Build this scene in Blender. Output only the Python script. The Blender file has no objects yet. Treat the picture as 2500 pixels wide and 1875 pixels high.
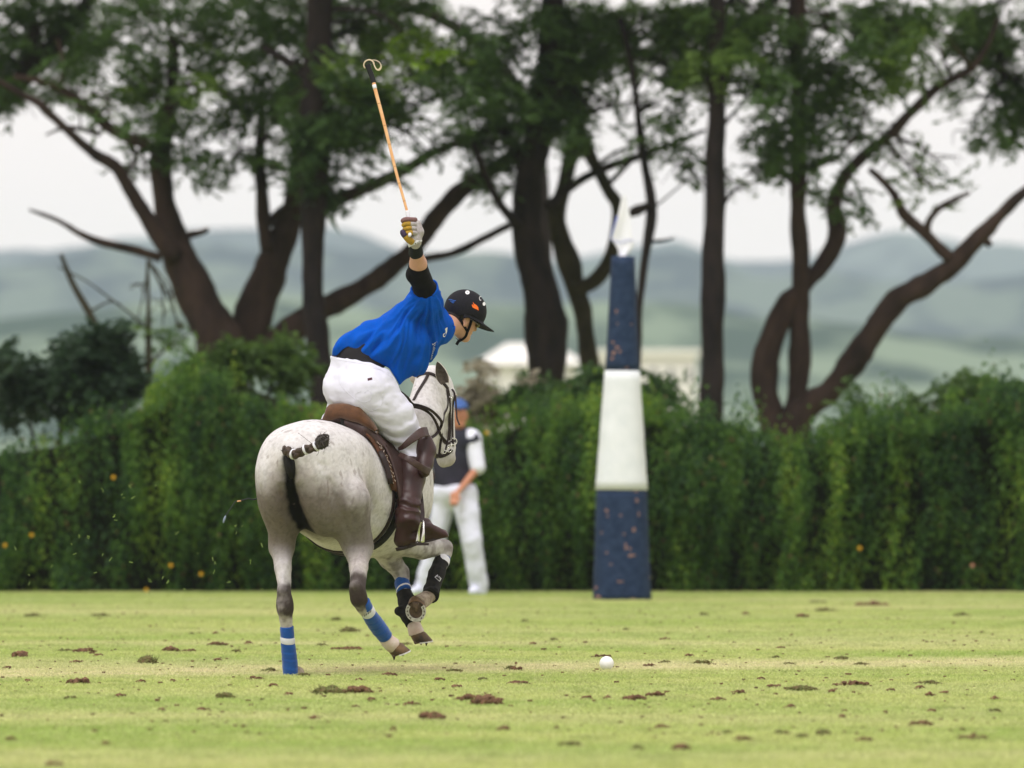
import bpy, bmesh, math, random
import numpy as np
from mathutils import Vector, Matrix
from mathutils.bvhtree import BVHTree

random.seed(7); RNG = np.random.default_rng(7)
scene = bpy.context.scene
COL = scene.collection
FPX = 300.0/36.0*2500.0          # focal length in photo pixels (300 mm lens, photo 2500 px wide)
HOR = 1125.0                     # horizon row in the photo
CAMZ = 1.25

# ---------------------------------------------------------------- camera
cam_d = bpy.data.cameras.new('camera'); cam = bpy.data.objects.new('camera', cam_d); COL.objects.link(cam)
cam.location = (0, 0, CAMZ); cam.rotation_euler = (math.radians(90), 0, 0)
cam_d.sensor_width = 36; cam_d.lens = 300; cam_d.shift_y = (HOR-937.5)/2500.0
cam_d.clip_start = 0.5; cam_d.clip_end = 20000
cam_d.dof.use_dof = True; cam_d.dof.focus_distance = 50.0; cam_d.dof.aperture_fstop = 3.3
cam_d.dof.aperture_blades = 0
scene.camera = cam

# ---------------------------------------------------------------- world: bright overcast
SUN_EL, SUN_AZ = 62.0, 205.0
world = bpy.data.worlds.new('World'); scene.world = world; world.use_nodes = True
wn = world.node_tree; wn.nodes.clear()
w_out = wn.nodes.new('ShaderNodeOutputWorld'); w_bg = wn.nodes.new('ShaderNodeBackground')
w_sky = wn.nodes.new('ShaderNodeTexSky'); w_sky.sky_type = 'NISHITA'; w_sky.sun_disc = False
w_sky.sun_elevation = math.radians(SUN_EL); w_sky.sun_rotation = math.radians(SUN_AZ)
w_sky.dust_density = 4.0; w_sky.air_density = 1.0
w_mix = wn.nodes.new('ShaderNodeMix'); w_mix.data_type = 'RGBA'
w_mix.inputs[0].default_value = 0.92
w_mix.inputs[7].default_value = (7.95, 7.30, 7.10, 1)      # even cloud cover over the clear-sky colour
wn.links.new(w_sky.outputs[0], w_mix.inputs[6])
wn.links.new(w_mix.outputs[2], w_bg.inputs[0])
w_bg.inputs[1].default_value = 0.1
wn.links.new(w_bg.outputs[0], w_out.inputs[0])

sun_d = bpy.data.lights.new('sun', 'SUN'); sun = bpy.data.objects.new('sun', sun_d); COL.objects.link(sun)
sun_d.energy = 1.5; sun_d.angle = math.radians(24); sun_d.color = (1.0, 0.985, 0.97)
sun.location = (0, 0, 60)
_e, _a = math.radians(SUN_EL), math.radians(SUN_AZ)
_dir = Vector((math.sin(_a)*math.cos(_e), math.cos(_a)*math.cos(_e), math.sin(_e)))   # towards the sun
sun.rotation_euler = _dir.to_track_quat('Z', 'Y').to_euler()

scene.view_settings.view_transform = 'Standard'; scene.view_settings.look = 'None'
scene.view_settings.gamma = 1.0; scene.view_settings.use_curve_mapping = False
scene.view_settings.exposure = 0.58
scene.render.engine = 'CYCLES'
scene.cycles.use_denoising = True
scene.cycles.max_bounces = 6; scene.cycles.diffuse_bounces = 3; scene.cycles.glossy_bounces = 2
scene.cycles.transmission_bounces = 3; scene.cycles.transparent_max_bounces = 8; scene.cycles.volume_bounces = 1
scene.cycles.caustics_reflective = False; scene.cycles.caustics_refractive = False

# ---------------------------------------------------------------- helpers: coordinates
def W(px, py, Y):
    """world point seen at photo pixel (px,py) when it stands Y metres away"""
    return np.array([(px-1250.0)/FPX*Y, Y, CAMZ+(HOR-py)/FPX*Y])

TH = math.radians(22.0); SN, CS = math.sin(TH), math.cos(TH)
HX0, HY0 = -1.29, 49.30          # under the horse's tail
def toH(w):                      # world -> horse frame (x right of horse, y forward, z up)
    w = np.asarray(w, float); dx = w[..., 0]-HX0; dy = w[..., 1]-HY0
    return np.stack([dx*CS-dy*SN, dx*SN+dy*CS, w[..., 2]], -1)
def dirH(v):
    v = np.asarray(v, float); return np.stack([v[..., 0]*CS-v[..., 1]*SN, v[..., 0]*SN+v[..., 1]*CS, v[..., 2]], -1)
def toW(h):
    h = np.asarray(h, float)
    return np.stack([HX0+h[..., 0]*CS+h[..., 1]*SN, HY0-h[..., 0]*SN+h[..., 1]*CS, h[..., 2]], -1)
def HP(px, py, f):
    """horse-frame point on pixel (px,py) at forward distance f"""
    k = (px-1250.0)/FPX
    r = (k*(HY0+f*CS)-HX0-f*SN)/(CS+k*SN)
    Y = HY0+f*CS-r*SN
    return np.array([r, f, CAMZ+(HOR-py)/FPX*Y])
def HY(px, py, Y):
    return toH(W(px, py, Y))
def unit(v):
    v = np.asarray(v, float); return v/np.linalg.norm(v)

# ---------------------------------------------------------------- helpers: numpy value noise
def _hash(ix, iy, iz, s):
    n = (ix*374761393+iy*668265263+iz*2147483647+s*974711) & 0xffffffff
    n = ((n ^ (n >> 13))*1274126177) & 0xffffffff
    return ((n ^ (n >> 16)) & 0xffff)/65535.0
def vnoise(P, scale=1.0, seed=0):
    P = np.asarray(P, float)*scale; I = np.floor(P).astype(np.int64); F = P-I; F = F*F*(3-2*F)
    out = 0
    for dx in (0, 1):
        for dy in (0, 1):
            for dz in (0, 1):
                w = (F[..., 0] if dx else 1-F[..., 0])*(F[..., 1] if dy else 1-F[..., 1])*(F[..., 2] if dz else 1-F[..., 2])
                out = out+w*_hash(I[..., 0]+dx, I[..., 1]+dy, I[..., 2]+dz, seed)
    return out
def fbm(P, scale=1.0, seed=0, octv=4):
    a, s, t = 0, 1.0, 0
    for o in range(octv):
        a = a+s*vnoise(P, scale*2**o, seed+o*17); t += s; s *= .5
    return a/t
def sstep(a, b, x):
    t = np.clip((x-a)/(b-a), 0, 1); return t*t*(3-2*t)

# ---------------------------------------------------------------- helpers: signed distance sculpting
def smin(a, b, k):
    if k <= 0: return np.minimum(a, b)
    h = np.maximum(k-np.abs(a-b), 0)/k
    return np.minimum(a, b)-h*h*k*.25
class Field:
    def __init__(s, lo, hi, h):
        s.lo = np.array(lo, float); s.h = h
        s.n = np.ceil((np.array(hi)-s.lo)/h).astype(int)+1
        s.D = np.full(s.n, 0.5, np.float32)
        s.ax = [(s.lo[i]+h*np.arange(s.n[i])).astype(np.float32) for i in range(3)]
    def _blk(s, lo, hi):
        i0 = np.clip(np.floor((np.array(lo)-s.lo)/s.h).astype(int), 0, s.n)
        i1 = np.clip(np.ceil((np.array(hi)-s.lo)/s.h).astype(int)+1, 0, s.n)
        sl = tuple(slice(a, b) for a, b in zip(i0, i1))
        if any(a >= b for a, b in zip(i0, i1)): return None, None
        g = np.stack(np.meshgrid(s.ax[0][sl[0]], s.ax[1][sl[1]], s.ax[2][sl[2]], indexing='ij'), -1)
        return sl, g
    def put(s, lo, hi, fn, k=.03, sub=False):
        pad = k+3*s.h
        sl, g = s._blk(np.array(lo)-pad, np.array(hi)+pad)
        if sl is None: return
        d = fn(g)
        s.D[sl] = -smin(-s.D[sl], d, k) if sub else smin(s.D[sl], d, k)
    def cone(s, a, b, ra, rb, k=.03, flat=1.0, side=None, sub=False):
        a = np.array(a, float); b = np.array(b, float); ba = b-a; l2 = ba@ba+1e-9; m = max(ra, rb)*max(1, flat)
        if side is not None:
            sd = unit(side)
        def fn(P):
            q = P-a; t = np.clip((q@ba)/l2, 0, 1)[..., None]; q = q-t*ba
            if side is not None:
                q = q+(q@sd)[..., None]*sd*(1/flat-1)
            return (np.sqrt((q*q).sum(-1))-(ra+(rb-ra)*t[..., 0]))*(min(1, flat))
        s.put(np.minimum(a, b)-m, np.maximum(a, b)+m, fn, k, sub)
    def chain(s, pts, rad, k=.03, flat=1.0, side=None, kk=.012):
        """one limb: blended inside with a small radius, then united with k (the ends blend by overlap)"""
        pts = [np.array(p, float) for p in pts]; m = max(rad)*max(1, flat)
        sd = None if side is None else unit(side)
        def fn(P):
            out = None
            for a, b, ra, rb in zip(pts[:-1], pts[1:], rad[:-1], rad[1:]):
                ba = b-a; q = P-a; t = np.clip((q@ba)/(ba@ba+1e-9), 0, 1)[..., None]; q = q-t*ba
                if sd is not None: q = q+(q@sd)[..., None]*sd*(1/flat-1)
                d = (np.sqrt((q*q).sum(-1))-(ra+(rb-ra)*t[..., 0]))*min(1, flat)
                out = d if out is None else smin(out, d, kk)
            return out
        A = np.min(pts, 0)-m; B = np.max(pts, 0)+m
        s.put(A, B, fn, k)
    def ell(s, c, r, R=None, k=.03, sub=False):
        c = np.array(c, float); r = np.array(r, float); R_ = np.eye(3) if R is None else np.array(R)
        m = r.max()
        def fn(P):
            q = (P-c)@R_; k0 = np.sqrt(((q/r)**2).sum(-1)); k1 = np.sqrt(((q/(r*r))**2).sum(-1))+1e-6
            return k0*(k0-1)/k1
        s.put(c-m, c+m, fn, k, sub)
    def grid(s):
        return np.stack(np.meshgrid(*s.ax, indexing='ij'), -1)
    def copy(s):
        o = Field.__new__(Field); o.lo = s.lo; o.h = s.h; o.n = s.n; o.ax = s.ax; o.D = s.D.copy(); return o
    def mesh(s, smooth=1):
        D = s.D; S = D < 0
        n = s.n; c = np.zeros(n-1, np.int8)
        for dx in (0, 1):
            for dy in (0, 1):
                for dz in (0, 1):
                    c = c+S[dx:n[0]-1+dx, dy:n[1]-1+dy, dz:n[2]-1+dz]
        act = (c > 0) & (c < 8); idx = np.full(act.shape, -1, np.int64); A = np.argwhere(act); idx[act] = np.arange(len(A))
        acc = np.zeros((len(A), 3)); cnt = np.zeros(len(A))
        cor = [(dx, dy, dz) for dx in (0, 1) for dy in (0, 1) for dz in (0, 1)]
        for i in range(8):
            for j in range(i+1, 8):
                a = np.array(cor[i]); b = np.array(cor[j])
                if np.abs(a-b).sum() != 1: continue
                pa = A+a; pb = A+b; da = D[tuple(pa.T)]; db = D[tuple(pb.T)]
                m = (da < 0) != (db < 0); t = np.where(m, da/(da-db+1e-12), 0)[:, None]
                acc += np.where(m[:, None], a+t*(b-a), 0); cnt += m
        V = s.lo+s.h*(A+acc/cnt[:, None])
        F = []
        for ax in range(3):
            o = [k for k in range(3) if k != ax]
            sl0 = [slice(1, -1)]*3; sl0[ax] = slice(0, -1); sl1 = [slice(1, -1)]*3; sl1[ax] = slice(1, None)
            a = S[tuple(sl0)]; b = S[tuple(sl1)]; E = np.argwhere(a != b)
            base = E.copy(); base[:, o[0]] += 1; base[:, o[1]] += 1
            ins = a[tuple(E.T)]
            def cell(d0, d1):
                q = base.copy(); q[:, o[0]] -= d0; q[:, o[1]] -= d1; return idx[tuple(q.T)]
            f = np.stack([cell(1, 1), cell(0, 1), cell(0, 0), cell(1, 0)], 1)
            flip = ins if ax != 1 else ~ins
            f[~flip] = f[~flip][:, ::-1]
            F.append(f)
        F = np.concatenate(F); F = F[(F >= 0).all(1)]
        for _ in range(smooth):
            for lam in (.5, -.52):
                Sx = np.zeros_like(V); C = np.zeros(len(V))
                for i in range(4):
                    a = F[:, i]; b = F[:, (i+1) % 4]
                    for k in range(3):
                        Sx[:, k] += np.bincount(a, V[b, k], len(V))+np.bincount(b, V[a, k], len(V))
                    C += np.bincount(a, minlength=len(V))+np.bincount(b, minlength=len(V))
                V = V+lam*(Sx/C[:, None]-V)
        return V, F
def largest(V, F):
    lab = np.arange(len(V))
    while True:
        m = lab[F].min(1); new = lab.copy()
        for i in range(F.shape[1]): np.minimum.at(new, F[:, i], m)
        new = new[new]
        if (new == lab).all(): break
        lab = new
    k = np.bincount(lab, minlength=len(V)).argmax(); kf = lab[F[:, 0]] == k; F = F[kf]; u = np.unique(F); rm = np.full(len(V), -1); rm[u] = np.arange(len(u)); return V[u], rm[F]
def vnormals(V, F):
    n = np.cross(V[F[:, 2]]-V[F[:, 0]], V[F[:, 3 if F.shape[1] > 3 else 1]]-V[F[:, 1 if F.shape[1] > 3 else 0]])
    N = np.zeros_like(V)
    for i in range(F.shape[1]):
        for k in range(3): N[:, k] += np.bincount(F[:, i], n[:, k], len(V))
    return N/(np.linalg.norm(N, axis=1)[:, None]+1e-12)

# ---------------------------------------------------------------- helpers: objects
def link(o, parent=None):
    COL.objects.link(o)
    if parent is not None: o.parent = parent
    return o
def mesh_np(name, V, F, mat, parent=None, smooth=True, colors=None, origin=None):
    V = np.asarray(V, np.float32)
    if origin is not None: V = V-np.asarray(origin, np.float32)
    me = bpy.data.meshes.new(name)
    if isinstance(F, np.ndarray):
        nf, m = F.shape
        me.vertices.add(len(V)); me.vertices.foreach_set('co', V.ravel())
        me.loops.add(nf*m); me.loops.foreach_set('vertex_index', F.astype(np.int32).ravel())
        me.polygons.add(nf); me.polygons.foreach_set('loop_start', np.arange(0, nf*m, m, dtype=np.int32))
        me.update(calc_edges=True)
    else:
        me.from_pydata([tuple(map(float, v)) for v in V], [], [tuple(map(int, f)) for f in F]); me.update()
    if smooth: me.polygons.foreach_set('use_smooth', [True]*len(me.polygons))
    for m_ in (mat if isinstance(mat, (list, tuple)) else [mat]): me.materials.append(m_)
    if colors is not None:
        at = me.color_attributes.new('tint', 'FLOAT_COLOR', 'POINT')
        c = np.ones((len(V), 4), np.float32); c[:, :3] = colors; at.data.foreach_set('color', c.ravel())
    o = bpy.data.objects.new(name, me); link(o, parent)
    return o
def tag(o, label=None, cat=None, group=None, kind=None):
    if label: o['label'] = label
    if cat: o['category'] = cat
    if group: o['group'] = group
    if kind: o['kind'] = kind
    return o
def empty(name, loc=(0, 0, 0), rz=0.0, size=.2):
    o = bpy.data.objects.new(name, None); link(o); o.location = loc; o.rotation_euler = (0, 0, rz); o.empty_display_size = size
    return o

class MB:
    """mesh builder: joins lofts / boxes into one mesh"""
    def __init__(s): s.v = []; s.f = []; s.mi = []
    def add(s, V, F, mi=0):
        b = len(s.v); s.v += [tuple(map(float, v)) for v in V]; s.f += [tuple(int(i)+b for i in f) for f in F]; s.mi += [mi]*len(F); return s
    def build(s, name, mat, parent=None, smooth=True, origin=None, colors=None):
        o = mesh_np(name, np.array(s.v), s.f, mat, parent, smooth, colors, origin)
        if any(s.mi): o.data.polygons.foreach_set('material_index', s.mi)
        return o
def spline(pts, n):
    """Catmull-Rom through pts (any dimension)"""
    P = np.asarray(pts, float); m = len(P); out = []
    if m == 2: return P[0]+(P[1]-P[0])*np.linspace(0, 1, n)[:, None]
    Q = np.vstack([2*P[0]-P[1], P, 2*P[-1]-P[-2]])
    for u in np.linspace(0, m-1, n):
        i = min(int(u), m-2); t = u-i; a, b, c, d = Q[i:i+4]
        out.append(.5*((2*b)+(c-a)*t+(2*a-5*b+4*c-d)*t*t+(3*b-a-3*c+d)*t**3))
    return np.array(out)
def frames(P, up=(0, 0, 1)):
    T = np.gradient(P, axis=0); T /= np.linalg.norm(T, axis=1)[:, None]+1e-12
    u = np.array(up, float); u = u-T[0]*(u@T[0])
    if np.linalg.norm(u) < 1e-4: u = np.array([1., 0, 0])-T[0]*T[0][0]
    u /= np.linalg.norm(u); U = []
    for t in T:
        u = u-t*(u@t); u = u/np.linalg.norm(u); U.append(u)
    U = np.array(U); return T, U, np.cross(T, U)
def loft(P, R, R2=None, seg=12, up=(0, 0, 1), cap=True, rot=0.0, power=1.0):
    P = np.asarray(P, float); R = np.broadcast_to(np.asarray(R, float), (len(P),)); R2 = R if R2 is None else np.broadcast_to(np.asarray(R2, float), (len(P),))
    T, U, B = frames(P, up); V = []; F = []
    for i in range(len(P)):
        for j in range(seg):
            a = 2*math.pi*j/seg+rot; ca, sa = math.cos(a), math.sin(a)
            if power != 1: ca = math.copysign(abs(ca)**power, ca); sa = math.copysign(abs(sa)**power, sa)
            V.append(P[i]+U[i]*ca*R[i]+B[i]*sa*R2[i])
    for i in range(len(P)-1):
        for j in range(seg):
            k = (j+1) % seg; F.append((i*seg+j, i*seg+k, (i+1)*seg+k, (i+1)*seg+j))
    if cap:
        F.append(tuple(range(seg))[::-1]); F.append(tuple((len(P)-1)*seg+j for j in range(seg)))
    return V, F
def ribbon(P, N, w, t):
    """flat strap along P, N = outward normals, width w, thickness t"""
    P = np.asarray(P, float); N = np.asarray(N, float); T = np.gradient(P, axis=0); T /= np.linalg.norm(T, axis=1)[:, None]+1e-12
    S = np.cross(T, N); S /= np.linalg.norm(S, axis=1)[:, None]+1e-12
    w = np.broadcast_to(np.asarray(w, float), (len(P),))[:, None]*.5; V = []; F = []
    prof = [(-1, 0), (-1, .7), (-.8, 1), (.8, 1), (1, .7), (1, 0)]; m = len(prof)
    for i in range(len(P)):
        for a, b in prof: V.append(P[i]+S[i]*a*w[i]+N[i]*b*t)
    for i in range(len(P)-1):
        for j in range(m):
            k = (j+1) % m; F.append((i*m+j, (i+1)*m+j, (i+1)*m+k, i*m+k))
    F.append(tuple(range(m))); F.append(tuple((len(P)-1)*m+j for j in range(m))[::-1])
    return V, F
def box(c, s, R=None):
    V = np.array([[x, y, z] for x in (-.5, .5) for y in (-.5, .5) for z in (-.5, .5)])*np.array(s)
    if R is not None: V = V@np.array(R).T
    return V+np.array(c), [(0, 1, 3, 2), (4, 6, 7, 5), (0, 4, 5, 1), (2, 3, 7, 6), (0, 2, 6, 4), (1, 5, 7, 3)]

# ---------------------------------------------------------------- helpers: materials
def material(name, col, rough=.6, var=None, var_scale=6.0, bump=0.0, bump_scale=60.0, tint=False, spec=.4, metallic=0.0, sheen=0.0,
             var_stretch=(1, 1, 1), trans=0.0, detail=4.0, coat=0.0, bstretch=(1, 1, 1)):
    m = bpy.data.materials.new(name); m.use_nodes = True; nt = m.node_tree; p = nt.nodes['Principled BSDF']
    p.inputs['Roughness'].default_value = rough; p.inputs['Specular IOR Level'].default_value = spec
    p.inputs['Metallic'].default_value = metallic
    if sheen: p.inputs['Sheen Weight'].default_value = sheen
    if coat: p.inputs['Coat Weight'].default_value = coat; p.inputs['Coat Roughness'].default_value = .25
    tc = nt.nodes.new('ShaderNodeTexCoord')
    src = None
    if tint:
        at = nt.nodes.new('ShaderNodeAttribute'); at.attribute_name = 'tint'; src = at.outputs['Color']
    if var is not None:
        mp = nt.nodes.new('ShaderNodeMapping'); mp.inputs['Scale'].default_value = var_stretch
        nz = nt.nodes.new('ShaderNodeTexNoise'); nz.inputs['Scale'].default_value = var_scale; nz.inputs['Detail'].default_value = detail
        nz.inputs['Roughness'].default_value = .6
        rp = nt.nodes.new('ShaderNodeMapRange'); rp.inputs['From Min'].default_value = .32; rp.inputs['From Max'].default_value = .68
        mx = nt.nodes.new('ShaderNodeMix'); mx.data_type = 'RGBA'
        nt.links.new(tc.outputs['Object'], mp.inputs[0]); nt.links.new(mp.outputs[0], nz.inputs['Vector'])
        nt.links.new(nz.outputs['Fac'], rp.inputs['Value']); nt.links.new(rp.outputs[0], mx.inputs[0])
        mx.inputs[6].default_value = (*col, 1); mx.inputs[7].default_value = (*var, 1)
        if src is not None:
            ml = nt.nodes.new('ShaderNodeMix'); ml.data_type = 'RGBA'; ml.blend_type = 'MULTIPLY'; ml.inputs[0].default_value = 1
            nt.links.new(src, ml.inputs[6]); nt.links.new(mx.outputs[2], ml.inputs[7]); src = ml.outputs[2]
        else: src = mx.outputs[2]
    if src is not None: nt.links.new(src, p.inputs['Base Color'])
    else: p.inputs['Base Color'].default_value = (*col, 1)
    if bump:
        mp2 = nt.nodes.new('ShaderNodeMapping'); mp2.inputs['Scale'].default_value = bstretch
        nz2 = nt.nodes.new('ShaderNodeTexNoise'); nz2.inputs['Scale'].default_value = bump_scale; nz2.inputs['Detail'].default_value = 3
        bp = nt.nodes.new('ShaderNodeBump'); bp.inputs['Strength'].default_value = bump; bp.inputs['Distance'].default_value = .01
        nt.links.new(tc.outputs['Object'], mp2.inputs[0]); nt.links.new(mp2.outputs[0], nz2.inputs['Vector'])
        nt.links.new(nz2.outputs['Fac'], bp.inputs['Height']); nt.links.new(bp.outputs[0], p.inputs['Normal'])
    if trans:
        tr = nt.nodes.new('ShaderNodeBsdfTranslucent'); ms = nt.nodes.new('ShaderNodeMixShader'); ms.inputs[0].default_value = trans
        if src is not None: nt.links.new(src, tr.inputs['Color'])
        else: tr.inputs['Color'].default_value = (*col, 1)
        out = nt.nodes['Material Output']
        nt.links.new(p.outputs[0], ms.inputs[1]); nt.links.new(tr.outputs[0], ms.inputs[2]); nt.links.new(ms.outputs[0], out.inputs[0])
    return m
# ================================================================ SETTING
def posmat(name, build, rough=.9, spec=.1, trans=0.0):
    """material whose colour comes from world position; build(nt, pos_socket) -> colour socket"""
    m = bpy.data.materials.new(name); m.use_nodes = True; nt = m.node_tree; p = nt.nodes['Principled BSDF']
    p.inputs['Roughness'].default_value = rough; p.inputs['Specular IOR Level'].default_value = spec
    g = nt.nodes.new('ShaderNodeNewGeometry'); c = build(nt, g.outputs['Position']); nt.links.new(c, p.inputs['Base Color'])
    if trans:
        tr = nt.nodes.new('ShaderNodeBsdfTranslucent'); ms = nt.nodes.new('ShaderNodeMixShader'); ms.inputs[0].default_value = trans
        nt.links.new(c, tr.inputs['Color']); nt.links.new(p.outputs[0], ms.inputs[1]); nt.links.new(tr.outputs[0], ms.inputs[2])
        nt.links.new(ms.outputs[0], nt.nodes['Material Output'].inputs[0])
    return m
def n_noise(nt, vec, scale, stretch=(1, 1, 1), detail=3, lo=.35, hi=.65):
    mp = nt.nodes.new('ShaderNodeMapping'); mp.inputs['Scale'].default_value = stretch; nt.links.new(vec, mp.inputs[0])
    nz = nt.nodes.new('ShaderNodeTexNoise'); nz.inputs['Scale'].default_value = scale; nz.inputs['Detail'].default_value = detail
    nt.links.new(mp.outputs[0], nz.inputs['Vector'])
    r = nt.nodes.new('ShaderNodeMapRange'); r.inputs['From Min'].default_value = lo; r.inputs['From Max'].default_value = hi
    nt.links.new(nz.outputs['Fac'], r.inputs['Value']); return r.outputs[0]
def n_mix(nt, f, a, b, blend='MIX'):
    mx = nt.nodes.new('ShaderNodeMix'); mx.data_type = 'RGBA'; mx.blend_type = blend
    for s_, v in ((mx.inputs[6], a), (mx.inputs[7], b)):
        if isinstance(v, tuple): s_.default_value = (*v, 1)
        else: nt.links.new(v, s_)
    if isinstance(f, float): mx.inputs[0].default_value = f
    else: nt.links.new(f, mx.inputs[0])
    return mx.outputs[2]
def n_math(nt, op, a, b=None, c=None):
    m = nt.nodes.new('ShaderNodeMath'); m.operation = op
    for i, v in enumerate((a, b, c)):
        if v is None: continue
        if isinstance(v, (int, float)): m.inputs[i].default_value = v
        else: nt.links.new(v, m.inputs[i])
    return m.outputs[0]
def n_band(nt, pos, y0, slope, half, soft):
    """1 inside the strip |y - (y0+slope*x)| < half"""
    s = nt.nodes.new('ShaderNodeSeparateXYZ'); nt.links.new(pos, s.inputs[0])
    d = n_math(nt, 'ABSOLUTE', n_math(nt, 'SUBTRACT', s.outputs[1], n_math(nt, 'MULTIPLY_ADD', s.outputs[0], slope, y0)))
    r = nt.nodes.new('ShaderNodeMapRange'); r.inputs['From Min'].default_value = half+soft; r.inputs['From Max'].default_value = half-soft
    nt.links.new(d, r.inputs['Value']); return r.outputs[0]
GR_A, GR_B, GR_Y = (.44, .57, .16), (.58, .65, .24), (.80, .75, .46)
def turf_col(nt, pos, k=1.0):
    A = tuple(x*k for x in GR_A); B_ = tuple(x*k for x in GR_B); Yl = tuple(x*k for x in GR_Y)
    c = n_mix(nt, n_noise(nt, pos, .9, (.35, .5, 1), 4, .38, .62), A, B_); c = n_mix(nt, n_math(nt, 'MULTIPLY', n_noise(nt, pos, .30, (.25, 1, 1), 3, .45, .7), .5), c, Yl)
    c = n_mix(nt, n_math(nt, 'MULTIPLY', n_noise(nt, pos, 4, (1, .5, 1), 4, .5, .72), .55), c, tuple(x*.62 for x in A))
    c = n_mix(nt, n_math(nt, 'MULTIPLY', n_noise(nt, pos, 9, (1, .6, 1), 3, .45, .75), .45), c, Yl)
    b1 = n_math(nt, 'MULTIPLY', n_band(nt, pos, 51.2, .50, 1.1, .6), n_noise(nt, pos, 3, (1, 1, 1), 3, .25, .6))
    b2 = n_math(nt, 'MULTIPLY', n_band(nt, pos, 58.3, .25, 1.0, .8), n_noise(nt, pos, 1.2, (1, 1, 1), 3, .4, .7))
    c = n_mix(nt, n_math(nt, 'MULTIPLY', b1, .95), c, Yl); c = n_mix(nt, n_math(nt, 'MULTIPLY', b2, .5), c, Yl)
    ln = n_math(nt, 'MULTIPLY', n_band(nt, pos, 76.0, .0, .16, .08), n_noise(nt, pos, .9, (1, .1, 1), 3, .48, .62))
    c = n_mix(nt, n_math(nt, 'MULTIPLY', ln, .6), c, (.62, .64, .55))
    return c
m_ground = posmat('turf', lambda nt, p: turf_col(nt, p, .52))
gv = []; gf = []
xs = [-4000, -400, -60, -12, 12, 60, 400, 4000]; ys = [-300, 2, 30, 84, 200, 1000, 6000]
for y in ys:
    for x in xs: gv.append((x, y, 0))
for i in range(len(ys)-1):
    for j in range(len(xs)-1): a = i*len(xs)+j; gf.append((a, a+1, a+len(xs)+1, a+len(xs)))
tag(mesh_np('ground', gv, gf, m_ground), kind='structure')

# mown blades: one patch mesh, scattered over the part of the pitch that can be seen
m_blade = posmat('grass_blades', lambda nt, p: n_mix(nt, n_noise(nt, p, 60, (1, 1, .3), 2, .3, .7), turf_col(nt, p, .68), turf_col(nt, p, 1.25)), rough=.65, spec=.15, trans=.42)
def blade_patch(name, size, n, h0, h1, w, seed):
    g = np.random.default_rng(seed); P = g.uniform(-size/2, size/2, (n, 2)); h = g.uniform(h0, h1, n); a = g.uniform(0, 2*math.pi, n); l = g.uniform(.3, 1.5, n)*h; b = g.uniform(0, 2*math.pi, n)
    V = np.zeros((n, 4, 3)); dx, dy = np.cos(a)*w, np.sin(a)*w
    V[:, 0, 0] = P[:, 0]-dx; V[:, 0, 1] = P[:, 1]-dy; V[:, 1, 0] = P[:, 0]+dx; V[:, 1, 1] = P[:, 1]+dy
    mx_, my_ = P[:, 0]+np.cos(b)*l*.35, P[:, 1]+np.sin(b)*l*.35
    V[:, 2, 0] = mx_+dx*.8; V[:, 2, 1] = my_+dy*.8; V[:, 2, 2] = h*.6; V[:, 3, 0] = P[:, 0]+np.cos(b)*l; V[:, 3, 1] = P[:, 1]+np.sin(b)*l; V[:, 3, 2] = h
    I = np.arange(n)[:, None]*4; F = np.concatenate([I+[0, 1, 2], I+[0, 2, 3]])
    me = bpy.data.meshes.new(name); V = V.reshape(-1, 3)
    me.vertices.add(len(V)); me.vertices.foreach_set('co', V.astype(np.float32).ravel()); me.loops.add(F.size); me.loops.foreach_set('vertex_index', F.astype(np.int32).ravel())
    me.polygons.add(len(F)); me.polygons.foreach_set('loop_start', np.arange(0, F.size, 3, dtype=np.int32)); me.update(calc_edges=True); me.materials.append(m_blade)
    return me
PS = 1.5
patch = blade_patch('blade_patch', PS*1.05, 9500, .010, .024, .0022, 4)
pv = []
for i in range(-9, 10):
    for j in range(0, 36): pv.append((i*PS, 28.5+j*PS, 0))
ng = bpy.data.node_groups.new('scatter_grass', 'GeometryNodeTree')
ng.interface.new_socket('Geometry', in_out='INPUT', socket_type='NodeSocketGeometry'); ng.interface.new_socket('Geometry', in_out='OUTPUT', socket_type='NodeSocketGeometry')
gi = ng.nodes.new('NodeGroupInput'); go = ng.nodes.new('NodeGroupOutput'); iop = ng.nodes.new('GeometryNodeInstanceOnPoints'); oi = ng.nodes.new('GeometryNodeObjectInfo'); rv = ng.nodes.new('FunctionNodeRandomValue')
po = bpy.data.objects.new('grass_patch', patch)       # source mesh, not linked to the scene
oi.inputs[0].default_value = po; rv.data_type = 'INT'; rv.inputs[4].default_value = 0; rv.inputs[5].default_value = 3
cmb = ng.nodes.new('ShaderNodeCombineXYZ'); mul = ng.nodes.new('ShaderNodeMath'); mul.operation = 'MULTIPLY'; mul.inputs[1].default_value = math.pi/2
ng.links.new(rv.outputs[2], mul.inputs[0]); ng.links.new(mul.outputs[0], cmb.inputs[2]); ng.links.new(cmb.outputs[0], iop.inputs['Rotation'])
ng.links.new(gi.outputs[0], iop.inputs['Points']); ng.links.new(oi.outputs['Geometry'], iop.inputs['Instance']); ng.links.new(iop.outputs[0], go.inputs[0])
me = bpy.data.meshes.new('pitch_grass'); me.from_pydata(pv, [], []); go_ = bpy.data.objects.new('pitch_grass', me); link(go_); go_.modifiers.new('scatter', 'NODES').node_group = ng
tag(go_, 'short mown pale green grass covering the polo pitch', 'grass', kind='stuff')

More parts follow.
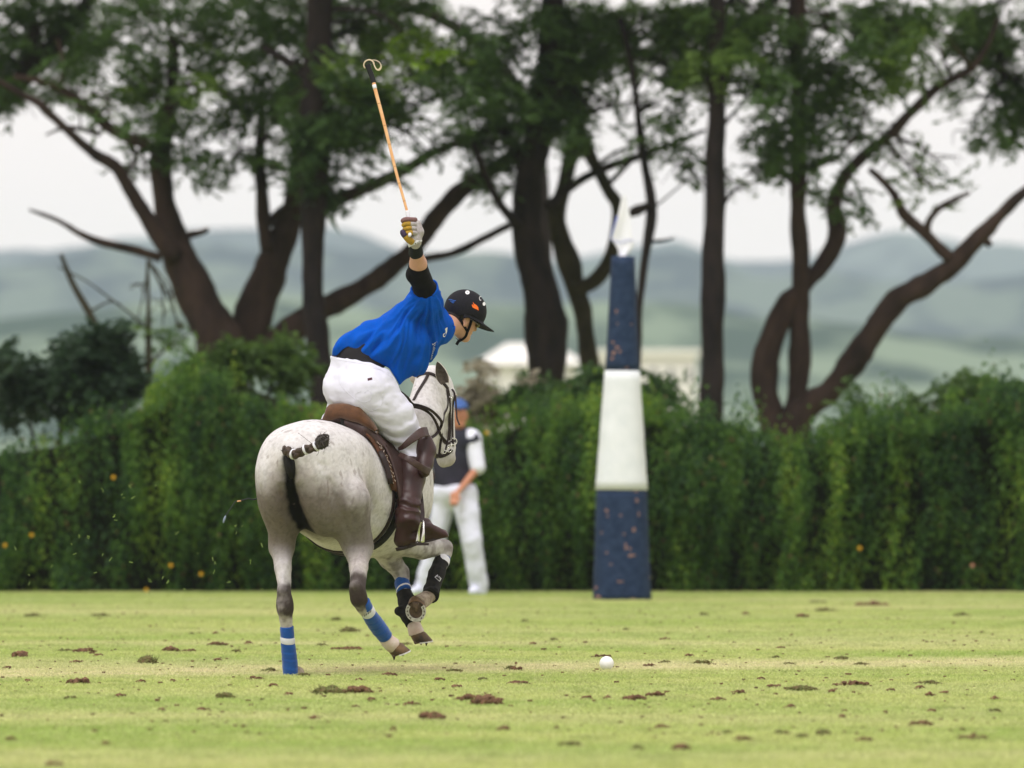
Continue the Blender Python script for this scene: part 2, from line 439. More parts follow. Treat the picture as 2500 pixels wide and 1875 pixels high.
# ---------------------------------------------------------------- leaves
def leaf_mesh(name, P, D, S, L, Wd, col, mat, parent=None, origin=None, extra=None):
    """many rhombic leaves: P centre base, D direction, S side, L length, Wd half width, col (n,3)"""
    n = len(P); L = L[:, None]; Wd = Wd[:, None]
    up = np.cross(S, D)
    V = np.stack([P, P+D*L*.45+S*Wd+up*L*.05, P+D*L, P+D*L*.45-S*Wd+up*L*.05], 1).reshape(-1, 3)
    F = (np.arange(n)[:, None]*4+np.array([0, 1, 2, 3])); C = np.repeat(col, 4, 0)
    if extra is not None:
        F = np.vstack([F, extra[1]+len(V)]); V = np.vstack([V, extra[0]]); C = np.vstack([C, extra[2]])
    return mesh_np(name, V, F, mat, parent, smooth=False, colors=C, origin=origin)
def rdir(n, g):
    v = g.normal(size=(n, 3)); return v/np.linalg.norm(v, axis=1)[:, None]
def uni(v): return v/(np.linalg.norm(v, axis=1)[:, None]+1e-9)
m_leaf = material('leaves', (1, 1, 1), rough=.6, var=(.75, .8, .7), var_scale=2.0, tint=True, trans=.50, spec=.25)

# ---------------------------------------------------------------- hedge
HDROP = .05
hx = [-900, -400, 0, 120, 230, 340, 430, 520, 620, 700, 800, 900, 1000, 1100, 1200, 1260, 1340, 1420, 1500, 1600, 1680, 1780, 1880, 1960, 2060, 2150, 2250, 2350, 2430, 2520, 2900, 3400]
hy = [1010, 1030, 1060, 1045, 1015, 985, 930, 890, 905, 935, 965, 990, 1000, 1010, 1025, 990, 1000, 975, 960, 985, 1010, 1030, 1040, 1050, 1040, 1030, 1012, 995, 980, 985, 1000, 990]
HG = 80.9
def hedge_top(x):       # world height of the hedge top at world x
    px = x/HG*FPX+1250; return CAMZ+(HOR-np.interp(px, hx, hy))/FPX*HG-HDROP
hedge = empty('hedge', (0, HG, 0)); tag(hedge, 'long leafy green hedge with hanging shoots and a few orange flowers edging the pitch', 'hedge')
g = np.random.default_rng(11)
n = 200000; x = g.uniform(-12.5, 12.5, n); top = hedge_top(x)+(vnoise(np.stack([x, x*0, x*0], 1), 2.2, 3)-.5)*.25+(vnoise(np.stack([x, x*0, x*0], 1), 7, 5)-.5)*.22
u = g.uniform(0, 1, n)**.92; z = .02+u*(top-.02)
Pn = np.stack([x*5.6+np.sin(z*2.1+x*.7)*.35, np.zeros(n), z*1.15], 1); strand = fbm(Pn, 1.0, 8, 3); big = fbm(np.stack([x, z*0, z], 1), .9, 19, 3)
front = HG-.15-.65*(strand-.5)*2.0*.55-.25*(big-.5)*2-.25*np.sin(np.clip(z/top, 0, 1)*math.pi)
y = front+g.exponential(.16, n)
keep = g.uniform(0, 1, n) < np.clip(.36+2.2*(strand-.40), .08, 1)
# wisps above the top
nw = 14000; xw = np.concatenate([g.normal(c, s, int(nw*w_)) for c, s, w_ in ((3.35, .28, .16), (4.2, .35, .2), (4.75, .25, .16), (-3.4, .35, .18), (.35, .3, .1), (1.35, .25, .1), (2.0, .2, .1))])
tw = hedge_top(xw); zw = tw-.12+np.abs(g.normal(0, .13, len(xw)))*(.4+1.3*vnoise(np.stack([xw, xw*0, xw*0], 1), 6, 9)); yw = HG+.1+g.normal(0, .2, len(xw))
P = np.vstack([np.stack([x, y, z], 1)[keep], np.stack([xw, yw, zw], 1)]); n = len(P)
st = np.concatenate([strand[keep], np.full(len(xw), .6)])
D = uni(np.stack([g.normal(0, .45, n), g.normal(-.35, .35, n), g.normal(-.75, .45, n)], 1)); S = uni(np.cross(D, uni(g.normal(size=(n, 3))+[0, -.6, .6])))
t = fbm(P*[2.4, .4, .6], 1.6, 23, 4)*.95+g.uniform(0, 1, n)*.30-.10
c0, c1, c2 = np.array([.022, .070, .018]), np.array([.092, .195, .026]), np.array([.25, .38, .04])
col = c0+(c1-c0)*sstep(.3, .6, t)[:, None]+(c2-c1)*sstep(.6, .85, t)[:, None]
col[g.uniform(0, 1, n) < .02] = [.17, .12, .05]
leaf_mesh('foliage', P, D, S, g.uniform(.035, .085, n), g.uniform(.008, .018, n), col, m_leaf, hedge, origin=(0, HG, 0))['kind'] = 'stuff'
# dark sheet standing in for the shade deep inside the hedge
m_core = material('hedge_inner_shade', (.020, .026, .012), rough=1.0, var=(.010, .012, .008), var_scale=6, spec=0)
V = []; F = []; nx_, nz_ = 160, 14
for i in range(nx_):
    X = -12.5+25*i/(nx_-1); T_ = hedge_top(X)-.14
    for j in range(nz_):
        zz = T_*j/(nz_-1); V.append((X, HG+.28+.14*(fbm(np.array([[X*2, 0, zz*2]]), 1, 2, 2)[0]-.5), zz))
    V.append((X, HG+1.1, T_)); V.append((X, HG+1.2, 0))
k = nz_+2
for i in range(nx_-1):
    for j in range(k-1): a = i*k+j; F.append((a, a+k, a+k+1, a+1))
mesh_np('dark_core', V, F, m_core, hedge, origin=(0, HG, 0))
m_fl = material('orange_flower', (.62, .36, .01), rough=.7); m_flp = material('pink_dry_flower', (.45, .22, .15), rough=.8)
for px, py, mt in ((277, 1165, m_fl), (77, 1306, m_fl), (12, 1331, m_fl), (417, 1380, m_fl), (357, 1440, m_fl), (491, 1401, m_fl), (1188, 1056, m_fl),
                   (2099, 1338, m_fl), (2374, 1380, m_flp)):
    c = W(px, py, HG-.62); mb = MB(); r = random.Random(px)
    for a in range(7):
        an = a*math.tau/7; q = np.array([math.cos(an), -.25, math.sin(an)]); s_ = np.array([-math.sin(an), 0, math.cos(an)])
        b = [c, c+q*.012+s_*.008, c+q*.022, c+q*.012-s_*.008]; mb.add(b, [(0, 1, 2, 3)])
    V, F = box(c+[0, -.006, 0], (.010, .009, .010)); mb.add(V, F)
    mb.build('flower', mt, hedge, smooth=False, origin=(0, HG, 0))

# ---------------------------------------------------------------- trees
m_bark3 = material('brown_bark', (.062, .040, .032), rough=.95, var=(.020, .014, .013), var_scale=4, bump=.9, bump_scale=20, bstretch=(1, 1, .35), spec=.1, var_stretch=(1, 1, .4))
m_bark = material('dark_bark', (.030, .022, .020), rough=.95, var=(.011, .009, .010), var_scale=5, bump=.9, bump_scale=22, bstretch=(1, 1, .35), spec=.1, var_stretch=(1, 1, .4))
m_bark2 = material('mossy_bark', (.050, .042, .026), rough=.95, var=(.026, .024, .014), var_scale=6, bump=.8, bump_scale=22, bstretch=(1, 1, .35), spec=.1)
def s1_(L): return [(a/1.765, b/1.765, c/1.765) for a, b, c in L]                 # first zoom -> photo px
def s2_(L): return [(1250+a/1.3824, b/1.3824, c/1.3824) for a, b, c in L]
def limb(mb, L, Y0, Y1=None, taper=False, seg=12, seed=0):
    Y1 = Y0 if Y1 is None else Y1; m = len(L); pts = []; 
    for i, (px, py, w) in enumerate(L):
        Y = Y0+(Y1-Y0)*i/(m-1); p = W(px, py, Y); pts.append([*p, w*.5*Y/FPX])
    n = max(10, 5*m); Q = spline(pts, n); P = Q[:, :3]; R = np.maximum(Q[:, 3], .008)
    V, F = loft(P, R, seg=seg, up=(0, 1, 0)); V = np.array(V); C = np.repeat(P, seg, 0)
    V = V+(V-C)*((fbm(V, 2.6, seed, 3)-.5)*.55+(fbm(V*[1, 1, .35], 11, seed+5, 2)-.5)*.45)[:, None]; return mb.add(V, F)
# crown clumps in photo px (full view 2212 px coordinates): cx, cy, rx, ry, density, tone
K = 2500/2212.
def sprays(cl, n_leaf, Y0, dY, seed, size=1.0):
    """leaf sprays filling a list of clumps; returns arrays"""
    g = np.random.default_rng(seed); w_ = np.array([c[2]*c[3]*c[4] for c in cl], float); w_ /= w_.sum(); P_, D_, S_, T_ = [], [], [], []
    per = 16; ns = int(n_leaf*.35)//per; cnt = g.multinomial(ns, w_)
    for c, k_ in zip(cl, cnt):
        if k_ == 0: continue
        q = g.normal(size=(k_*3, 3)); q = q/np.linalg.norm(q, axis=1)[:, None]*(g.uniform(0, 1, (k_*3, 1))**.42)
        Y = Y0+q[:, 1]*dY*.5+g.normal(0, dY*.12); px = c[0]*K+q[:, 0]*c[2]*K; py = c[1]*K+q[:, 2]*c[3]*K
        p = np.stack([(px-1250)/FPX*Y, Y, CAMZ+(HOR-py)/FPX*Y], 1)
        cl_ = fbm(p*[1, .5, 1.3], 1.8, seed+3, 3)*.55+vnoise(p*[1, .45, 1.2], 5.5, seed+9)*.45; keep = np.argsort(-(cl_+g.uniform(0, .08, len(p))))[:k_]; p = p[keep]
        d = uni(np.stack([g.normal(0, 1, len(p)), g.normal(0, 1, len(p)), g.normal(-.25, .45, len(p))], 1)); s = uni(np.cross(d, uni(np.stack([g.normal(0, .35, len(p)), g.normal(0, .35, len(p)), np.ones(len(p))], 1))))
        tn = c[5]+.5*(cl_[keep]-.5)+g.normal(0, .08, len(p))
        for i in range(per):
            t = (i//2+.5)/(per/2); sd = 1 if i % 2 else -1
            pp = p+d*(t-.5)*.34*size+np.array([0, 0, -.07])*t*t*size; dd = uni(d*.55+s*sd*.85+g.normal(0, .18, d.shape)+[0, 0, -.15]); ss = uni(np.cross(dd, uni(g.normal(0, .35, d.shape)+[0, 0, 1])))
            P_.append(pp); D_.append(dd); S_.append(ss); T_.append(tn)
    P = np.vstack(P_); T = np.concatenate(T_); n = len(P)
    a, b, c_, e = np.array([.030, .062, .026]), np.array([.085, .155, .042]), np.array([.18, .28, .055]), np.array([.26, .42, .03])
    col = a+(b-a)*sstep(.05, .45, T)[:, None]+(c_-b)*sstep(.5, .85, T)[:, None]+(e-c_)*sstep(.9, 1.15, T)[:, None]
    return P, np.vstack(D_), np.vstack(S_), g.uniform(.07, .125, n)*size, g.uniform(.017, .029, n)*size, col
def upper_crown(base, rx, rz, zc, seed, n=14000):
    g = np.random.default_rng(seed); k_ = n//16; out = []
    q = g.normal(size=(k_, 3)); q = q/np.linalg.norm(q, axis=1)[:, None]*(g.uniform(0, 1, (k_, 1))**.4)
    return np.array([base[0], base[1], zc])+q*[rx, rx*.8, rz]
def tree(name, label, limbs, clumps, nl, Y0, dY, seed, bark=None, group=None, up=None, cat='tree', trunk_name='trunk'):
    b = W(limbs[0][0][0][0], 1400, limbs[0][1]); org = (b[0], limbs[0][1], 0)
    t = empty(name, org); tag(t, label, cat, group)
    mb = MB(); P0 = limbs[0]
    for i, (L, Ya, Yb_) in enumerate(limbs):
        if i == 0 and L[0][1] > 800:      # root: carry the trunk to the ground
            px, py, w = L[0]; L = [(px, HOR+CAMZ*FPX/Ya+4, w*1.25)]+list(L)
        limb(mb, L, Ya, Yb_, seed=seed+i, seg=14 if i < 2 else 9)
    if clumps:        # boughs and twigs carrying the leaf clumps
        rt_ = random.Random(seed+77); pts = []
        for L, Ya, Yb_ in limbs:
            for i_, q in enumerate(spline([[*W(a_, b_, Ya+(Yb_-Ya)*k_/max(1, len(L)-1)), c_*.5*Ya/FPX] for k_, (a_, b_, c_) in enumerate(L)], 4*len(L))):
                if q[2] > 3.2: pts.append(q)
        pts = np.array(pts) if pts else np.array([[org[0], org[1], 4, .1]])
        for c in clumps:
            Y = Y0+rt_.uniform(-.25, .25)*dY; ctr = W(c[0]*K, c[1]*K, Y); sx, sz = c[2]*K*Y/FPX, c[3]*K*Y/FPX
            for _ in range(2):
                tg = ctr+np.array([rt_.uniform(-.6, .6)*sx, rt_.uniform(-.5, .5)*sx, rt_.uniform(-.5, .6)*sz]); s_ = pts[np.argmin(np.linalg.norm(pts[:, :3]-tg, axis=1)+np.array([rt_.uniform(0, .5) for _ in pts]))]; p0 = s_[:3]; d_ = tg-p0; ln = np.linalg.norm(d_)+.01
                md = p0+d_*.5+np.array([rt_.uniform(-.12, .12), rt_.uniform(-.1, .1), rt_.uniform(-.02, .16)])*ln; r0 = min(max(.014, s_[3]*.5), .016+.022*ln); B_ = spline([p0, md, tg], 9)
                mb.add(*loft(B_, np.linspace(r0, .007, 9), seg=6, up=(0, 1, 0)))
                for _k in range(5):
                    b0 = B_[rt_.randint(3, 8)]; e_ = b0+np.array([rt_.uniform(-.9, .9)*sx*.8, rt_.uniform(-.4, .4)*sx, rt_.uniform(-.8, .7)*sz]); m_ = (b0+e_)/2+np.array([rt_.uniform(-.08, .08), 0, rt_.uniform(-.02, .10)])
                    mb.add(*loft(spline([b0, m_, e_], 6), np.linspace(.009, .003, 6), seg=4, up=(0, 1, 0)))
    mb.build(trunk_name, bark or m_bark, t, origin=org)
    if clumps:
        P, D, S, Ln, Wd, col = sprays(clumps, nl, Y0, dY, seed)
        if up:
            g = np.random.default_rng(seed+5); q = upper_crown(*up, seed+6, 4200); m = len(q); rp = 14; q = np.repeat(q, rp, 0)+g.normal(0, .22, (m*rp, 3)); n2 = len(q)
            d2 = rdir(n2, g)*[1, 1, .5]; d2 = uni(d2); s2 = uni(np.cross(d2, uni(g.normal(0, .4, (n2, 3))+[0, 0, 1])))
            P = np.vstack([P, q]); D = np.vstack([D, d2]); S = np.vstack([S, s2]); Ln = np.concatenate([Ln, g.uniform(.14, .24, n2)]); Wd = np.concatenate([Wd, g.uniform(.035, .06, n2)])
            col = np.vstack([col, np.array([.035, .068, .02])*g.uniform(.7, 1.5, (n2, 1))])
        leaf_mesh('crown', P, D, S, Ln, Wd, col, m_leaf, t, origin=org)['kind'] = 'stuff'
    return t
YA = 90.0
tree('spreading_tree', 'large low-forking tree with thick spreading limbs behind the hedge left of the rider', [
    (s1_([(960, 1750, 250), (950, 1500, 230), (860, 1300, 185), (775, 1120, 150), (733, 970, 112), (703, 830, 92), (690, 700, 92), (702, 600, 78), (722, 480, 68), (742, 350, 55), (750, 150, 45)]), YA, YA+.3),
    (s1_([(1060, 1600, 240), (1080, 1400, 190), (1160, 1180, 150), (1225, 1010, 130), (1262, 900, 105), (1290, 760, 95), (1310, 560, 80), (1320, 300, 60)]), YA+.4, YA+.6),
    (s1_([(1130, 1560, 200), (1240, 1440, 150), (1340, 1350, 105), (1480, 1290, 92), (1640, 1190, 88), (1790, 1060, 84), (1900, 915, 80), (2000, 810, 74), (2130, 720, 62), (2300, 620, 50), (2450, 540, 40)]), YA+.2, YA+.7),
    (s1_([(760, 1110, 90), (690, 1020, 82), (635, 930, 74), (580, 850, 68), (535, 770, 62), (495, 715, 55), (410, 665, 50), (320, 590, 44), (240, 515, 40), (165, 445, 36), (80, 400, 30), (-40, 330, 26)]), YA, YA-.6),
    (s1_([(690, 660, 62), (620, 615, 55), (540, 590, 52), (460, 545, 50), (410, 490, 46), (330, 430, 42), (250, 375, 36), (180, 350, 30), (60, 330, 26)]), YA+.2, YA+.8),
    (s1_([(255, 375, 26), (272, 310, 24), (268, 240, 20), (250, 170, 16)]), YA+.5, YA+.6),
    (s1_([(430, 580, 22), (330, 552, 22), (260, 556, 20), (198, 582, 10)]), YA-.1, YA-.3),
    (s1_([(690, 1110, 46), (560, 1072, 38), (450, 1048, 34), (350, 1010, 30), (250, 950, 22), (125, 903, 9)]), YA-.2, YA-.9),
    (s1_([(815, 1012, 34), (860, 1003, 30), (893, 990, 26)]), YA, YA-.3),
    (s1_([(1150, 1080, 60), (1138, 960, 56), (1130, 830, 50), (1120, 700, 46), (1126, 580, 44), (1130, 400, 36)]), YA+.3, YA+.5),
    (s1_([(1140, 985, 34), (1190, 925, 36), (1260, 870, 34)]), YA+.4, YA+.4),
    (s1_([(1380, 890, 80), (1480, 850, 66), (1600, 800, 56), (1720, 745, 50), (1830, 680, 44), (1950, 620, 36), (2080, 560, 30)]), YA+.8, YA+1.2),
    (s1_([(1780, 1130, 40), (1850, 1110, 36), (1960, 1088, 34), (2090, 1025, 34), (2200, 968, 30)]), YA+.4, YA+1.0),
    (s1_([(1090, 500, 34), (1000, 430, 34), (900, 350, 30), (800, 280, 26)]), YA+.6, YA+.8),
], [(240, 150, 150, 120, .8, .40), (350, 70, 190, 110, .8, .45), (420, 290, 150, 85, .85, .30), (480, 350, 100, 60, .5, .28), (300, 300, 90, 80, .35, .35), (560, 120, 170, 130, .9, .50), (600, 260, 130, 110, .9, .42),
    (580, 330, 70, 60, .5, .35), (500, 20, 300, 60, .9, .4), (350, 200, 90, 60, .6, .55), (300, 395, 70, 30, .12, .3), (640, 190, 90, 80, .8, .6), (430, 200, 120, 70, .5, .6), (880, 390, 60, 25, .12, .55), (250, 230, 70, 50, .4, .8)], 42000, YA+.3, 3.4, 31, bark=m_bark3, up=((-3.4, 90.6), 3.2, 1.6, 8.3))
tree('straight_tree', 'tall dark straight trunk with dense crown just left of the mallet', [
    (s1_([(1385, 1700, 105), (1370, 1500, 95), (1352, 1300, 92), (1350, 1100, 95), (1350, 900, 105), (1352, 700, 125), (1362, 480, 132), (1372, 250, 124), (1382, 0, 112), (1390, -300, 90)]), 88.2, 88.2),
    (s1_([(1360, 640, 60), (1440, 560, 50), (1560, 470, 40), (1700, 380, 30)]), 88.3, 88.9), (s1_([(1370, 380, 50), (1260, 280, 40), (1130, 200, 30)]), 88.3, 88.6)],
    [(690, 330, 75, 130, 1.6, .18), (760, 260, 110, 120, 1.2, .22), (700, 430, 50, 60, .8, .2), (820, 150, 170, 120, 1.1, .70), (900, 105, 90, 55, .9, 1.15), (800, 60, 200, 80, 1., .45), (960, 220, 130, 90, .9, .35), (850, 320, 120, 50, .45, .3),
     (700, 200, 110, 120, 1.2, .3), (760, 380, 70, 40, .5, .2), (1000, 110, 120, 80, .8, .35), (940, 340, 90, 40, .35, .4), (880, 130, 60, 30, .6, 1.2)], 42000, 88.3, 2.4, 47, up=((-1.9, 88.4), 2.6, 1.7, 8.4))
tree('leaning_tree', 'dark leaning trunk between the rider and the goal post', [
    (s2_([(115, 1480, 120), (118, 1390, 112), (122, 1250, 122), (112, 1080, 126), (80, 920, 112), (52, 780, 98), (55, 620, 95), (88, 460, 100), (118, 330, 112), (130, 180, 100), (140, 0, 80), (150, -250, 60)]), 89.4, 89.4),
    (s2_([(60, 560, 50), (-10, 470, 38), (-60, 380, 32), (-110, 250, 28)]), 89.5, 90.0), (s2_([(20, 760, 34), (-40, 690, 30), (-90, 590, 28), (-130, 480, 26)]), 89.3, 88.8),
    (s2_([(120, 700, 40), (200, 628, 32), (300, 572, 28), (420, 530, 24), (530, 488, 18), (650, 440, 12)]), 89.5, 90.2)],
    [(1080, 300, 110, 80, 1., .25), (1130, 180, 120, 120, 1.1, .35), (1180, 250, 100, 80, .9, .3), (1060, 380, 70, 50, .5, .3), (1220, 120, 130, 100, 1., .4), (1150, 60, 170, 80, 1., .4), (1240, 300, 60, 60, .5, .4), (1040, 170, 90, 90, .8, .35), (1300, 250, 60, 70, .18, .55), (1010, 310, 60, 60, .5, .3)], 30000, 89.6, 2.6, 61, up=((-.3, 89.8), 2.2, 1.6, 8.3))
tree('curving_tree', 'thinner mossy trunk curving up behind the left side of the goal post', [
    (s2_([(290, 1420, 56), (282, 1330, 54), (255, 1180, 62), (232, 1030, 76), (190, 880, 74), (152, 740, 62), (178, 620, 52), (205, 480, 54), (205, 320, 56), (200, 100, 46)]), 90.8, 90.8),
    (s2_([(215, 980, 60), (280, 945, 52), (325, 880, 48), (352, 790, 46), (358, 700, 44), (320, 630, 44), (268, 530, 44), (225, 420, 44), (200, 330, 36)]), 90.6, 90.2)],
    [(1250, 200, 80, 80, .9, .45), (1330, 100, 120, 70, 1., .5), (1380, 60, 120, 70, 1., .5), (1370, 220, 70, 90, .22, .5), (1400, 300, 60, 50, .16, .5), (1330, 180, 60, 60, .3, .5)], 14000, 91.0, 2.4, 71, bark=m_bark2, up=((.7, 91.2), 1.8, 1.4, 8.3))
tree('slender_tree', 'slender dark crooked stem rising just behind the goal post flag', [
    (s2_([(415, 1420, 36), (418, 1250, 34), (428, 1050, 28), (448, 870, 30), (472, 710, 38), (452, 570, 30), (432, 450, 26), (415, 300, 22), (395, 180, 22), (365, 60, 20)]), 88.6, 88.8),
    (s2_([(470, 815, 12), (510, 812, 10), (548, 803, 6)]), 88.6, 88.5), (s2_([(468, 690, 20), (420, 712, 34), (395, 722, 22)]), 88.6, 88.7), (s2_([(480, 700, 8), (540, 650, 6), (610, 590, 4)]), 88.7, 88.9),
    (s2_([(660, 640, 8), (620, 590, 6), (590, 500, 5)]), 88.7, 88.7)],
    [(1450, 150, 70, 70, .7, .4), (1480, 60, 100, 60, 1., .45), (1440, 250, 80, 40, .25, .45), (1420, 330, 90, 40, .2, .5), (1480, 350, 60, 50, .25, .35)], 9000, 88.8, 1.8, 83, up=((1.2, 88.9), 1.4, 1.3, 8.2))
tree('pole_tree', 'tall straight bare trunk in the middle gap right of the goal post', [
    (s2_([(668, 1560, 66), (672, 1400, 74), (676, 1200, 80), (680, 980, 78), (683, 760, 68), (687, 520, 64), (690, 260, 62), (692, 60, 60), (695, -250, 50)]), 87.6, 87.6)],
    [(1560, 110, 120, 70, 1., .6), (1600, 40, 150, 60, 1., .5), (1530, 170, 60, 50, .6, .7), (1660, 200, 70, 70, .8, .35), (1540, 380, 50, 20, .10, .5), (1620, 400, 60, 14, .12, .6)], 16000, 87.9, 2.2, 91, up=((2.1, 87.8), 2.0, 1.5, 8.3))
tree('forked_tree', 'many-stemmed dark tree whose long limb sweeps out to the right edge', [
    (s2_([(905, 1600, 150), (905, 1490, 120), (870, 1380, 98), (850, 1290, 100), (872, 1160, 84), (925, 1040, 76), (985, 965, 66), (1050, 890, 64), (1098, 790, 66), (1086, 690, 50), (1120, 600, 42), (1185, 528, 38), (1280, 450, 36), (1370, 355, 36), (1450, 285, 30), (1545, 235, 25), (1600, 160, 20), (1640, 60, 16)]), 89.0, 89.6),
    (s2_([(950, 1560, 110), (958, 1440, 92), (966, 1300, 74), (970, 1120, 66), (975, 960, 62), (970, 800, 60), (965, 650, 60), (968, 500, 56), (970, 380, 50), (958, 180, 56), (962, 0, 58), (970, -200, 50)]), 89.2, 89.2),
    (s2_([(930, 1500, 120), (985, 1385, 104), (1080, 1310, 90), (1165, 1205, 88), (1238, 1092, 86), (1308, 1005, 80), (1400, 958, 70), (1495, 885, 62), (1575, 805, 60), (1640, 735, 44), (1728, 650, 40), (1860, 560, 34), (2000, 480, 26)]), 89.0, 88.2),
    (s2_([(1480, 875, 46), (1400, 795, 42), (1325, 725, 38), (1292, 660, 27), (1250, 610, 22), (1208, 572, 20)]), 88.5, 88.2),
    (s2_([(1402, 790, 26), (1405, 750, 24), (1440, 705, 22), (1490, 675, 18), (1545, 650, 12)]), 88.4, 88.2),
    (s2_([(985, 575, 16), (1060, 550, 15), (1120, 505, 14), (1165, 455, 12)]), 89.2, 89.3),
    (s2_([(1340, 560, 8), (1400, 620, 6), (1480, 640, 4)]), 88.9, 88.9), (s2_([(1590, 800, 30), (1615, 830, 24)]), 88.8, 88.8)],
    [(1700, 300, 100, 80, 1., .30), (1640, 330, 60, 70, .7, .3), (1740, 170, 120, 100, 1., .35), (1690, 60, 130, 80, 1., .4), (1800, 260, 100, 60, .8, .45), (1850, 100, 140, 90, 1., .45), (1870, 200, 90, 60, .7, .6), (1960, 130, 110, 80, .9, .7),
     (1790, 400, 80, 90, .28, .35), (1850, 430, 50, 60, .2, .35), (1950, 330, 90, 50, .22, .6), (2010, 400, 120, 60, .16, .6), (1960, 50, 140, 60, 1., .5), (1900, 290, 60, 40, .25, .5), (1620, 380, 50, 30, .2, .55)], 36000, 89.2, 3.2, 101, bark=m_bark3, up=((3.6, 89.4), 2.8, 1.7, 8.4))
tree('edge_tree', 'leafy crown hanging in at the top right edge of the view', [
    ([(2760, 1100, 90), (2740, 800, 80), (2700, 500, 70), (2640, 250, 60), (2560, 60, 45), (2480, -80, 36)], 91.5, 91.5), ([(2690, 460, 40), (2600, 330, 30), (2500, 230, 24), (2430, 150, 20)], 91.4, 91.0)],
    [(2150, 110, 110, 100, 1., .4), (2160, 230, 90, 60, .9, .3), (2120, 290, 60, 40, .5, .35), (2080, 60, 110, 60, .9, .5), (2250, 150, 120, 130, 1., .4), (2190, 310, 60, 40, .5, .35), (2080, 220, 50, 60, .3, .4)], 20000, 91.3, 2.4, 113, up=((6.2, 91.4), 2.6, 1.7, 8.3))
tree('overhanging_tree', 'dark crown and sloping bough reaching in from the top left corner', [
    ([(-330, 1100, 110), (-320, 800, 100), (-270, 520, 90), (-180, 380, 76), (-80, 290, 64), (20, 225, 54), (95, 150, 46), (160, 80, 38), (230, -20, 30)], 92.2, 92.2), ([(-60, 290, 44), (10, 245, 40), (60, 170, 36), (90, 60, 28)], 92.0, 91.8)],
    [(40, 70, 120, 90, 1.1, .3), (100, 150, 90, 70, 1., .25), (30, 190, 70, 60, .9, .25), (170, 60, 110, 70, .9, .35), (-60, 120, 120, 120, 1., .3), (230, 110, 60, 40, .4, .6)], 22000, 92.1, 2.4, 127, up=((-5.6, 92.2), 2.6, 1.7, 8.3))
tree('dead_sapling', 'thin bare upright sapling with a few twigs left of the spreading tree', [
    (s1_([(642, 1700, 34), (640, 1500, 26), (640, 1330, 20), (636, 1120, 11)]), 86.5, 86.5), (s1_([(638, 1420, 12), (560, 1350, 10), (480, 1290, 9), (370, 1210, 6), (250, 1150, 4)]), 86.5, 86.3), (s1_([(650, 1560, 13), (720, 1500, 10), (830, 1425, 5)]), 86.5, 86.6)],
    [(370, 740, 50, 30, .6, .5), (330, 700, 60, 20, .2, .6)], 500, 86.6, .6, 131, bark=m_bark2)
tree('broken_snag', 'leaning broken grey-green snag above the dark bush at the left', [
    (s1_([(480, 1700, 44), (440, 1480, 34), (385, 1350, 30), (315, 1225, 26), (262, 1095, 17)]), 85.6, 85.6), (s1_([(390, 1340, 12), (470, 1300, 9), (520, 1310, 6)]), 85.6, 85.7)], None, 0, 0, 0, 137, bark=m_bark2)
# background thicket seen through the canopy: further trees that fill the belt of crowns behind
tree('background_tree', 'farther green tree filling the gaps behind the left crowns', [([(1325, 1100, 60), (1320, 700, 50), (1300, 300, 40), (1100, 60, 30), (700, -60, 30)], 104, 104)],
     [(150, 20, 200, 60, .7, .5), (450, 10, 250, 50, .7, .5), (750, 10, 250, 60, .8, .4), (600, 380, 40, 40, .1, .4), (330, 330, 60, 40, .2, .35)], 7000, 104, 4, 149, up=((-3.2, 104), 4.2, 2.0, 9.0), group='farther trees behind the front row')
tree('background_tree', 'farther green tree filling the gaps behind the right crowns', [([(1738, 1100, 60), (1740, 700, 44), (1745, 300, 36), (1850, 30, 30), (2050, -80, 26)], 105, 105)],
     [(1300, 15, 220, 50, .8, .5), (1650, 15, 250, 50, .8, .5), (2050, 20, 250, 60, .8, .5), (2060, 180, 120, 50, .3, .6), (1400, 130, 90, 40, .4, .5)], 7000, 105, 4, 151, up=((3.6, 105), 4.4, 2.0, 9.0), group='farther trees behind the front row')

# bushes behind the hedge
def bush(name, label, clumps, n, Y0, dY, seed, cols, size=1.0):
    g = np.random.default_rng(seed); c0 = clumps[0]; org = (W(c0[0], 1400, Y0)[0], Y0, 0); b = empty(name, org); tag(b, label, 'bush')
    P, D, S, Ln, Wd, col = sprays([(c[0]/K, c[1]/K, c[2]/K, c[3]/K, 1, .5) for c in clumps], n, Y0, dY, seed, size)
    t = g.uniform(0, 1, (len(P), 1)); col = np.array(cols[0])*(1-t)+np.array(cols[1])*t
    leaf_mesh('foliage', P, D, S, Ln, Wd*1.3, col, m_leaf, b, origin=org)['kind'] = 'stuff'
    mb = MB()
    for i in range(5):
        c = clumps[i % len(clumps)]; p0 = np.array([org[0]+g.uniform(-.3, .3), Y0, 0]); p1 = W(c[0], c[1], Y0); mb.add(*loft(spline([p0, (p0+p1)/2+[g.uniform(-.2, .2), 0, 0], p1], 10), np.linspace(.045, .012, 10), seg=7))
    mb.build('stems', m_bark2, b, origin=org); return b
bush('bush', 'dark blue-green rounded bush rising over the left end of the hedge', [(150, 950, 150, 90), (60, 960, 90, 90), (190, 860, 80, 60), (270, 850, 60, 50), (280, 930, 80, 80), (230, 815, 40, 30), (20, 880, 30, 50), (290, 800, 22, 30)], 30000, 84.0, 1.8, 201, ((.022, .048, .026), (.045, .085, .040)))
bush('bush', 'light leafy bush at the foot of the big spreading tree', [(520, 905, 90, 50), (620, 890, 90, 50), (480, 960, 110, 50), (700, 900, 70, 60), (690, 840, 30, 30), (560, 860, 50, 40)], 16000, 83.0, 1.6, 203, ((.05, .10, .025), (.10, .17, .03)))
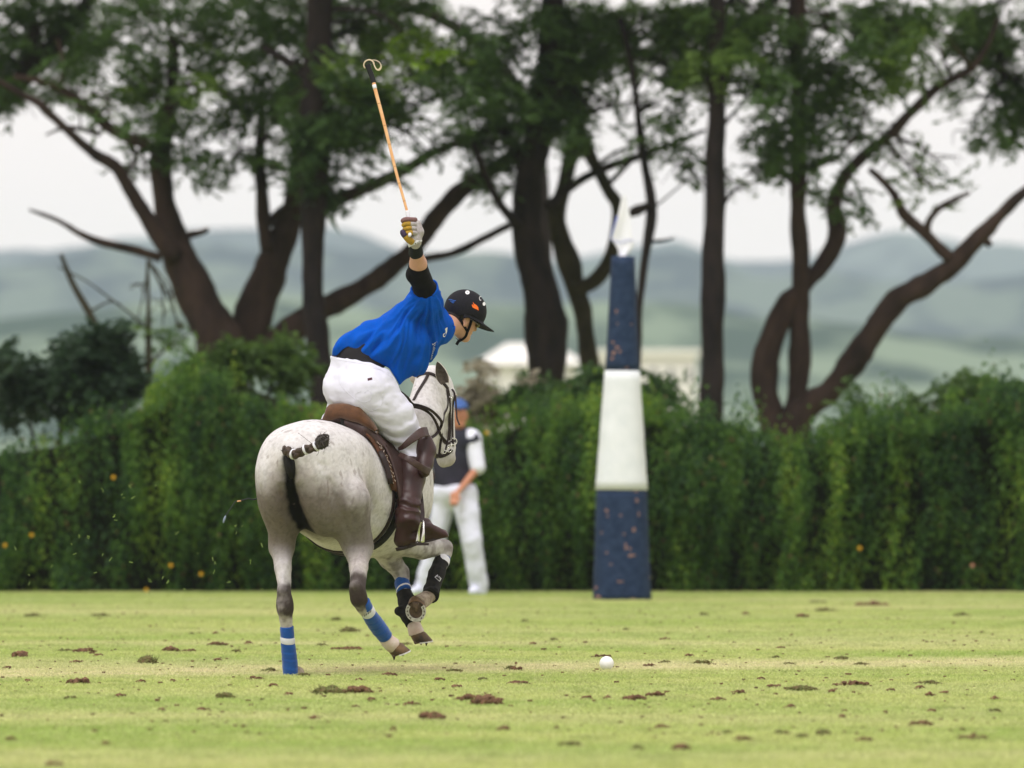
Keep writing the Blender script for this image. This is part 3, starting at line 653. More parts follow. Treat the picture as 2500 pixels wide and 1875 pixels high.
bush('bush', 'green bush peeping above the hedge behind the goal post', [(1400, 990, 80, 50), (1450, 950, 60, 50), (1570, 960, 60, 50), (1610, 975, 60, 40), (1340, 960, 50, 40), (1270, 960, 40, 40)], 12000, 84.5, 1.6, 205, ((.035, .08, .025), (.08, .15, .035)))
bush('bush', 'airy pale green bush above the hedge near the right edge', [(2280, 985, 80, 40), (2360, 955, 90, 40), (2450, 950, 90, 50), (2380, 1010, 160, 50), (2080, 1000, 60, 50), (2180, 1020, 80, 30)], 11000, 84.5, 1.8, 207, ((.06, .12, .035), (.11, .18, .05)))
bush('bush', 'dry beige bush beside the white building above the hedge', [(1168, 905, 20, 28), (1165, 965, 50, 38), (1150, 1000, 50, 35), (1210, 990, 40, 30), (1285, 960, 14, 60)], 5000, 84.8, 1.2, 209, ((.34, .29, .22), (.46, .42, .34)))

# ---------------------------------------------------------------- hills, buildings far away
def hill(name, D, prof, ca, cb, amp, wdt, seed, nscale):
    xs_ = np.linspace(-.13*D, .13*D, 150); px = xs_/D*FPX+1250; py = np.interp(px, [p[0] for p in prof], [p[1] for p in prof])
    zt = CAMZ+(HOR-py)/FPX*D; rows = 46; V = []
    for j in range(rows):
        t = j/(rows-1); sh = math.sin(min(t/.8, 1)*math.pi/2)**1.3 if t < .8 else math.cos((t-.8)/.2*math.pi/2)*.98+.02
        y = D-wdt*(1-t/.8); P = np.stack([xs_, np.full(150, y), np.zeros(150)], 1)
        z = zt*sh+(fbm(P, nscale, seed, 4)-.5)*amp*min(1, t*4) if t < .99 else zt*0-2
        V += list(np.stack([xs_, np.full(150, y), z if np.ndim(z) else xs_*0+z], 1))
    F = [(i*150+j, i*150+j+1, (i+1)*150+j+1, (i+1)*150+j) for i in range(rows-1) for j in range(149)]
    m = posmat(name+'_hazed_cover', lambda nt, p: n_mix(nt, n_noise(nt, p, 12.0/wdt*2.6, (1, .22, .9), 5, .44, .57), ca, cb))  # part of the distance haze is put into the hill colours as blue
    return tag(mesh_np(name, V, F, m), kind='structure')
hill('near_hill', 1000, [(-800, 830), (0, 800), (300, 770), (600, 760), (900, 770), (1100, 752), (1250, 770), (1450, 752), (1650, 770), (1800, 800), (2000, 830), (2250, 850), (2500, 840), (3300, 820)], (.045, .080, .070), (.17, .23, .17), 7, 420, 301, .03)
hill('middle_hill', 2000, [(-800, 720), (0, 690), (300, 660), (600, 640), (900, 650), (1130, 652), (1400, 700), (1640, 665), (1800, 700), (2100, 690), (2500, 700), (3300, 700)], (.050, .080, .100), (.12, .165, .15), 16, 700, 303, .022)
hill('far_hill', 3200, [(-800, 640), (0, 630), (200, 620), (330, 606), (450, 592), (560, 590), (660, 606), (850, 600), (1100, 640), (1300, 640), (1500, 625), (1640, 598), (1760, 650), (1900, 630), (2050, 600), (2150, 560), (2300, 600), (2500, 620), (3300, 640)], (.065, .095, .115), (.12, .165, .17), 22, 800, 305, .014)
m_wall = material('pale_render', (.80, .78, .76), rough=.8, var=(.74, .72, .70), var_scale=.3); m_roof = material('white_roof', (.82, .80, .77), rough=.8); m_win = material('dark_window', (.06, .07, .08), rough=.2)
def house(px0, px1, ptop, pbot, D, label, roof=True, nwin=4, storeys=2):
    a, b = W(px0, pbot, D), W(px1, ptop, D); w = b[0]-a[0]; h = b[2]-a[2]; dp = w*.6; c = np.array([(a[0]+b[0])/2, D+dp/2, 0]); z0 = a[2]-4; hw = h*(.55 if roof else 1.0)
    t = empty('building', (c[0], c[1], 0)); tag(t, label, 'building'); o = (c[0], c[1], 0)
    MB().add(*box([c[0], c[1], (z0+a[2]+hw)/2], (w, dp, a[2]+hw-z0))).build('wall', m_wall, t, smooth=False, origin=o)
    zt = a[2]+hw; r = MB(); e = .4
    if roof: r.add([(c[0]-w/2-e, D-e, zt), (c[0]+w/2+e, D-e, zt), (c[0]+w/2+e, D+dp+e, zt), (c[0]-w/2-e, D+dp+e, zt), (c[0]-w/4, c[1], zt+h*.45), (c[0]+w/4, c[1], zt+h*.45)], [(0, 1, 5, 4), (1, 2, 5), (2, 3, 4, 5), (3, 0, 4), (3, 2, 1, 0)])
    else: r.add(*box([c[0], c[1], zt+.15], (w+.5, dp+.5, .3)))
    r.build('roof', m_roof, t, smooth=False, origin=o)
    for s_ in range(storeys):
        for i in range(nwin):
            wx = c[0]-w/2+w*(i+.5)/nwin; wz = a[2]+hw*(s_+.5)/storeys; MB().add(*box([wx, D-.02, wz], (w/nwin*.28, .1, hw/storeys*.35))).build('window', m_win, t, smooth=False, origin=o)
house(1180, 1410, 838, 950, 420, 'bright white building among the trees between rider and goal post')
house(1450, 1700, 868, 965, 440, 'long low cream building behind the goal post', roof=False, nwin=6, storeys=1)

# ---------------------------------------------------------------- haze
m_haze = bpy.data.materials.new('haze_air'); m_haze.use_nodes = True; nt = m_haze.node_tree; nt.nodes.clear()
vo = nt.nodes.new('ShaderNodeOutputMaterial'); pvn = nt.nodes.new('ShaderNodeVolumePrincipled'); pvn.inputs['Density'].default_value = .00015; pvn.inputs['Color'].default_value = (.78, .90, 1.0, 1); pvn.inputs['Anisotropy'].default_value = .1
nt.links.new(pvn.outputs[0], vo.inputs['Volume'])
V, F = box((0, 2000, 60), (1500, 4400, 122)); tag(mesh_np('haze', V, F, m_haze, smooth=False), kind='stuff')
# ================================================================ THE HORSE (horse frame: x right, y forward, z up)
horse = empty('horse', (HX0, HY0, 0), -TH)
tag(horse, 'dappled grey polo pony cantering away with its rider, blue leg wraps and braided dark tail', 'horse')

FT = np.array([-.02, .03, .10, .20, .35, .55, .80, 1.0, 1.15, 1.30, 1.45, 1.56, 1.64])
ZT = np.array([1.22, 1.34, 1.415, 1.465, 1.492, 1.480, 1.445, 1.44, 1.475, 1.50, 1.42, 1.30, 1.16])
ZB = np.array([1.14, 1.05, .98, .93, .87, .785, .715, .68, .67, .70, .78, .90, 1.04])
HW = np.array([.05, .10, .160, .218, .272, .304, .322, .335, .325, .295, .255, .19, .08])
fs = np.linspace(FT[0], FT[-1], 200)
def _sm(y):
    v = np.interp(fs, FT, y); kx = np.hanning(17); kx /= kx.sum(); return np.convolve(np.pad(v, 8, 'edge'), kx, 'valid')
_zt, _zb, _hw = _sm(ZT), _sm(ZB), _sm(HW)
def trunk(P):
    y = P[..., 1]; zt = np.interp(y, fs, _zt); zb = np.interp(y, fs, _zb); w = np.interp(y, fs, _hw)
    h = (zt-zb)*.5; c = (zt+zb)*.5
    # fuller low, narrower top line (egg section)
    t = (P[..., 2]-c)/h; ww = w*(1-.10*np.clip(t, -1, 1))
    q = np.sqrt((P[..., 0]/ww)**2+t**2)
    d = (q-1)*np.minimum(w, h)*.9
    return np.maximum(d, np.maximum(fs[0]-y, y-fs[-1]))
F_ = Field((-.62, -.16, -.02), (.78, 2.28, 1.98), .0095)
F_.put((-.36, -.05, .62), (.36, 1.68, 1.56), trunk, k=.02)

# haunches
F_.ell((-.118, .20, 1.14), (.150, .24, .29), k=.05)
F_.ell((.126, .24, 1.12), (.160, .25, .31), k=.13)
F_.ell((.01, .22, 1.29), (.215, .26, .17), k=.06)
F_.ell((-.16, .42, 1.22), (.09, .14, .17), k=.06); F_.ell((.205, .42, 1.22), (.09, .14, .17), k=.06)   # point of hip
# buttock masses running down into the gaskins (semitendinosus)
LH = dict(thigh=HP(693, 1235, .17), stif=HP(690, 1290, .36), gas=HP(688, 1335, .22), gas2=HP(691, 1387, .13), hock=HP(696, 1455, .06), hk2=HP(696, 1478, .055),
          can=HP(698, 1512, .085), c2=HP(704, 1580, .13), fet=HP(710, 1636, .17), hoof=HP(718, 1652, .22))
RH = dict(thigh=HP(855, 1225, .24), stif=HP(858, 1272, .46), gas=HP(874, 1335, .36), gas2=HP(876, 1385, .24), hock=HP(873, 1440, .14), hk2=HP(877, 1462, .15),
          can=HP(886, 1482, .19), c2=HP(912, 1520, .30), fet=HP(940, 1556, .42), past=HP(948, 1570, .46))
F_.chain([LH['thigh'], LH['gas'], LH['gas2'], LH['hock']], [.125, .064, .050, .038], k=.06)
F_.chain([LH['stif'], LH['gas']], [.09, .055], k=.06)
F_.cone(LH['hock']+[0, -.028, .03], LH['hk2']+[0, .0, -.02], .030, .040, k=.03)      # point of hock
F_.cone(LH['gas2']+[0, -.03, 0], LH['hock']+[0, -.035, .03], .026, .018, k=.03)       # achilles tendon
F_.chain([LH['hk2'], LH['can'], LH['c2'], LH['fet']], [.047, .037, .030, .037], k=.03)
F_.chain([LH['fet'], LH['hoof']], [.037, .034], k=.02)
F_.chain([RH['thigh'], RH['gas'], RH['gas2'], RH['hock']], [.120, .072, .052, .044], k=.10)
F_.chain([RH['stif'], RH['gas']], [.085, .06], k=.10)
F_.cone(RH['hock']+[0, -.035, .025], RH['hk2'], .030, .042, k=.03)
F_.cone(RH['gas2']+[0, -.035, 0], RH['hock']+[0, -.04, .03], .026, .018, k=.03)
F_.chain([RH['hk2'], RH['can'], RH['c2'], RH['fet']], [.046, .037, .030, .037], k=.03)
F_.chain([RH['fet'], RH['past']], [.036, .032], k=.02)
# cleft between the buttocks and the groove in front of the haunch
CL = [HP(708, 1120, .0), HP(712, 1160, .02), HP(716, 1205, .05), HP(724, 1250, .09), HP(740, 1300, .13), HP(752, 1340, .18)]
for (a, b), r in zip(zip(CL[:-1], CL[1:]), (.012, .020, .030, .040, .055)):
    F_.cone(a+[0, -.10+r, 0], b+[0, -.09+r*1.6, 0], r, r*1.25, k=.06, sub=True)
F_.cone(CL[-1], CL[-1]+[.01, .25, -.08], .07, .09, k=.05, sub=True)
_fl = [HP(862, 1150, .40), HP(885, 1200, .46), HP(913, 1232, .56)]
F_.cone(_fl[1]+[.020, 0, .01], _fl[2]+[.022, .02, 0], .009, .010, k=.05, sub=True)
F_.ell((.165, .44, 1.16), (.110, .24, .24), k=.10)
F_.cone((-.285, .08, 1.10), (-.275, .12, .86), .006, .006, k=.04, sub=True)

# shoulders, chest, forelegs
for sx in (-1, 1):
    F_.ell((sx*.20, 1.40, 1.10), (.105, .17, .28), k=.06)
    F_.ell((sx*.13, 1.55, 1.02), (.10, .11, .13), k=.06)
RF = dict(elb=HP(968, 1312, 1.30), mid=HP(1030, 1338, 1.46), knee=HP(1086, 1336, 1.60), k2=HP(1086, 1350, 1.59), can=HP(1078, 1382, 1.53), fet=HP(1051, 1452, 1.36), past=HP(1032, 1470, 1.30))
LF = dict(elb=HP(925, 1305, 1.26), mid=HP(950, 1364, 1.38), knee=HP(979, 1398, 1.47), k2=HP(982, 1412, 1.46), can=HP(984, 1436, 1.42), fet=HP(1004, 1508, 1.34), past=HP(1014, 1528, 1.34))
F_.chain([RF['elb'], RF['mid'], RF['knee']], [.105, .066, .043], k=.06)
F_.chain([RF['knee'], RF['k2'], RF['can'], RF['fet']], [.044, .041, .031, .036], k=.02)
F_.chain([RF['fet'], RF['past']], [.036, .032], k=.02)
F_.chain([LF['elb'], LF['mid'], LF['knee']], [.10, .064, .046], k=.06)
F_.chain([LF['knee'], LF['k2'], LF['can'], LF['fet']], [.046, .042, .031, .036], k=.02)
F_.chain([LF['fet'], LF['past']], [.036, .032], k=.02)

# neck
poll = HP(1047, 918, 1.90)
F_.chain([(.02, 1.32, 1.20), (.07, 1.50, 1.31), (.135, 1.70, 1.47), poll+[.015, -.03, -.05]], [.26, .215, .150, .108], k=.06, flat=.66, side=unit((1, -.3, 0)))
# head: own frame  hs right, hd down along the head, hp towards the face
_al = math.radians(42)
hp = dirH((math.sin(_al), math.cos(_al), 0)); hs = dirH((math.cos(_al), -math.sin(_al), 0))
h_top = HP(1064, 925, 1.95); h_bot = HP(1092, 1118, 1.99)
hd = unit(h_bot-h_top); hp = unit(hp-hd*(hp@hd)); hs = np.cross(hd, hp)
if hs@dirH((1, 0, 0)) < 0: hs = -hs
def HD(s, d, p): return h_top+hs*s+hd*d+hp*p
RH3 = np.stack([hs, hd, hp], 1)
F_.ell(HD(0, .03, -.01), (.078, .10, .095), RH3, k=.05)
F_.ell(HD(0, .15, -.055), (.082, .135, .115), RH3, k=.05)
F_.cone(HD(0, .06, .035), HD(0, .40, .022), .070, .046, k=.04)
F_.cone(HD(0, .20, -.11), HD(0, .44, -.045), .045, .030, k=.03)
F_.ell(HD(0, .455, .0), (.056, .075, .062), RH3, k=.035)
F_.ell(HD(0, .49, -.042), (.034, .04, .032), RH3, k=.025)
for sx in (-1, 1):
    F_.ell(HD(sx*.070, .105, .045), (.024, .036, .026), RH3, k=.02)        # brow
    F_.ell(HD(sx*.062, .17, -.085), (.03, .08, .07), RH3, k=.03)           # cheek
    F_.ell(HD(sx*.040, .465, .045), (.014, .022, .018), RH3, k=.015, sub=True)
    F_.cone(HD(sx*.055, .22, -.02), HD(sx*.045, .36, -.015), .008, .006, k=.02, sub=True)
    F_.cone(HD(sx*.070, .035, -.02), HD(sx*.072, .0, -.03), .02, .02, k=.02)
HV, HF = F_.mesh(smooth=2)
# muscle relief: gentle ripples along skin
HN = vnormals(HV, HF)
HV = HV+HN*((fbm(HV, 9, 3, 3)-.5)*.010)[:, None]
del F_
# muscle lines: shallow grooves (+) and ridges (-) seen on the quarters and gaskins
for L, f_, dp, w_ in (([(800, 1120), (820, 1190), (834, 1260), (838, 1325)], .12, .010, .022), ([(656, 1175), (666, 1255), (679, 1322)], .12, .009, .018), ([(852, 1158), (885, 1200), (914, 1236)], .42, .006, .016),
                      ([(905, 1245), (899, 1290), (886, 1330)], .40, .007, .016), ([(868, 1345), (874, 1395), (882, 1425)], .24, .006, .010), ([(680, 1345), (683, 1400), (690, 1440)], .14, .006, .010),
                      ([(845, 1150), (868, 1185), (893, 1225)], .38, -.007, .020), ([(704, 1345), (707, 1400), (708, 1440)], .14, -.004, .010), ([(760, 1150), (778, 1215), (800, 1290)], .08, -.006, .035), ([(850, 1345), (858, 1400), (862, 1430)], .24, -.004, .010)):
    Q_ = V2_ = HV[:, [0, 2]]; pl_ = [HP(a, b, f_)[[0, 2]] for a, b in L]; dm_ = np.full(len(HV), 9.0)
    for a, b in zip(pl_[:-1], pl_[1:]):
        ba = b-a; t_ = np.clip(((Q_-a)@ba)/(ba@ba), 0, 1); dm_ = np.minimum(dm_, np.linalg.norm(Q_-a-t_[:, None]*ba, axis=1))
    ends = np.minimum(np.linalg.norm(Q_-pl_[0], axis=1), np.linalg.norm(Q_-pl_[-1], axis=1))
    HV = HV-HN*(dp*np.exp(-(dm_/w_)**2)*sstep(0, .05, ends+.01)*(HV[:, 1] < .75)*sstep(.15, -.25, HN[:, 1]-.25))[:, None]

# coat colours: pale flea-bitten grey, darker behind, black skin in the cleft, dark hocks
def coat(V):
    x, y, z = V.T
    n1 = fbm(V, 7, 11, 4); n2 = fbm(V, 22, 12, 4); n3 = fbm(V, 60, 5, 2)
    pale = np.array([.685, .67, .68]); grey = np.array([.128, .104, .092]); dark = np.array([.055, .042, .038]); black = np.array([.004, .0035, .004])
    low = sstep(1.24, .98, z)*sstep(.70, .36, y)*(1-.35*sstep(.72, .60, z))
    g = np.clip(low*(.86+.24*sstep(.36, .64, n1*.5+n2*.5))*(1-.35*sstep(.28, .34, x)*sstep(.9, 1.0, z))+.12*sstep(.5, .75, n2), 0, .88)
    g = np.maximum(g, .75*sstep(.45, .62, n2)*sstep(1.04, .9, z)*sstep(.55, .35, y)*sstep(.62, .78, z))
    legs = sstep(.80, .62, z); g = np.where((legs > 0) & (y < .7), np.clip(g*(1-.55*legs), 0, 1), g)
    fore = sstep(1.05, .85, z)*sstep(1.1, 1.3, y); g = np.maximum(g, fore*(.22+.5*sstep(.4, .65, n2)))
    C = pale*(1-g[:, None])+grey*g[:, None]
    # hocks and knees
    for c, r in ((LH['hock'], .11), (RH['hock'], .14), (LH['hk2'], .10), (RH['hk2'], .11)):
        d = np.sqrt(((V-c)**2).sum(1)); m = sstep(r, r*.45, d+(n2-.5)*.09)*.95
        C = C*(1-m[:, None])+dark*m[:, None]*.9
    for c, r in ((RF['knee'], .085), (LF['knee'], .08)):
        d = np.sqrt(((V-c)**2).sum(1)); m = sstep(r, r*.3, d+(n2-.5)*.06)*.55
        C = C*(1-m[:, None])+dark*m[:, None]*2.0
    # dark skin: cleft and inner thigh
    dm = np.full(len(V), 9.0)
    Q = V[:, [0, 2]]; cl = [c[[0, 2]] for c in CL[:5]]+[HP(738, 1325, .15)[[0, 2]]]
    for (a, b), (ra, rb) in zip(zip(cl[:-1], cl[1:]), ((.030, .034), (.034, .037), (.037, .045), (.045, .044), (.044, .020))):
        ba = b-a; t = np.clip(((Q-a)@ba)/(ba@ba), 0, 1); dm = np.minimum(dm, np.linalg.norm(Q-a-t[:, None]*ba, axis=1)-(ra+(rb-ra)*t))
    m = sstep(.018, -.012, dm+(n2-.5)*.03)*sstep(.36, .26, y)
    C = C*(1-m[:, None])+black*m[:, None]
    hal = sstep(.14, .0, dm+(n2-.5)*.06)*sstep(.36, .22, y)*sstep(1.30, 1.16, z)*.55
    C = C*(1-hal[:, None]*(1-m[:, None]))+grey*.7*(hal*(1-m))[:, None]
    # pale pasterns, muzzle
    for c in (RH['past'], LF['past'], RF['past']):
        d = np.sqrt(((V-c)**2).sum(1)); m = sstep(.09, .05, d); C = C*(1-m[:, None])+np.array([.62, .47, .38])*m[:, None]
    d = (V-HD(0, .50, 0)); m = sstep(.10, .03, np.sqrt((d*d).sum(1)))*.6; C = C*(1-m[:, None])+np.array([.25, .21, .19])*m[:, None]
    fl_ = vnoise(V*[1, 1, .6], 55, 71)*vnoise(V, 17, 72); m = sstep(.52, .62, fl_)*.45*sstep(.8, 1.0, z); C = C*(1-m[:, None])+np.array([.16, .12, .10])*m[:, None]
    pk = sstep(.35, .6, fbm(V, 5, 81, 3))*sstep(1.35, 1.15, z)*sstep(.6, .2, y)*.25; C = C*(1-pk[:, None])+C*np.array([1.12, .96, .88])*pk[:, None]
    m = sstep(.56, .62, n3)*.14; C = C*(1-m[:, None])
    return C
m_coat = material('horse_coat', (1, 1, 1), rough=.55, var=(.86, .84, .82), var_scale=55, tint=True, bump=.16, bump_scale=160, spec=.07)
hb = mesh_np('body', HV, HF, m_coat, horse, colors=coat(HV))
HBVH = BVHTree.FromPolygons([tuple(v) for v in HV], [tuple(map(int, f)) for f in HF])
# ---------------------------------------------------------------- horse: gear, hooves, tail
m_hoof = material('hoof_horn', (.045, .030, .022), rough=.6, var=(.20, .115, .05), var_scale=14, bump=.3, bump_scale=60)
m_sole = material('hoof_sole', (.10, .07, .05), rough=.9, var=(.19, .13, .09), var_scale=40, bump=.5, bump_scale=80)
m_shoe = material('steel_shoe', (.80, .79, .78), rough=.5, metallic=.15, var=(.42, .40, .38), var_scale=60)
m_mud = material('caked_soil', (.045, .025, .016), rough=.95, bump=.6, bump_scale=90)
m_blue = material('blue_bandage', (.008, .085, .36), rough=.85, var=(.010, .065, .29), var_scale=25, bump=.35, bump_scale=120, bstretch=(1, 1, 3), spec=.2, sheen=.3)
m_tape = material('white_tape', (.74, .74, .80), rough=.6, var=(.66, .66, .72), var_scale=30)
m_blk = material('black_boot', (.007, .007, .008), rough=.8, var=(.018, .016, .015), var_scale=30, bump=.3, bump_scale=150, spec=.2)
m_blkdust = material('dusty_boot_top', (.07, .055, .045), rough=.9, var=(.035, .03, .028), var_scale=35, bump=.3, bump_scale=150)
m_leather = material('bridle_leather', (.014, .007, .007), rough=.55, var=(.024, .012, .011), var_scale=30, spec=.3)
m_metal = material('steel', (.75, .74, .72), rough=.22, metallic=1.0)
m_hair = material('tail_hair', (.030, .019, .015), rough=.55, var=(.075, .045, .028), var_scale=40, bump=.6, bump_scale=220, bstretch=(1, 1, .3))
m_hairg = material('braid_tuft_hair', (.075, .062, .058), rough=.55, var=(.025, .018, .017), var_scale=60, bump=.6, bump_scale=220)
m_eye = material('horse_eye', (.006, .004, .004), rough=.12, spec=.6)

def cam_hit(px, py, bvh=None, off=0.0):
    o = toH(np.array([0, 0, CAMZ])); d = unit(dirH(W(px, py, 1.0)-np.array([0, 0, CAMZ])))
    h = (bvh or HBVH).ray_cast(Vector(o), Vector(d))
    if h[0] is None: return None, None
    return np.array(h[0])+np.array(h[1])*off, np.array(h[1])
def snap(p, bvh=None, off=0.002):
    h = (bvh or HBVH).find_nearest(Vector(p)); n = np.array(h[1]); return np.array(h[0])+n*off, n
def strap(pts, w, t=.003, n=40, bvh=None, off=.002, snap_it=True, nrm=None, smooth=4):
    P = spline(pts, n)
    if snap_it:
        Q = [snap(p, bvh, off) for p in P]; P = np.array([q[0] for q in Q]); N = np.array([q[1] for q in Q])
    else:
        N = np.array([snap(p, bvh, off)[1] for p in P]) if nrm is None else np.broadcast_to(np.array(nrm, float), P.shape).copy()
    for _ in range(smooth):
        N[1:-1] = (N[:-2]+N[1:-1]+N[2:])/3
        if snap_it: P[1:-1] = (P[:-2]+2*P[1:-1]+P[2:])/4
    N /= np.linalg.norm(N, axis=1)[:, None]
    return ribbon(P, N, w, t)

# hooves
def hoof(cen, dn, toe, w=.060, L=.072, shoe=True, mud=True, seed=0, parent=horse):
    """cen: coronet centre; dn: towards the sole; toe: towards the toe"""
    dn = unit(dn); toe = unit(toe-dn*(np.dot(toe, dn))); sd = np.cross(toe, dn)
    mb = MB(); V = []; F = []; seg = 24; rings = [(0, .80, 0), (.10, .86, .004), (.5, .93, .016), (.95, 1.02, .030), (1.0, 1.0, .031)]
    for t, s, sh in rings:
        for j in range(seg):
            a = 2*math.pi*j/seg; ca, sa = math.cos(a), math.sin(a)
            r = 1.0 if ca > -.2 else 1.0-.10*(-ca-.2)
            V.append(cen+dn*(L*t*(1.0 if ca > 0 else 1-.12*-ca))+toe*(ca*w*s*r*1.05+sh)+sd*sa*w*s*.95)
    for i in range(len(rings)-1):
        for j in range(seg):
            k = (j+1) % seg; F.append((i*seg+j, (i+1)*seg+j, (i+1)*seg+k, i*seg+k))
    F.append(tuple(range(seg)))
    h = MB().add(V, F).build('hoof', m_hoof, parent)
    # sole with frog, slightly sunk
    base = cen+dn*(L-.004)+toe*.031; S = MB(); sv = []; 
    for ring, (rr, dp) in enumerate(((.97, .003), (.78, -.006), (.4, -.009))):
        for j in range(seg):
            a = 2*math.pi*j/seg; sv.append(base+toe*math.cos(a)*w*rr*(1.02 if math.cos(a) > 0 else .92)+sd*math.sin(a)*w*rr*.93+dn*dp)
    sv.append(base-dn*.009); sf = []
    for i in range(2):
        for j in range(seg):
            k = (j+1) % seg; sf.append((i*seg+j, (i+1)*seg+j, (i+1)*seg+k, i*seg+k))
    for j in range(seg): sf.append((2*seg+j, 3*seg, 2*seg+(j+1) % seg))
    S.add(sv, sf)
    fv, ff = loft([base-toe*w*.88+dn*.003, base-toe*w*.3+dn*.001, base+toe*w*.25-dn*.005], [.022, .014, .003], [.010, .010, .003], 8, up=sd); S.add(fv, ff)
    S.build('sole', m_sole, h, smooth=True)
    if shoe:
        arc = []; n = 25
        for i in range(n):
            a = math.radians(-128+256*i/(n-1)); r = w*.86
            arc.append(base+toe*math.cos(a)*r*1.06+sd*math.sin(a)*r*.97+dn*.007)
        sv, sf = loft(arc, [.0095 if 1 < i < n-2 else .007 for i in range(n)], [.005]*n, 8, up=sd, power=.6)
        # orient: wide side lies in the sole plane
        T, U, B = frames(np.array(arc), sd)
        sv = []
        for i in range(n):
            out = unit(arc[i]-base-dn*.007)
            for (a, b) in ((-1, -.5), (1, -.5), (1, .7), (.35, .8), (.1, .3), (-.2, .3), (-.45, .8), (-1, .7)):
                sv.append(arc[i]+out*a*.0105+dn*b*.006)
        sf = []
        for i in range(n-1):
            for j in range(8): sf.append((i*8+j, i*8+(j+1) % 8, (i+1)*8+(j+1) % 8, (i+1)*8+j))
        sf += [tuple(range(8)), tuple((n-1)*8+j for j in range(8))[::-1]]
        ob = MB().add(sv, sf).build('horseshoe', m_shoe, h, smooth=False)
        nb = MB()
        for a in (-115, -90, -65, -42, 42, 65, 90, 115):
            a = math.radians(a); c = base+toe*math.cos(a)*w*.86*1.06+sd*math.sin(a)*w*.86*.97+dn*.0095
            tg = unit(-toe*math.sin(a)+sd*math.cos(a)); nb.add(*box(c, (.009, .005, .004), np.stack([tg, np.cross(dn, tg), dn], 1)))
        nb.build('nail_groove', m_mud, h, smooth=False)['kind'] = 'stuff'
    if mud:
        r = random.Random(seed); mm = MB()
        for i in range(2):
            a = r.uniform(0, 6.28); q = r.uniform(.5, .95)*w; c = base+toe*math.cos(a)*q+sd*math.sin(a)*q+dn*.008
            L2 = r.uniform(.008, .024); mm.add(*loft([c-dn*.006, c+dn*L2*.5, c+dn*L2+np.array([r.uniform(-.006, .006), 0, -.004])], [r.uniform(.008, .014), .007, .002], seg=6, up=sd))
        mm.build('caked_soil', m_mud, h)['kind'] = 'stuff'
    return h
def wd(x, y, z): return dirH((x, y, z))
hoof(RH['past']+wd(.028, .0, -.012), wd(.30, .12, -.95), wd(.85, .5, .3), w=.056, L=.060, seed=1)
hoof(LH['hoof']+wd(.022, 0, .012), wd(.05, .2, -1), wd(.35, .9, .1), w=.056, L=.035, seed=2, shoe=False, mud=False)
hoof(LF['past']+wd(.008, 0, -.040), wd(.12, .05, -1), wd(.9, .35, .15), w=.056, L=.058, seed=3)
rf_sole = HY(1015, 1487, 50.26)
_dn = unit(wd(-.10, -.93, -.30))
hoof(rf_sole-_dn*.062-wd(.0, -.10, -.42)*.0-unit(wd(0, -.3, -.95))*.018, _dn, wd(-.05, -.3, -.95), w=.060, L=.062, mud=False, seed=4)
# pasterns: skin-coloured hair sleeves running into the hooves
m_past = material('pastern_hair', (.58, .44, .38), rough=.8, var=(.68, .60, .55), var_scale=22, bump=.4, bump_scale=180)
m_pastb = material('brown_pastern_hair', (.20, .15, .11), rough=.8, var=(.45, .38, .30), var_scale=30, bump=.4, bump_scale=180)
def pastern(a, b, ra, rb, m):
    P = spline([a, (np.array(a)+b)/2+wd(0, -.006, -.004), b], 8); V, F = loft(P, np.interp(np.linspace(0, 1, 8), [0, .6, 1], [ra, (ra+rb)/2*1.04, rb]), seg=18)
    return MB().add(V, F).build('pastern', m, horse)
pastern(RH['fet'], RH['past']+wd(.028, 0, -.014), .040, .047, m_past)
pastern(LF['fet']+wd(.01, 0, -.02), LF['past']+wd(.008, 0, -.045), .038, .048, m_past)
pastern(RF['fet'], rf_sole-_dn*.058+wd(.0, 0, .012), .040, .050, m_pastb)
pastern(LH['fet']+wd(0, 0, .01), LH['hoof']+wd(.018, 0, .012), .038, .048, m_pastb)

# leg wraps: wound bandage with ridges
def wrap(pts, rad, mat, name, turns=7, amp=.0016, n=60, seg=28, tilt=0.0, flat=1.0):
    P = spline(pts, n); R = np.interp(np.linspace(0, 1, n), np.linspace(0, 1, len(rad)), rad)
    T, U, B = frames(P, (0, 1, 0)); V = []; F = []
    for i in range(n):
        for j in range(seg):
            a = 2*math.pi*j/seg; ph = (i/(n-1)*turns+j/seg) % 1.0
            r = R[i]+amp*(1.0-2.0*ph)*(.6+.4*math.sin(i*.7))
            if i == 0 or i == n-1: r -= .004
            V.append(P[i]+U[i]*math.cos(a)*r*flat+B[i]*math.sin(a)*r+T[i]*tilt*math.sin(a))
    for i in range(n-1):
        for j in range(seg):
            k = (j+1) % seg; F.append((i*seg+j, i*seg+k, (i+1)*seg+k, (i+1)*seg+j))
    F.append(tuple(range(seg))[::-1]); F.append(tuple((n-1)*seg+j for j in range(seg)))
    return MB().add(V, F).build(name, mat, horse)
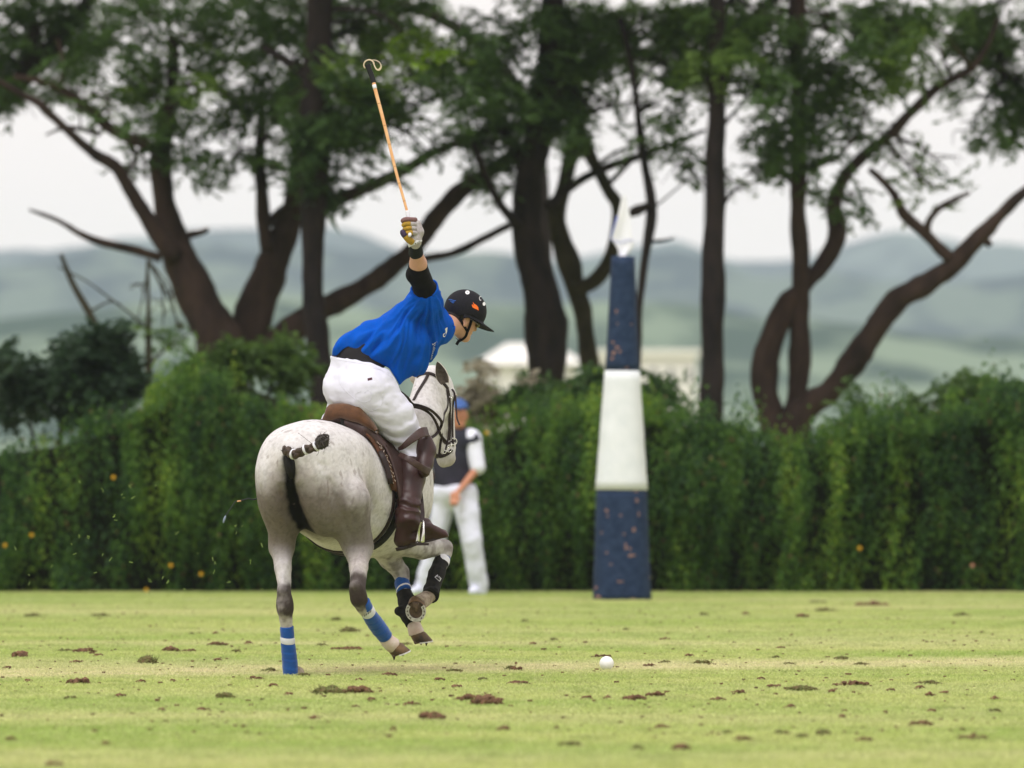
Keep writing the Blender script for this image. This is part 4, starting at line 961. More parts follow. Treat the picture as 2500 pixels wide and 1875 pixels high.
def wrap_tape(wr, pts, rad, t0, t1, tilt=0.0, dr=.0022, seg=28):
    P = spline(pts, 60); R = np.interp(np.linspace(0, 1, 60), np.linspace(0, 1, len(rad)), rad); i0, i1 = int(t0*59), max(int(t1*59), int(t0*59)+2)
    T, U, B = frames(P, (0, 1, 0)); V = []; F = []; idx = np.linspace(i0, i1, 5)
    for n_, q in enumerate(idx):
        i = int(q); p = P[i]+(P[min(i+1, 59)]-P[i])*(q-i); e = -.002 if n_ in (0, 4) else 0
        for j in range(seg):
            a = 2*math.pi*j/seg; V.append(p+U[i]*math.cos(a)*(R[i]+dr+e)+B[i]*math.sin(a)*(R[i]+dr+e)+T[i]*tilt*math.sin(a))
    for i in range(4):
        for j in range(seg):
            k = (j+1) % seg; F.append((i*seg+j, i*seg+k, (i+1)*seg+k, (i+1)*seg+j))
    return MB().add(V, F).build('wrap_tape', m_tape, wr)
def along(a, b, t): return np.array(a)+(np.array(b)-a)*t
lw0, lw1 = HP(700, 1529, .095), HP(711, 1660, .18)
_a = ([lw0, HP(703, 1570, .12), HP(707, 1610, .15), lw1], [.040, .0405, .043, .0455, .046])
bw = wrap(*_a, m_blue, 'leg_wrap'); wrap_tape(bw, *_a, .21, .335, tilt=.006)
rw0, rw1 = HP(887, 1468, .17), HP(942, 1556, .42)
_a = ([rw0, HP(900, 1497, .24), HP(918, 1524, .33), rw1], [.038, .040, .043, .047, .048, .042])
bw = wrap(*_a, m_blue, 'leg_wrap'); wt = wrap_tape(bw, *_a, .20, .34)
# scribbled maker's lettering on that tape
m_ink = material('ink', (.05, .05, .06), rough=.7)
_bvh = BVHTree.FromPolygons([tuple(v.co) for v in wt.data.vertices], [tuple(p.vertices) for p in wt.data.polygons])
ib = MB()
for i in range(9):
    t = i/8; x = 890+t*16; y = 1503-t*11
    p0, n0 = cam_hit(x, y-2.5, _bvh, .0006); p1, n1 = cam_hit(x+random.uniform(-1, 2.2), y+2.5, _bvh, .0006)
    if p0 is not None and p1 is not None: ib.add(*ribbon([p0, p1], [n0, n0], .003, .0005))
if ib.v: ib.build('tape_lettering', m_ink, bw)

# fore legs: blue wrap under black boots
bw = wrap([HP(980, 1416, 1.455), HP(987, 1446, 1.41)], [.046, .044], m_blue, 'leg_wrap', turns=2, n=14, tilt=-.010)
wrap_tape(bw, [HP(980, 1416, 1.455), HP(987, 1446, 1.41)], [.046, .044], .70, .84, tilt=-.010)
bw = wrap([HP(1085, 1349, 1.60), HP(1079, 1375, 1.54)], [.044, .041], m_blue, 'leg_wrap', turns=2, n=14)
wrap_tape(bw, [HP(1085, 1349, 1.60), HP(1079, 1375, 1.54)], [.044, .041], .50, .98, tilt=.010)
def boot(name, pts, rad, bulge, br, holes=0):
    f = Field(np.min(pts, 0)-.09, np.max(pts, 0)+.09, .005)
    f.chain(pts, rad, k=.01, kk=.02)
    for b, r in zip(bulge, br): f.ell(b, (r, r, r*.9), k=.02)
    a, b = np.array(pts[0], float), np.array(pts[-1], float); d = unit(b-a); G = f.grid()
    f.D = np.maximum(f.D, -((G-a)@d)); f.D = np.maximum(f.D, ((G-b)@d)-.012)
    V, F = f.mesh(2); N = vnormals(V, F); V = V+N*((fbm(V, 26, 9, 3)-.5)*.007)[:, None]
    return mesh_np(name, V, F, m_blk, horse)
rb = boot('leg_boot', [HP(1080, 1364, 1.57), HP(1066, 1400, 1.48), HP(1054, 1440, 1.39), HP(1050, 1456, 1.355)], [.046, .047, .045, .050], [HP(1052, 1452, 1.33)], [.050])
lb = boot('leg_boot', [HP(986, 1446, 1.415), HP(994, 1470, 1.39), HP(1002, 1500, 1.345), HP(1008, 1520, 1.335)], [.047, .051, .058, .048], [HP(976, 1492, 1.30), HP(1002, 1500, 1.31)], [.032, .052])
RBV = BVHTree.FromPolygons([tuple(v.co) for v in rb.data.vertices], [tuple(p.vertices) for p in rb.data.polygons])
P = [cam_hit(*q, RBV, .001) for q in ((1079, 1385), (1076, 1398), (1072, 1412), (1067, 1428), (1064, 1440))]
P = [p for p in P if p[0] is not None]
if len(P) > 2: MB().add(*ribbon(spline([p[0] for p in P], 12), spline([p[1] for p in P], 12), .026, .003)).build('boot_strap', m_blk, rb)
P = [cam_hit(*q, RBV, .0045) for q in ((1064, 1407), (1069, 1412), (1074, 1417))]
if all(p[0] is not None for p in P):
    q = [p[0] for p in P]; nn = unit(sum(p[1] for p in P)); MB().add(*ribbon(q, [nn]*3, .030, .0015)).build('boot_label', m_tape, rb)
    MB().add(*ribbon([q[0]+(q[1]-q[0])*.25+nn*.001, q[1]+nn*.001, q[2]+(q[1]-q[2])*.25+nn*.001], [nn]*3, .024, .0015)).build('boot_label_panel', m_blk, rb)
    LABEL_AT = (q[1]+nn*.0032, unit(q[2]-q[0]), nn)

# tail: dock, braid with white tapes, tufted end
tb = HP(704, 1118, -.02)
dock = MB(); V, F = loft(spline([(0, .10, 1.335), HP(708, 1108, .01), HP(708, 1120, -.03), HP(710, 1145, -.045), HP(713, 1168, -.02)], 16), [.05, .048, .042, .040, .037, .036, .034, .032, .031, .030, .029, .027, .025, .022, .018, .010], seg=16); 
dock.add(V, F); 
br = [HP(694, 1096, -.05), HP(706, 1104, -.08), HP(722, 1109, -.10), HP(745, 1098, -.11), HP(768, 1092, -.115), HP(785, 1080, -.12)]
bp = spline(br, 60); T, U, B = frames(bp, (0, 0, 1))
m_dock = material('black_skin', (.006, .005, .005), rough=.6, bump=.2, bump_scale=80, spec=.2)
tail = dock.build('tail', m_dock, horse)
tm = MB()
for s_ in range(3):
    P = []
    for i, p in enumerate(bp):
        a = i/60*14+s_*2.094; P.append(p+U[i]*math.cos(a)*.0125+B[i]*math.sin(2*a)*.009)
    V, F = loft(P, np.interp(np.arange(60), [0, 6, 54, 59], [.010, .0185, .016, .012]), seg=8); tm.add(V, F)
tm.build('braid', m_hair, tail)
for i in (20, 36, 50):
    V, F = loft([bp[i]-T[i]*.0065, bp[i]-T[i]*.004, bp[i]+T[i]*.004, bp[i]+T[i]*.0065], [.028, .031, .031, .028], seg=20); MB().add(V, F).build('braid_tape', m_tape, tail)
# bun and loose hairs
r = random.Random(3); bc = HP(787, 1078, -.125); bb = MB()
for i in range(130):
    a = r.uniform(0, 6.28); e = r.uniform(-1, 1); d = np.array([math.cos(a)*math.sqrt(1-e*e)*1.15, e*.7, math.sin(a)*math.sqrt(1-e*e)*1.2])
    t = unit(np.cross(d, (r.uniform(-1, 1), r.uniform(-1, 1), r.uniform(-1, 1)))+np.array([.5, 0, .6])*r.uniform(-1, 1)); R0 = .026+.007*r.random()
    P = [bc+(d*math.cos(q)+t*math.sin(q))*R0*(1+.25*abs(q)*(r.random() < .3)) for q in np.linspace(-.8, 1.2, 8)]
    V, F = loft(P, [.002, .0045, .006, .006, .0055, .005, .0035, .0006], seg=5); bb.add(V, F)
bb.build('braid_end', m_hairg, tail)
bb = MB()
for i in range(150):
    d = unit(np.array([r.uniform(-.5, 1.2), r.uniform(-.6, .2), r.uniform(-1., 1.2)])); L = r.uniform(.018, .034)*(1.7 if i % 12 == 0 else 1)
    p = bc+d*.02; P = [p, p+d*L*.5+np.array([0, 0, .003]), p+d*L+np.array([r.uniform(-.01, .01), 0, r.uniform(-.012, .012)])]
    P[1] = P[1]+np.cross(d, (0, 1, 0))*r.uniform(-.008, .008); V, F = loft(P, [.0034, .0014, .0002] if i % 9 else [.0012, .0006, .0002], seg=4); bb.add(V, F)
for i in range(26):      # loose hairs at the root
    p = HP(694+r.uniform(-3, 26), 1100+r.uniform(-3, 10), -.08); d = unit(np.array([r.uniform(-1, 1), -.3, r.uniform(.2, 1)])); L = r.uniform(.015, .04)
    V, F = loft([p, p+d*L*.6, p+d*L+np.array([r.uniform(-.01, .01), 0, -.004])], [.003, .0012, .0002], seg=4); bb.add(V, F)
for q in (((770, 1090), (745, 1070), (728, 1057)), ((772, 1096), (778, 1104), (773, 1112))):
    V, F = loft(spline([HP(*x, -.11) for x in q], 8), [.0011]*8, seg=4); bb.add(V, F)
bb.build('loose_hair', m_hair, tail)['kind'] = 'stuff'

# ears
m_ear = material('ear_skin', (.60, .55, .49), rough=.8, var=(.50, .45, .40), var_scale=40, bump=.2, bump_scale=150, sheen=.2)
m_earin = material('inner_ear', (.055, .042, .034), rough=.9, var=(.13, .105, .09), var_scale=50)
def ear(base, tip, openv, w):
    """cupped ear: leaf outline, rims curled towards openv"""
    ax = unit(tip-base); L = np.linalg.norm(tip-base); o = unit(openv-ax*(openv@ax)); s = np.cross(ax, o)
    V = []; F = []; nu, nv = 14, 11
    for layer in (0, 1):
        for i in range(nu):
            t = i/(nu-1); ww = w*(math.sin(math.pi*min(1, (t*.80+.16)))**.8)*(1-.15*t)*(1 if t < .98 else .1)
            for j in range(nv):
                q = (j/(nv-1)-.5)*2; ang = q*1.25*(1-.30*t)
                V.append(base+ax*L*t+s*math.sin(ang)*ww*(1-.1*layer)+o*((1-math.cos(ang))*ww*1.1+.006*layer)-o*.008*math.sin(math.pi*t))
    M = nu*nv
    for i in range(nu-1):
        for j in range(nv-1):
            a = i*nv+j; F.append((a, a+nv, a+nv+1, a+1)); F.append((M+a, M+a+1, M+a+nv+1, M+a+nv))
    for i in range(nu-1):
        a = i*nv; F.append((a, M+a, M+a+nv, a+nv)); a = i*nv+nv-1; F.append((a, a+nv, M+a+nv, M+a))
    mb = MB(); mb.v = V; mb.f = F; mb.mi = []
    for f in F: mb.mi.append(1 if min(f) >= M else 0)
    return mb.build('ear', [m_ear, m_earin], horse)
ear(HY(1088, 934, 50.90), HY(1068, 882, 50.86), wd(-.30, -.95, .1), .046)
ear(HY(1020, 934, 51.02), HY(1006, 898, 51.0), wd(-.5, .9, .1), .040)
# eyes
for sx in (-1, 1):
    mesh_e = MB(); V, F = loft([HD(sx*(.066+q), .125, .052) for q in (0, .010, .017, .021, .0225)], [.020, .018, .013, .007, .001], seg=14); mesh_e.add(V, F).build('eye', m_eye, horse)
    lid = MB(); arc = [HD(sx*.083, .125-.021*math.cos(a), .052+.021*math.sin(a)) for a in np.linspace(-1.3, 1.3, 10)]
    lid.add(*loft(arc, [.004]*10, seg=6)).build('eyelid', m_ear, horse)

# bridle: one part with its straps
bridle = MB()
def HDs(q, off=.003): return snap(HD(*q), off=off)[0]
br_parts = []
def cheek(sx, pts, w): br_parts.append((strap([HDs((sx*a, b, c)) for a, b, c in pts], w),))
# headpiece over the poll, browband, cheek pieces, noseband, throat latch (traced where seen, mirrored on the far side)
def cast_pts(L, off=.002):
    out = []
    for q in L:
        p, n = cam_hit(*q, None, off)
        if p is not None: out.append(p)
    return out
def both(L, w, t=.0035, mirror=True, n=30):
    P = cast_pts(L)
    if len(P) < 2: return
    bridle.add(*strap(P, w, t, n=n))
    if mirror:
        Q = [];
        for p in P:
            q = np.array([(p-h_top)@hs, (p-h_top)@hd, (p-h_top)@hp]); Q.append(snap(HD(-q[0], q[1], q[2]))[0])
        bridle.add(*strap(Q, w, t, n=n))
both([(1008, 938), (1018, 922), (1033, 913), (1050, 912), (1066, 920), (1080, 934), (1092, 948)], .019, mirror=False)
both([(1045, 914), (1040, 925), (1028, 945), (1018, 962), (1010, 978)], .018, mirror=False)
both([(1092, 946), (1096, 965), (1098, 985), (1097, 1010), (1098, 1040), (1096, 1075)], .018)
both([(1090, 950), (1093, 975), (1090, 1000), (1083, 1020), (1076, 1040), (1068, 1052)], .014)
both([(1064, 1108), (1072, 1114), (1084, 1112), (1095, 1106), (1103, 1098)], .020)
both([(1103, 950), (1109, 972), (1112, 1000), (1114, 1030), (1112, 1065), (1106, 1090)], .013)
both([(1080, 1075), (1090, 1084), (1100, 1080), (1110, 1076)], .014)
bo = bridle.build('bridle', m_leather, horse)
# reins and martingale: free straps
def free(pts, w, name, t=.004, mat=None, parent=None, n=40, nrm=None):
    P = spline(pts, n); return MB().add(*strap(P, w, t, n=n, snap_it=False, nrm=wd(0, -1, .1) if nrm is None else nrm)).build(name, mat or m_leather, parent or horse)
YR = 50.62
free([HY(952, 966, YR-.14), HY(992, 979, YR-.1), HY(1004, 987, YR), HY(1022, 990, YR), HY(1045, 998, YR), HY(1062, 1010, YR+.05), HY(1077, 1028, YR+.1), HY(1076, 1043, YR+.15), HY(1063, 1062, YR+.1), HY(1045, 1072, YR)], .017, 'rein', parent=bo)
free([HY(952, 972, YR-.16), HY(994, 984, YR-.12), HY(1006, 992, YR-.02), HY(1030, 998, YR), HY(1052, 1012, YR+.05), HY(1066, 1035, YR+.1), HY(1076, 1062, YR+.18), HY(1092, 1082, YR+.25)], .016, 'rein', parent=bo)
free([HY(960, 945, YR-.10), HY(992, 970, YR-.08), HY(1003, 984, YR-.04), HY(1012, 991, YR)], .022, 'rein', parent=bo)
free([HY(1070, 1040, YR+.22), HY(1078, 1060, YR+.22), HY(1075, 1085, YR+.22), HY(1072, 1110, YR+.22)], .015, 'martingale', parent=bo)
free([HY(1098, 1045, 50.86), HY(1095, 1065, 50.86), HY(1091, 1085, 50.85), HY(1085, 1108, 50.84)], .011, 'gag_rein', parent=bo)
free([HY(1112, 965, 50.9), HY(1114, 1000, 50.88), HY(1116, 1022, 50.86), HY(1122, 1038, 50.84)], .010, 'blinker_strap', parent=bo, mat=m_leather)
# bit rings and buckles
def ring(c, R, r, nrm, name, mat=None, arc=(0, 360), parent=None, ell=1.0):
    nrm = unit(nrm); a = unit(np.cross(nrm, (0, 0, 1))); b = np.cross(nrm, a)
    P = [c+a*math.cos(t)*R+b*math.sin(t)*R*ell for t in np.radians(np.linspace(*arc, 28))]
    return MB().add(*loft(P, [r]*28, seg=8, up=nrm)).build(name, mat or m_metal, parent or horse)
ring(HY(1108, 1078, 50.82), .020, .0028, wd(.5, -1, 0), 'bit_ring', arc=(20, 300), parent=bo)
ring(HY(1097, 1098, 50.82), .014, .0024, wd(.3, -1, 0), 'bit_ring', parent=bo)
ring(HY(1085, 1103, 50.80), .010, .0022, wd(0, -1, 0), 'buckle', parent=bo)
ring(HY(1101, 967, 50.88), .009, .0020, wd(0, -1, 0), 'buckle', arc=(0, 200), parent=bo)
MB().add(*loft([HY(1094, 1092, 50.82), HY(1104, 1086, 50.80)], [.0035]*2, seg=8)).build('bit_bar', m_metal, bo)

# girth
gp = []
for a in np.linspace(-2.6, 2.6, 90):
    y = .86; zt = np.interp(y, fs, _zt); zb = np.interp(y, fs, _zb); w = np.interp(y, fs, _hw)
    gp.append(((w+.03)*math.sin(a), y+.0*math.cos(a), (zt+zb)/2-((zt-zb)/2+.02)*math.cos(a)))
MB().add(*strap(gp, .075, .012, n=90, off=.0)).build('girth', m_blk, horse)
MB().add(*strap([np.array(p)+[0, -.07, 0] for p in gp], .030, .010, n=90, off=.0)).build('overgirth', m_leather, horse)
# ================================================================ SADDLE
m_suede = material('brown_suede', (.135, .062, .030), rough=.9, var=(.085, .040, .022), var_scale=18, bump=.35, bump_scale=130, sheen=.25, spec=.15)
m_saddle = material('saddle_leather', (.036, .016, .015), rough=.45, var=(.055, .026, .023), var_scale=22, bump=.2, bump_scale=120, spec=.45)
m_boot = material('boot_leather', (.028, .0085, .0085), rough=.42, var=(.044, .015, .014), var_scale=10, bump=.16, bump_scale=170, spec=.4)
m_bsole = material('boot_sole', (.020, .011, .010), rough=.6, bump=.2, bump_scale=90)
m_pad = material('woven_pad', (.12, .050, .030), rough=.95, var=(.055, .035, .020), var_scale=26, bump=.7, bump_scale=110, spec=.1)
m_weave = material('pad_stitching', (.55, .45, .38), rough=.9)
SO = np.array([0, .90, 1.46]); saddle = empty('saddle', toW(SO), -TH)
tag(saddle, 'brown suede and leather saddle under the rider on the grey horse', 'saddle')
def tpt(f, ang, off):
    zt = np.interp(f, fs, _zt); zb = np.interp(f, fs, _zb); w = np.interp(f, fs, _hw); h = (zt-zb)/2
    t = math.cos(ang); return np.array([(w*(1-.10*t)+off)*math.sin(ang), f, (zt+zb)/2+(h+off)*t])
def sheet(name, f0, f1, a0, a1, off, th, mat, round_=.25, nf=14, na=22, wob=.004):
    for sx in (1, -1):
        V = []; F = []
        for L in (0, 1):
            for i in range(nf):
                for j in range(na):
                    v = j/(na-1); a = math.radians(a0+(a1-a0)*v); sh = round_*(f1-f0)*.5*max(0, (v-.75)/.25)**2
                    f = f0+sh+(f1-f0-2*sh)*i/(nf-1)+wob*math.sin(v*9)
                    p = tpt(f, a, off+th*L+wob*math.sin(v*7+i*.6)); V.append((p[0]*sx, p[1], p[2]))
        M = nf*na
        for i in range(nf-1):
            for j in range(na-1):
                a = i*na+j; q = (a, a+1, a+na+1, a+na); F += [q if sx < 0 else q[::-1], tuple(M+x for x in (q[::-1] if sx < 0 else q))]
        ring = [j for j in range(na)]+[i*na+na-1 for i in range(1, nf)]+[(nf-1)*na+j for j in range(na-2, -1, -1)]+[i*na for i in range(nf-2, 0, -1)]
        for a, b in zip(ring, ring[1:]+ring[:1]): F.append((a, b, M+b, M+a))
        o = MB().add(V, F).build(name, mat, saddle, origin=SO)
        if sx == 1: first = o
    return first
np_pad = sheet('saddle_pad', .705, 1.10, 14, 92, .012, .016, m_pad, round_=.15)
sheet('flap', .775, 1.09, 26, 112, .034, .012, m_saddle, round_=.5)
# stitched pattern on the pad's rear edge
mb = MB(); r = random.Random(5)
for i in range(34):
    a = math.radians(44+i*1.25); f = .716+r.uniform(0, .045); d = r.uniform(-.02, .02)
    p0 = tpt(f, a, .0325); p1 = tpt(f+.014+d*.3, a+.022*r.choice((-1, 1)), .0325); mb.add(*ribbon([p0, p1], [unit([p0[0], 0, p0[2]-1.08])]*2, .004, .002))
mb.build('stitching', m_weave, np_pad, origin=SO)['kind'] = 'stuff'
# seat and panels
f = Field((-.30, .55, 1.28), (.32, 1.30, 1.66), .008)
f.ell((.0, .95, 1.495), (.155, .25, .045), k=.04)
f.cone((0, 1.14, 1.53), (0, 1.20, 1.585), .05, .025, k=.05)
for sx in (-1, 1):
    f.chain([(sx*.07, .72, 1.47), (sx*.16, .74, 1.43), (sx*.245, .80, 1.335)], [.035, .044, .034], k=.03)
    f.chain([(sx*.10, 1.0, 1.50), (sx*.20, 1.0, 1.43)], [.05, .03], k=.05)
V, F = f.mesh(2); mesh_np('seat', V, F, m_saddle, saddle, origin=SO)
def slab(top, bot, off, n=26):
    T = spline(top, n); B_ = spline(bot, n); off = np.array(off); V = []; F = []
    # cross-section: bottom rear, mid rear (bulging), top rear, top front, bottom front
    for i in range(n):
        e = .5+.5*math.sin(math.pi*min(1, max(0, i/(n-1)))); m = (T[i]+B_[i])/2-off*.35
        V += [B_[i], m, T[i], T[i]+off*.4+(T[i]-B_[i])*.12, T[i]+off*e, B_[i]+off*e]
    k = 6
    for i in range(n-1):
        for j in range(k): F.append((i*k+j, (i+1)*k+j, (i+1)*k+(j+1) % k, i*k+(j+1) % k))
    F += [tuple(range(k))[::-1], tuple((n-1)*k+j for j in range(k))]
    return V, F
top = [HP(793, 1008, .70), HP(800, 992, .685), HP(828, 988, .68), HP(855, 991, .68), HP(876, 998, .68), HP(889, 1012, .70), HP(906, 1031, .72), HP(919, 1049, .75)]
bot = [HP(790, 1032, .71), HP(800, 1028, .69), HP(830, 1021, .685), HP(852, 1027, .68), HP(874, 1033, .69), HP(890, 1041, .70), HP(905, 1049, .72), HP(919, 1058, .75)]
MB().add(*slab(top, bot, (0, .06, .0))).build('cantle', m_suede, saddle, origin=SO)
MB().add(*strap([HP(838, 1016, .70), HP(838, 1028, .695), HP(840, 1042, .69)], .030, .006, n=8, snap_it=False, nrm=wd(0, -1, .2))).build('strap', m_blk, saddle, origin=SO)
P = [tpt(.70, math.radians(a), .03) for a in (58, 66, 74, 82, 88)]
MB().add(*ribbon(P, [unit([p[0], -.5, p[2]-1.08]) for p in P], .030, .006)).build('strap', m_leather, saddle, origin=SO)
# stirrups and leathers
st_top = HY(1031, 1270, 49.80); st_bot = HY(1025, 1326, 49.80)
def stirrup(mx):
    m = np.array([mx, 1, 1.]); o = np.array([0, .42 if mx < 0 else 0, .10 if mx < 0 else 0])
    t, b = st_top.copy(), st_bot.copy()
    fw = unit(wd(1, .25, 0)); lat = unit(wd(-.25, 1, 0)); X = lambda p: np.array(p)*m+o
    ir = MB()
    for q in (-1, 1):
        P = [t, t+lat*q*.030+[0, 0, -.012], along(t, b, .45)+lat*q*.058, b+lat*q*.060]
        ir.add(*loft(spline([X(p) for p in P], 18), np.interp(np.arange(18), [0, 10, 17], [.0045, .006, .013]), np.interp(np.arange(18), [0, 10, 17], [.0045, .005, .005]), seg=10, up=fw))
    iro = ir.build('stirrup_iron', m_metal, saddle, origin=SO)
    V, F = box(X(b+[0, 0, -.006]), (.075, .135, .013), np.stack([fw*m, unit(np.cross([0, 0, 1], fw*m)), [0, 0, 1]], 1))
    MB().add(V, F).build('tread', m_bsole, iro, origin=SO, smooth=False)
    P = [tpt(.95, math.radians(40), .05), tpt(.95, math.radians(70), .05), HY(1020, 1170, 50.12), HY(1031, 1243, 49.90), t+wd(0, 0, -.004)]
    MB().add(*strap([X(p) for p in P], .024, .004, n=20, snap_it=False, nrm=np.array([mx*.5, -1, 0]))).build('stirrup_leather', m_leather, saddle, origin=SO)
stirrup(1); stirrup(-1)

# ================================================================ RIDER
RO = np.array([0, .86, 1.50])
rider = empty('person', toW(RO), -TH)
tag(rider, 'polo player in blue shirt and white jeans leaning from the saddle, right arm raised', 'person')
m_skin = material('skin', (.53, .28, .20), rough=.55, var=(.60, .34, .25), var_scale=14, bump=.15, bump_scale=170, spec=.35)
m_white = material('white_jeans', (.72, .72, .83), rough=.85, var=(.67, .67, .78), var_scale=7, bump=.08, bump_scale=200, spec=.15, sheen=.1)
m_shirt = material('blue_shirt', (.001, .085, .50), rough=.85, var=(.001, .070, .42), var_scale=9, bump=.15, bump_scale=220, spec=.1)
m_under = material('dark_undershirt', (.012, .010, .014), rough=.85, bump=.2, bump_scale=150)
m_sleeve = material('black_elbow_sleeve', (.004, .0035, .006), rough=.8, bump=.2, bump_scale=90, spec=.15)
m_wrist = material('black_wristband', (.006, .009, .010), rough=.95, bump=.6, bump_scale=170)
m_helmet = material('helmet_cloth', (.007, .007, .011), rough=.8, var=(.014, .013, .019), var_scale=120, bump=.25, bump_scale=260, spec=.2)
m_hairr = material('dark_hair', (.018, .012, .010), rough=.6, bump=.6, bump_scale=200, bstretch=(1, 1, .3))
m_wht = material('white_print', (.80, .80, .82), rough=.6)
m_org = material('orange_print', (.90, .16, .01), rough=.6)
m_bpr = material('blue_print', (.01, .09, .36), rough=.6)
m_glass = material('tinted_lens', (.30, .34, .12), rough=.1, spec=.6)

Yb = 50.08
J = dict(pel=HY(860, 945, Yb), rhip=HY(900, 956, 50.00), lhip=HY(852, 958, 50.24), rkn=HY(1010, 1094, 50.12), waist=HY(862, 872, 50.10),
         sp1=HY(912, 845, 50.12), ch=HY(990, 822, 50.14), up=HY(1045, 795, 50.18), nk=HY(1086, 797, 50.22),
         rsh=HY(1040, 742, 50.03), lsh=HY(1024, 834, 50.40), relb=HY(1023, 668, 49.86), rwr=HY(1014, 600, 49.66))
J['rank'] = HY(994, 1262, 49.92); J['lkn'] = np.array([-.30, 1.24, 1.40]); J['lank'] = np.array([-.39, 1.12, 1.03])
J['lelb'] = HY(925, 860, 50.60); J['lwr'] = HY(914, 926, 50.68)
# head frame
_b, _p = math.radians(32), math.radians(24)
fw = dirH((math.cos(_b)*math.cos(_p), math.sin(_b)*math.cos(_p), -math.sin(_p))); rt = dirH((math.sin(_b), -math.cos(_b), 0)); uh = np.cross(rt, fw)
_roll = math.radians(6); rt, uh = rt*math.cos(_roll)-uh*math.sin(_roll), uh*math.cos(_roll)+rt*math.sin(_roll)
Hc = HY(1130, 768, 50.34); RM = np.stack([fw, rt, uh], 1)
def H(a, b, c): return Hc+fw*a+rt*b+uh*c
def torso(f, g):
    f.ell(J['pel'], (.165+g, .125+g, .125+g), k=.05)
    f.ell(HY(836, 952, 50.06), (.098+g, .11+g, .12+g), k=.05)
    f.ell(HY(885, 950, 50.0), (.115+g, .12+g, .125+g), k=.06)
    f.cone(J['waist'], J['pel'], .115+g, .13+g, k=.05)
    f.cone(HY(885, 912, 50.05), HY(925, 938, 50.03), .095+g, .090+g, k=.05)
    f.cone(J['waist']+[0, 0, .0], J['sp1'], .108+g, .118+g, k=.06)
def upper(f, g):
    f.cone(J['sp1'], J['ch'], .118+g, .150+g, k=.06)
    f.cone(J['ch'], J['up'], .150+g, .115+g, k=.06)
    f.cone(J['rsh'], J['up'], .078+g, .09+g, k=.06)
    f.cone(J['lsh'], J['up'], .066+g, .09+g, k=.05)
def legs(f, g):
    f.chain([J['rhip'], (J['rhip']+J['rkn'])/2+[.015, 0, .020], J['rkn']], [.142+g, .121+g, .074+g], k=.06)
    f.chain([J['lhip'], (J['lhip']+J['lkn'])/2+[.02, 0, -.02], J['lkn']], [.10+g, .085+g, .070+g], k=.05)

# body: one continuous figure (coarse where the clothes hide it)
def body_field(lo, hi, h):
    f = Field(lo, hi, h); g = -.012
    torso(f, g); upper(f, g); legs(f, g)
    f.chain([J['rkn'], (J['rkn']+J['rank'])/2+[.01, 0, .05], J['rank']], [.062, .058, .038], k=.03)
    f.chain([J['lkn'], (J['lkn']+J['lank'])/2, J['lank']], [.062, .058, .038], k=.03)
    f.chain([J['rank'], HY(1080, 1308, 49.98)], [.038, .028], k=.02); f.chain([J['lank'], J['lank']+[-.04, .15, -.10]], [.038, .028], k=.02)
    f.chain([J['rsh'], J['relb'], HY(1021, 644, 49.78), HY(1016, 616, 49.70), J['rwr'], HY(1010, 580, 49.63)], [.062, .048, .051, .036, .033, .030], k=.03)
    f.chain([J['lsh'], J['lelb'], J['lwr']], [.058, .046, .033], k=.03)
    f.ell(J['lwr']+[0, .02, -.03], (.035, .045, .045), k=.02)
    # head and neck
    f.cone(J['nk']-[0, 0, .0], H(-.025, 0, -.065), .066, .058, k=.035)
    f.ell(H(-.01, 0, .01), (.097, .076, .10), RM, k=.02)
    f.ell(H(.038, 0, -.055), (.058, .060, .080), RM, k=.03)
    for s_ in (-1, 1):
        f.cone(H(.0, s_*.050, -.072), H(.072, s_*.014, -.118), .024, .020, k=.03)
        f.ell(H(.060, s_*.036, -.052), (.026, .022, .026), RM, k=.02)
        f.ell(H(.088, s_*.031, -.016), (.014, .018, .012), RM, k=.012, sub=True)
        f.ell(H(-.004, s_*.078, -.036), (.021, .009, .033), RM, k=.008)
        f.ell(H(-.001, s_*.088, -.034), (.010, .007, .019), RM, k=.006, sub=True)
        f.ell(H(-.006, s_*.080, -.060), (.010, .007, .012), RM, k=.006)
    f.ell(H(.083, 0, -.114), (.019, .022, .018), RM, k=.02)
    f.cone(H(.093, 0, -.012), H(.113, 0, -.044), .009, .0125, k=.014)
    f.ell(H(.100, 0, -.050), (.012, .020, .009), RM, k=.010)
    f.ell(H(.094, 0, -.074), (.011, .024, .0065), RM, k=.008); f.ell(H(.091, 0, -.086), (.011, .021, .007), RM, k=.008)
    f.cone(H(.106, -.02, -.0795), H(.106, .02, -.0795), .002, .002, k=.003, sub=True)
    return f
fb = body_field((-.55, .45, .80), (1.08, 1.62, 2.66), .011)
# one mesh: cut the coarse grid above a plane through the neck and raised arm region, and replace by a finer grid for the head
V, F = fb.mesh(1)
del fb
fh = body_field(Hc-.17, Hc+.17, .0045); VH, FH = fh.mesh(1); del fh
inside = ((V > Hc-.155) & (V < Hc+.155)).all(1); keep = ~inside[F].all(1)
insH = ((VH > Hc-.164) & (VH < Hc+.164)).all(1); keepH = insH[FH].all(1)
VA = np.vstack([V, VH]); FA = np.vstack([F[keep], FH[keepH]+len(V)])
used_ = np.unique(FA); rm = np.full(len(VA), -1); rm[used_] = np.arange(len(used_))
mesh_np('body', VA[used_], rm[FA], m_skin, rider, origin=RO)

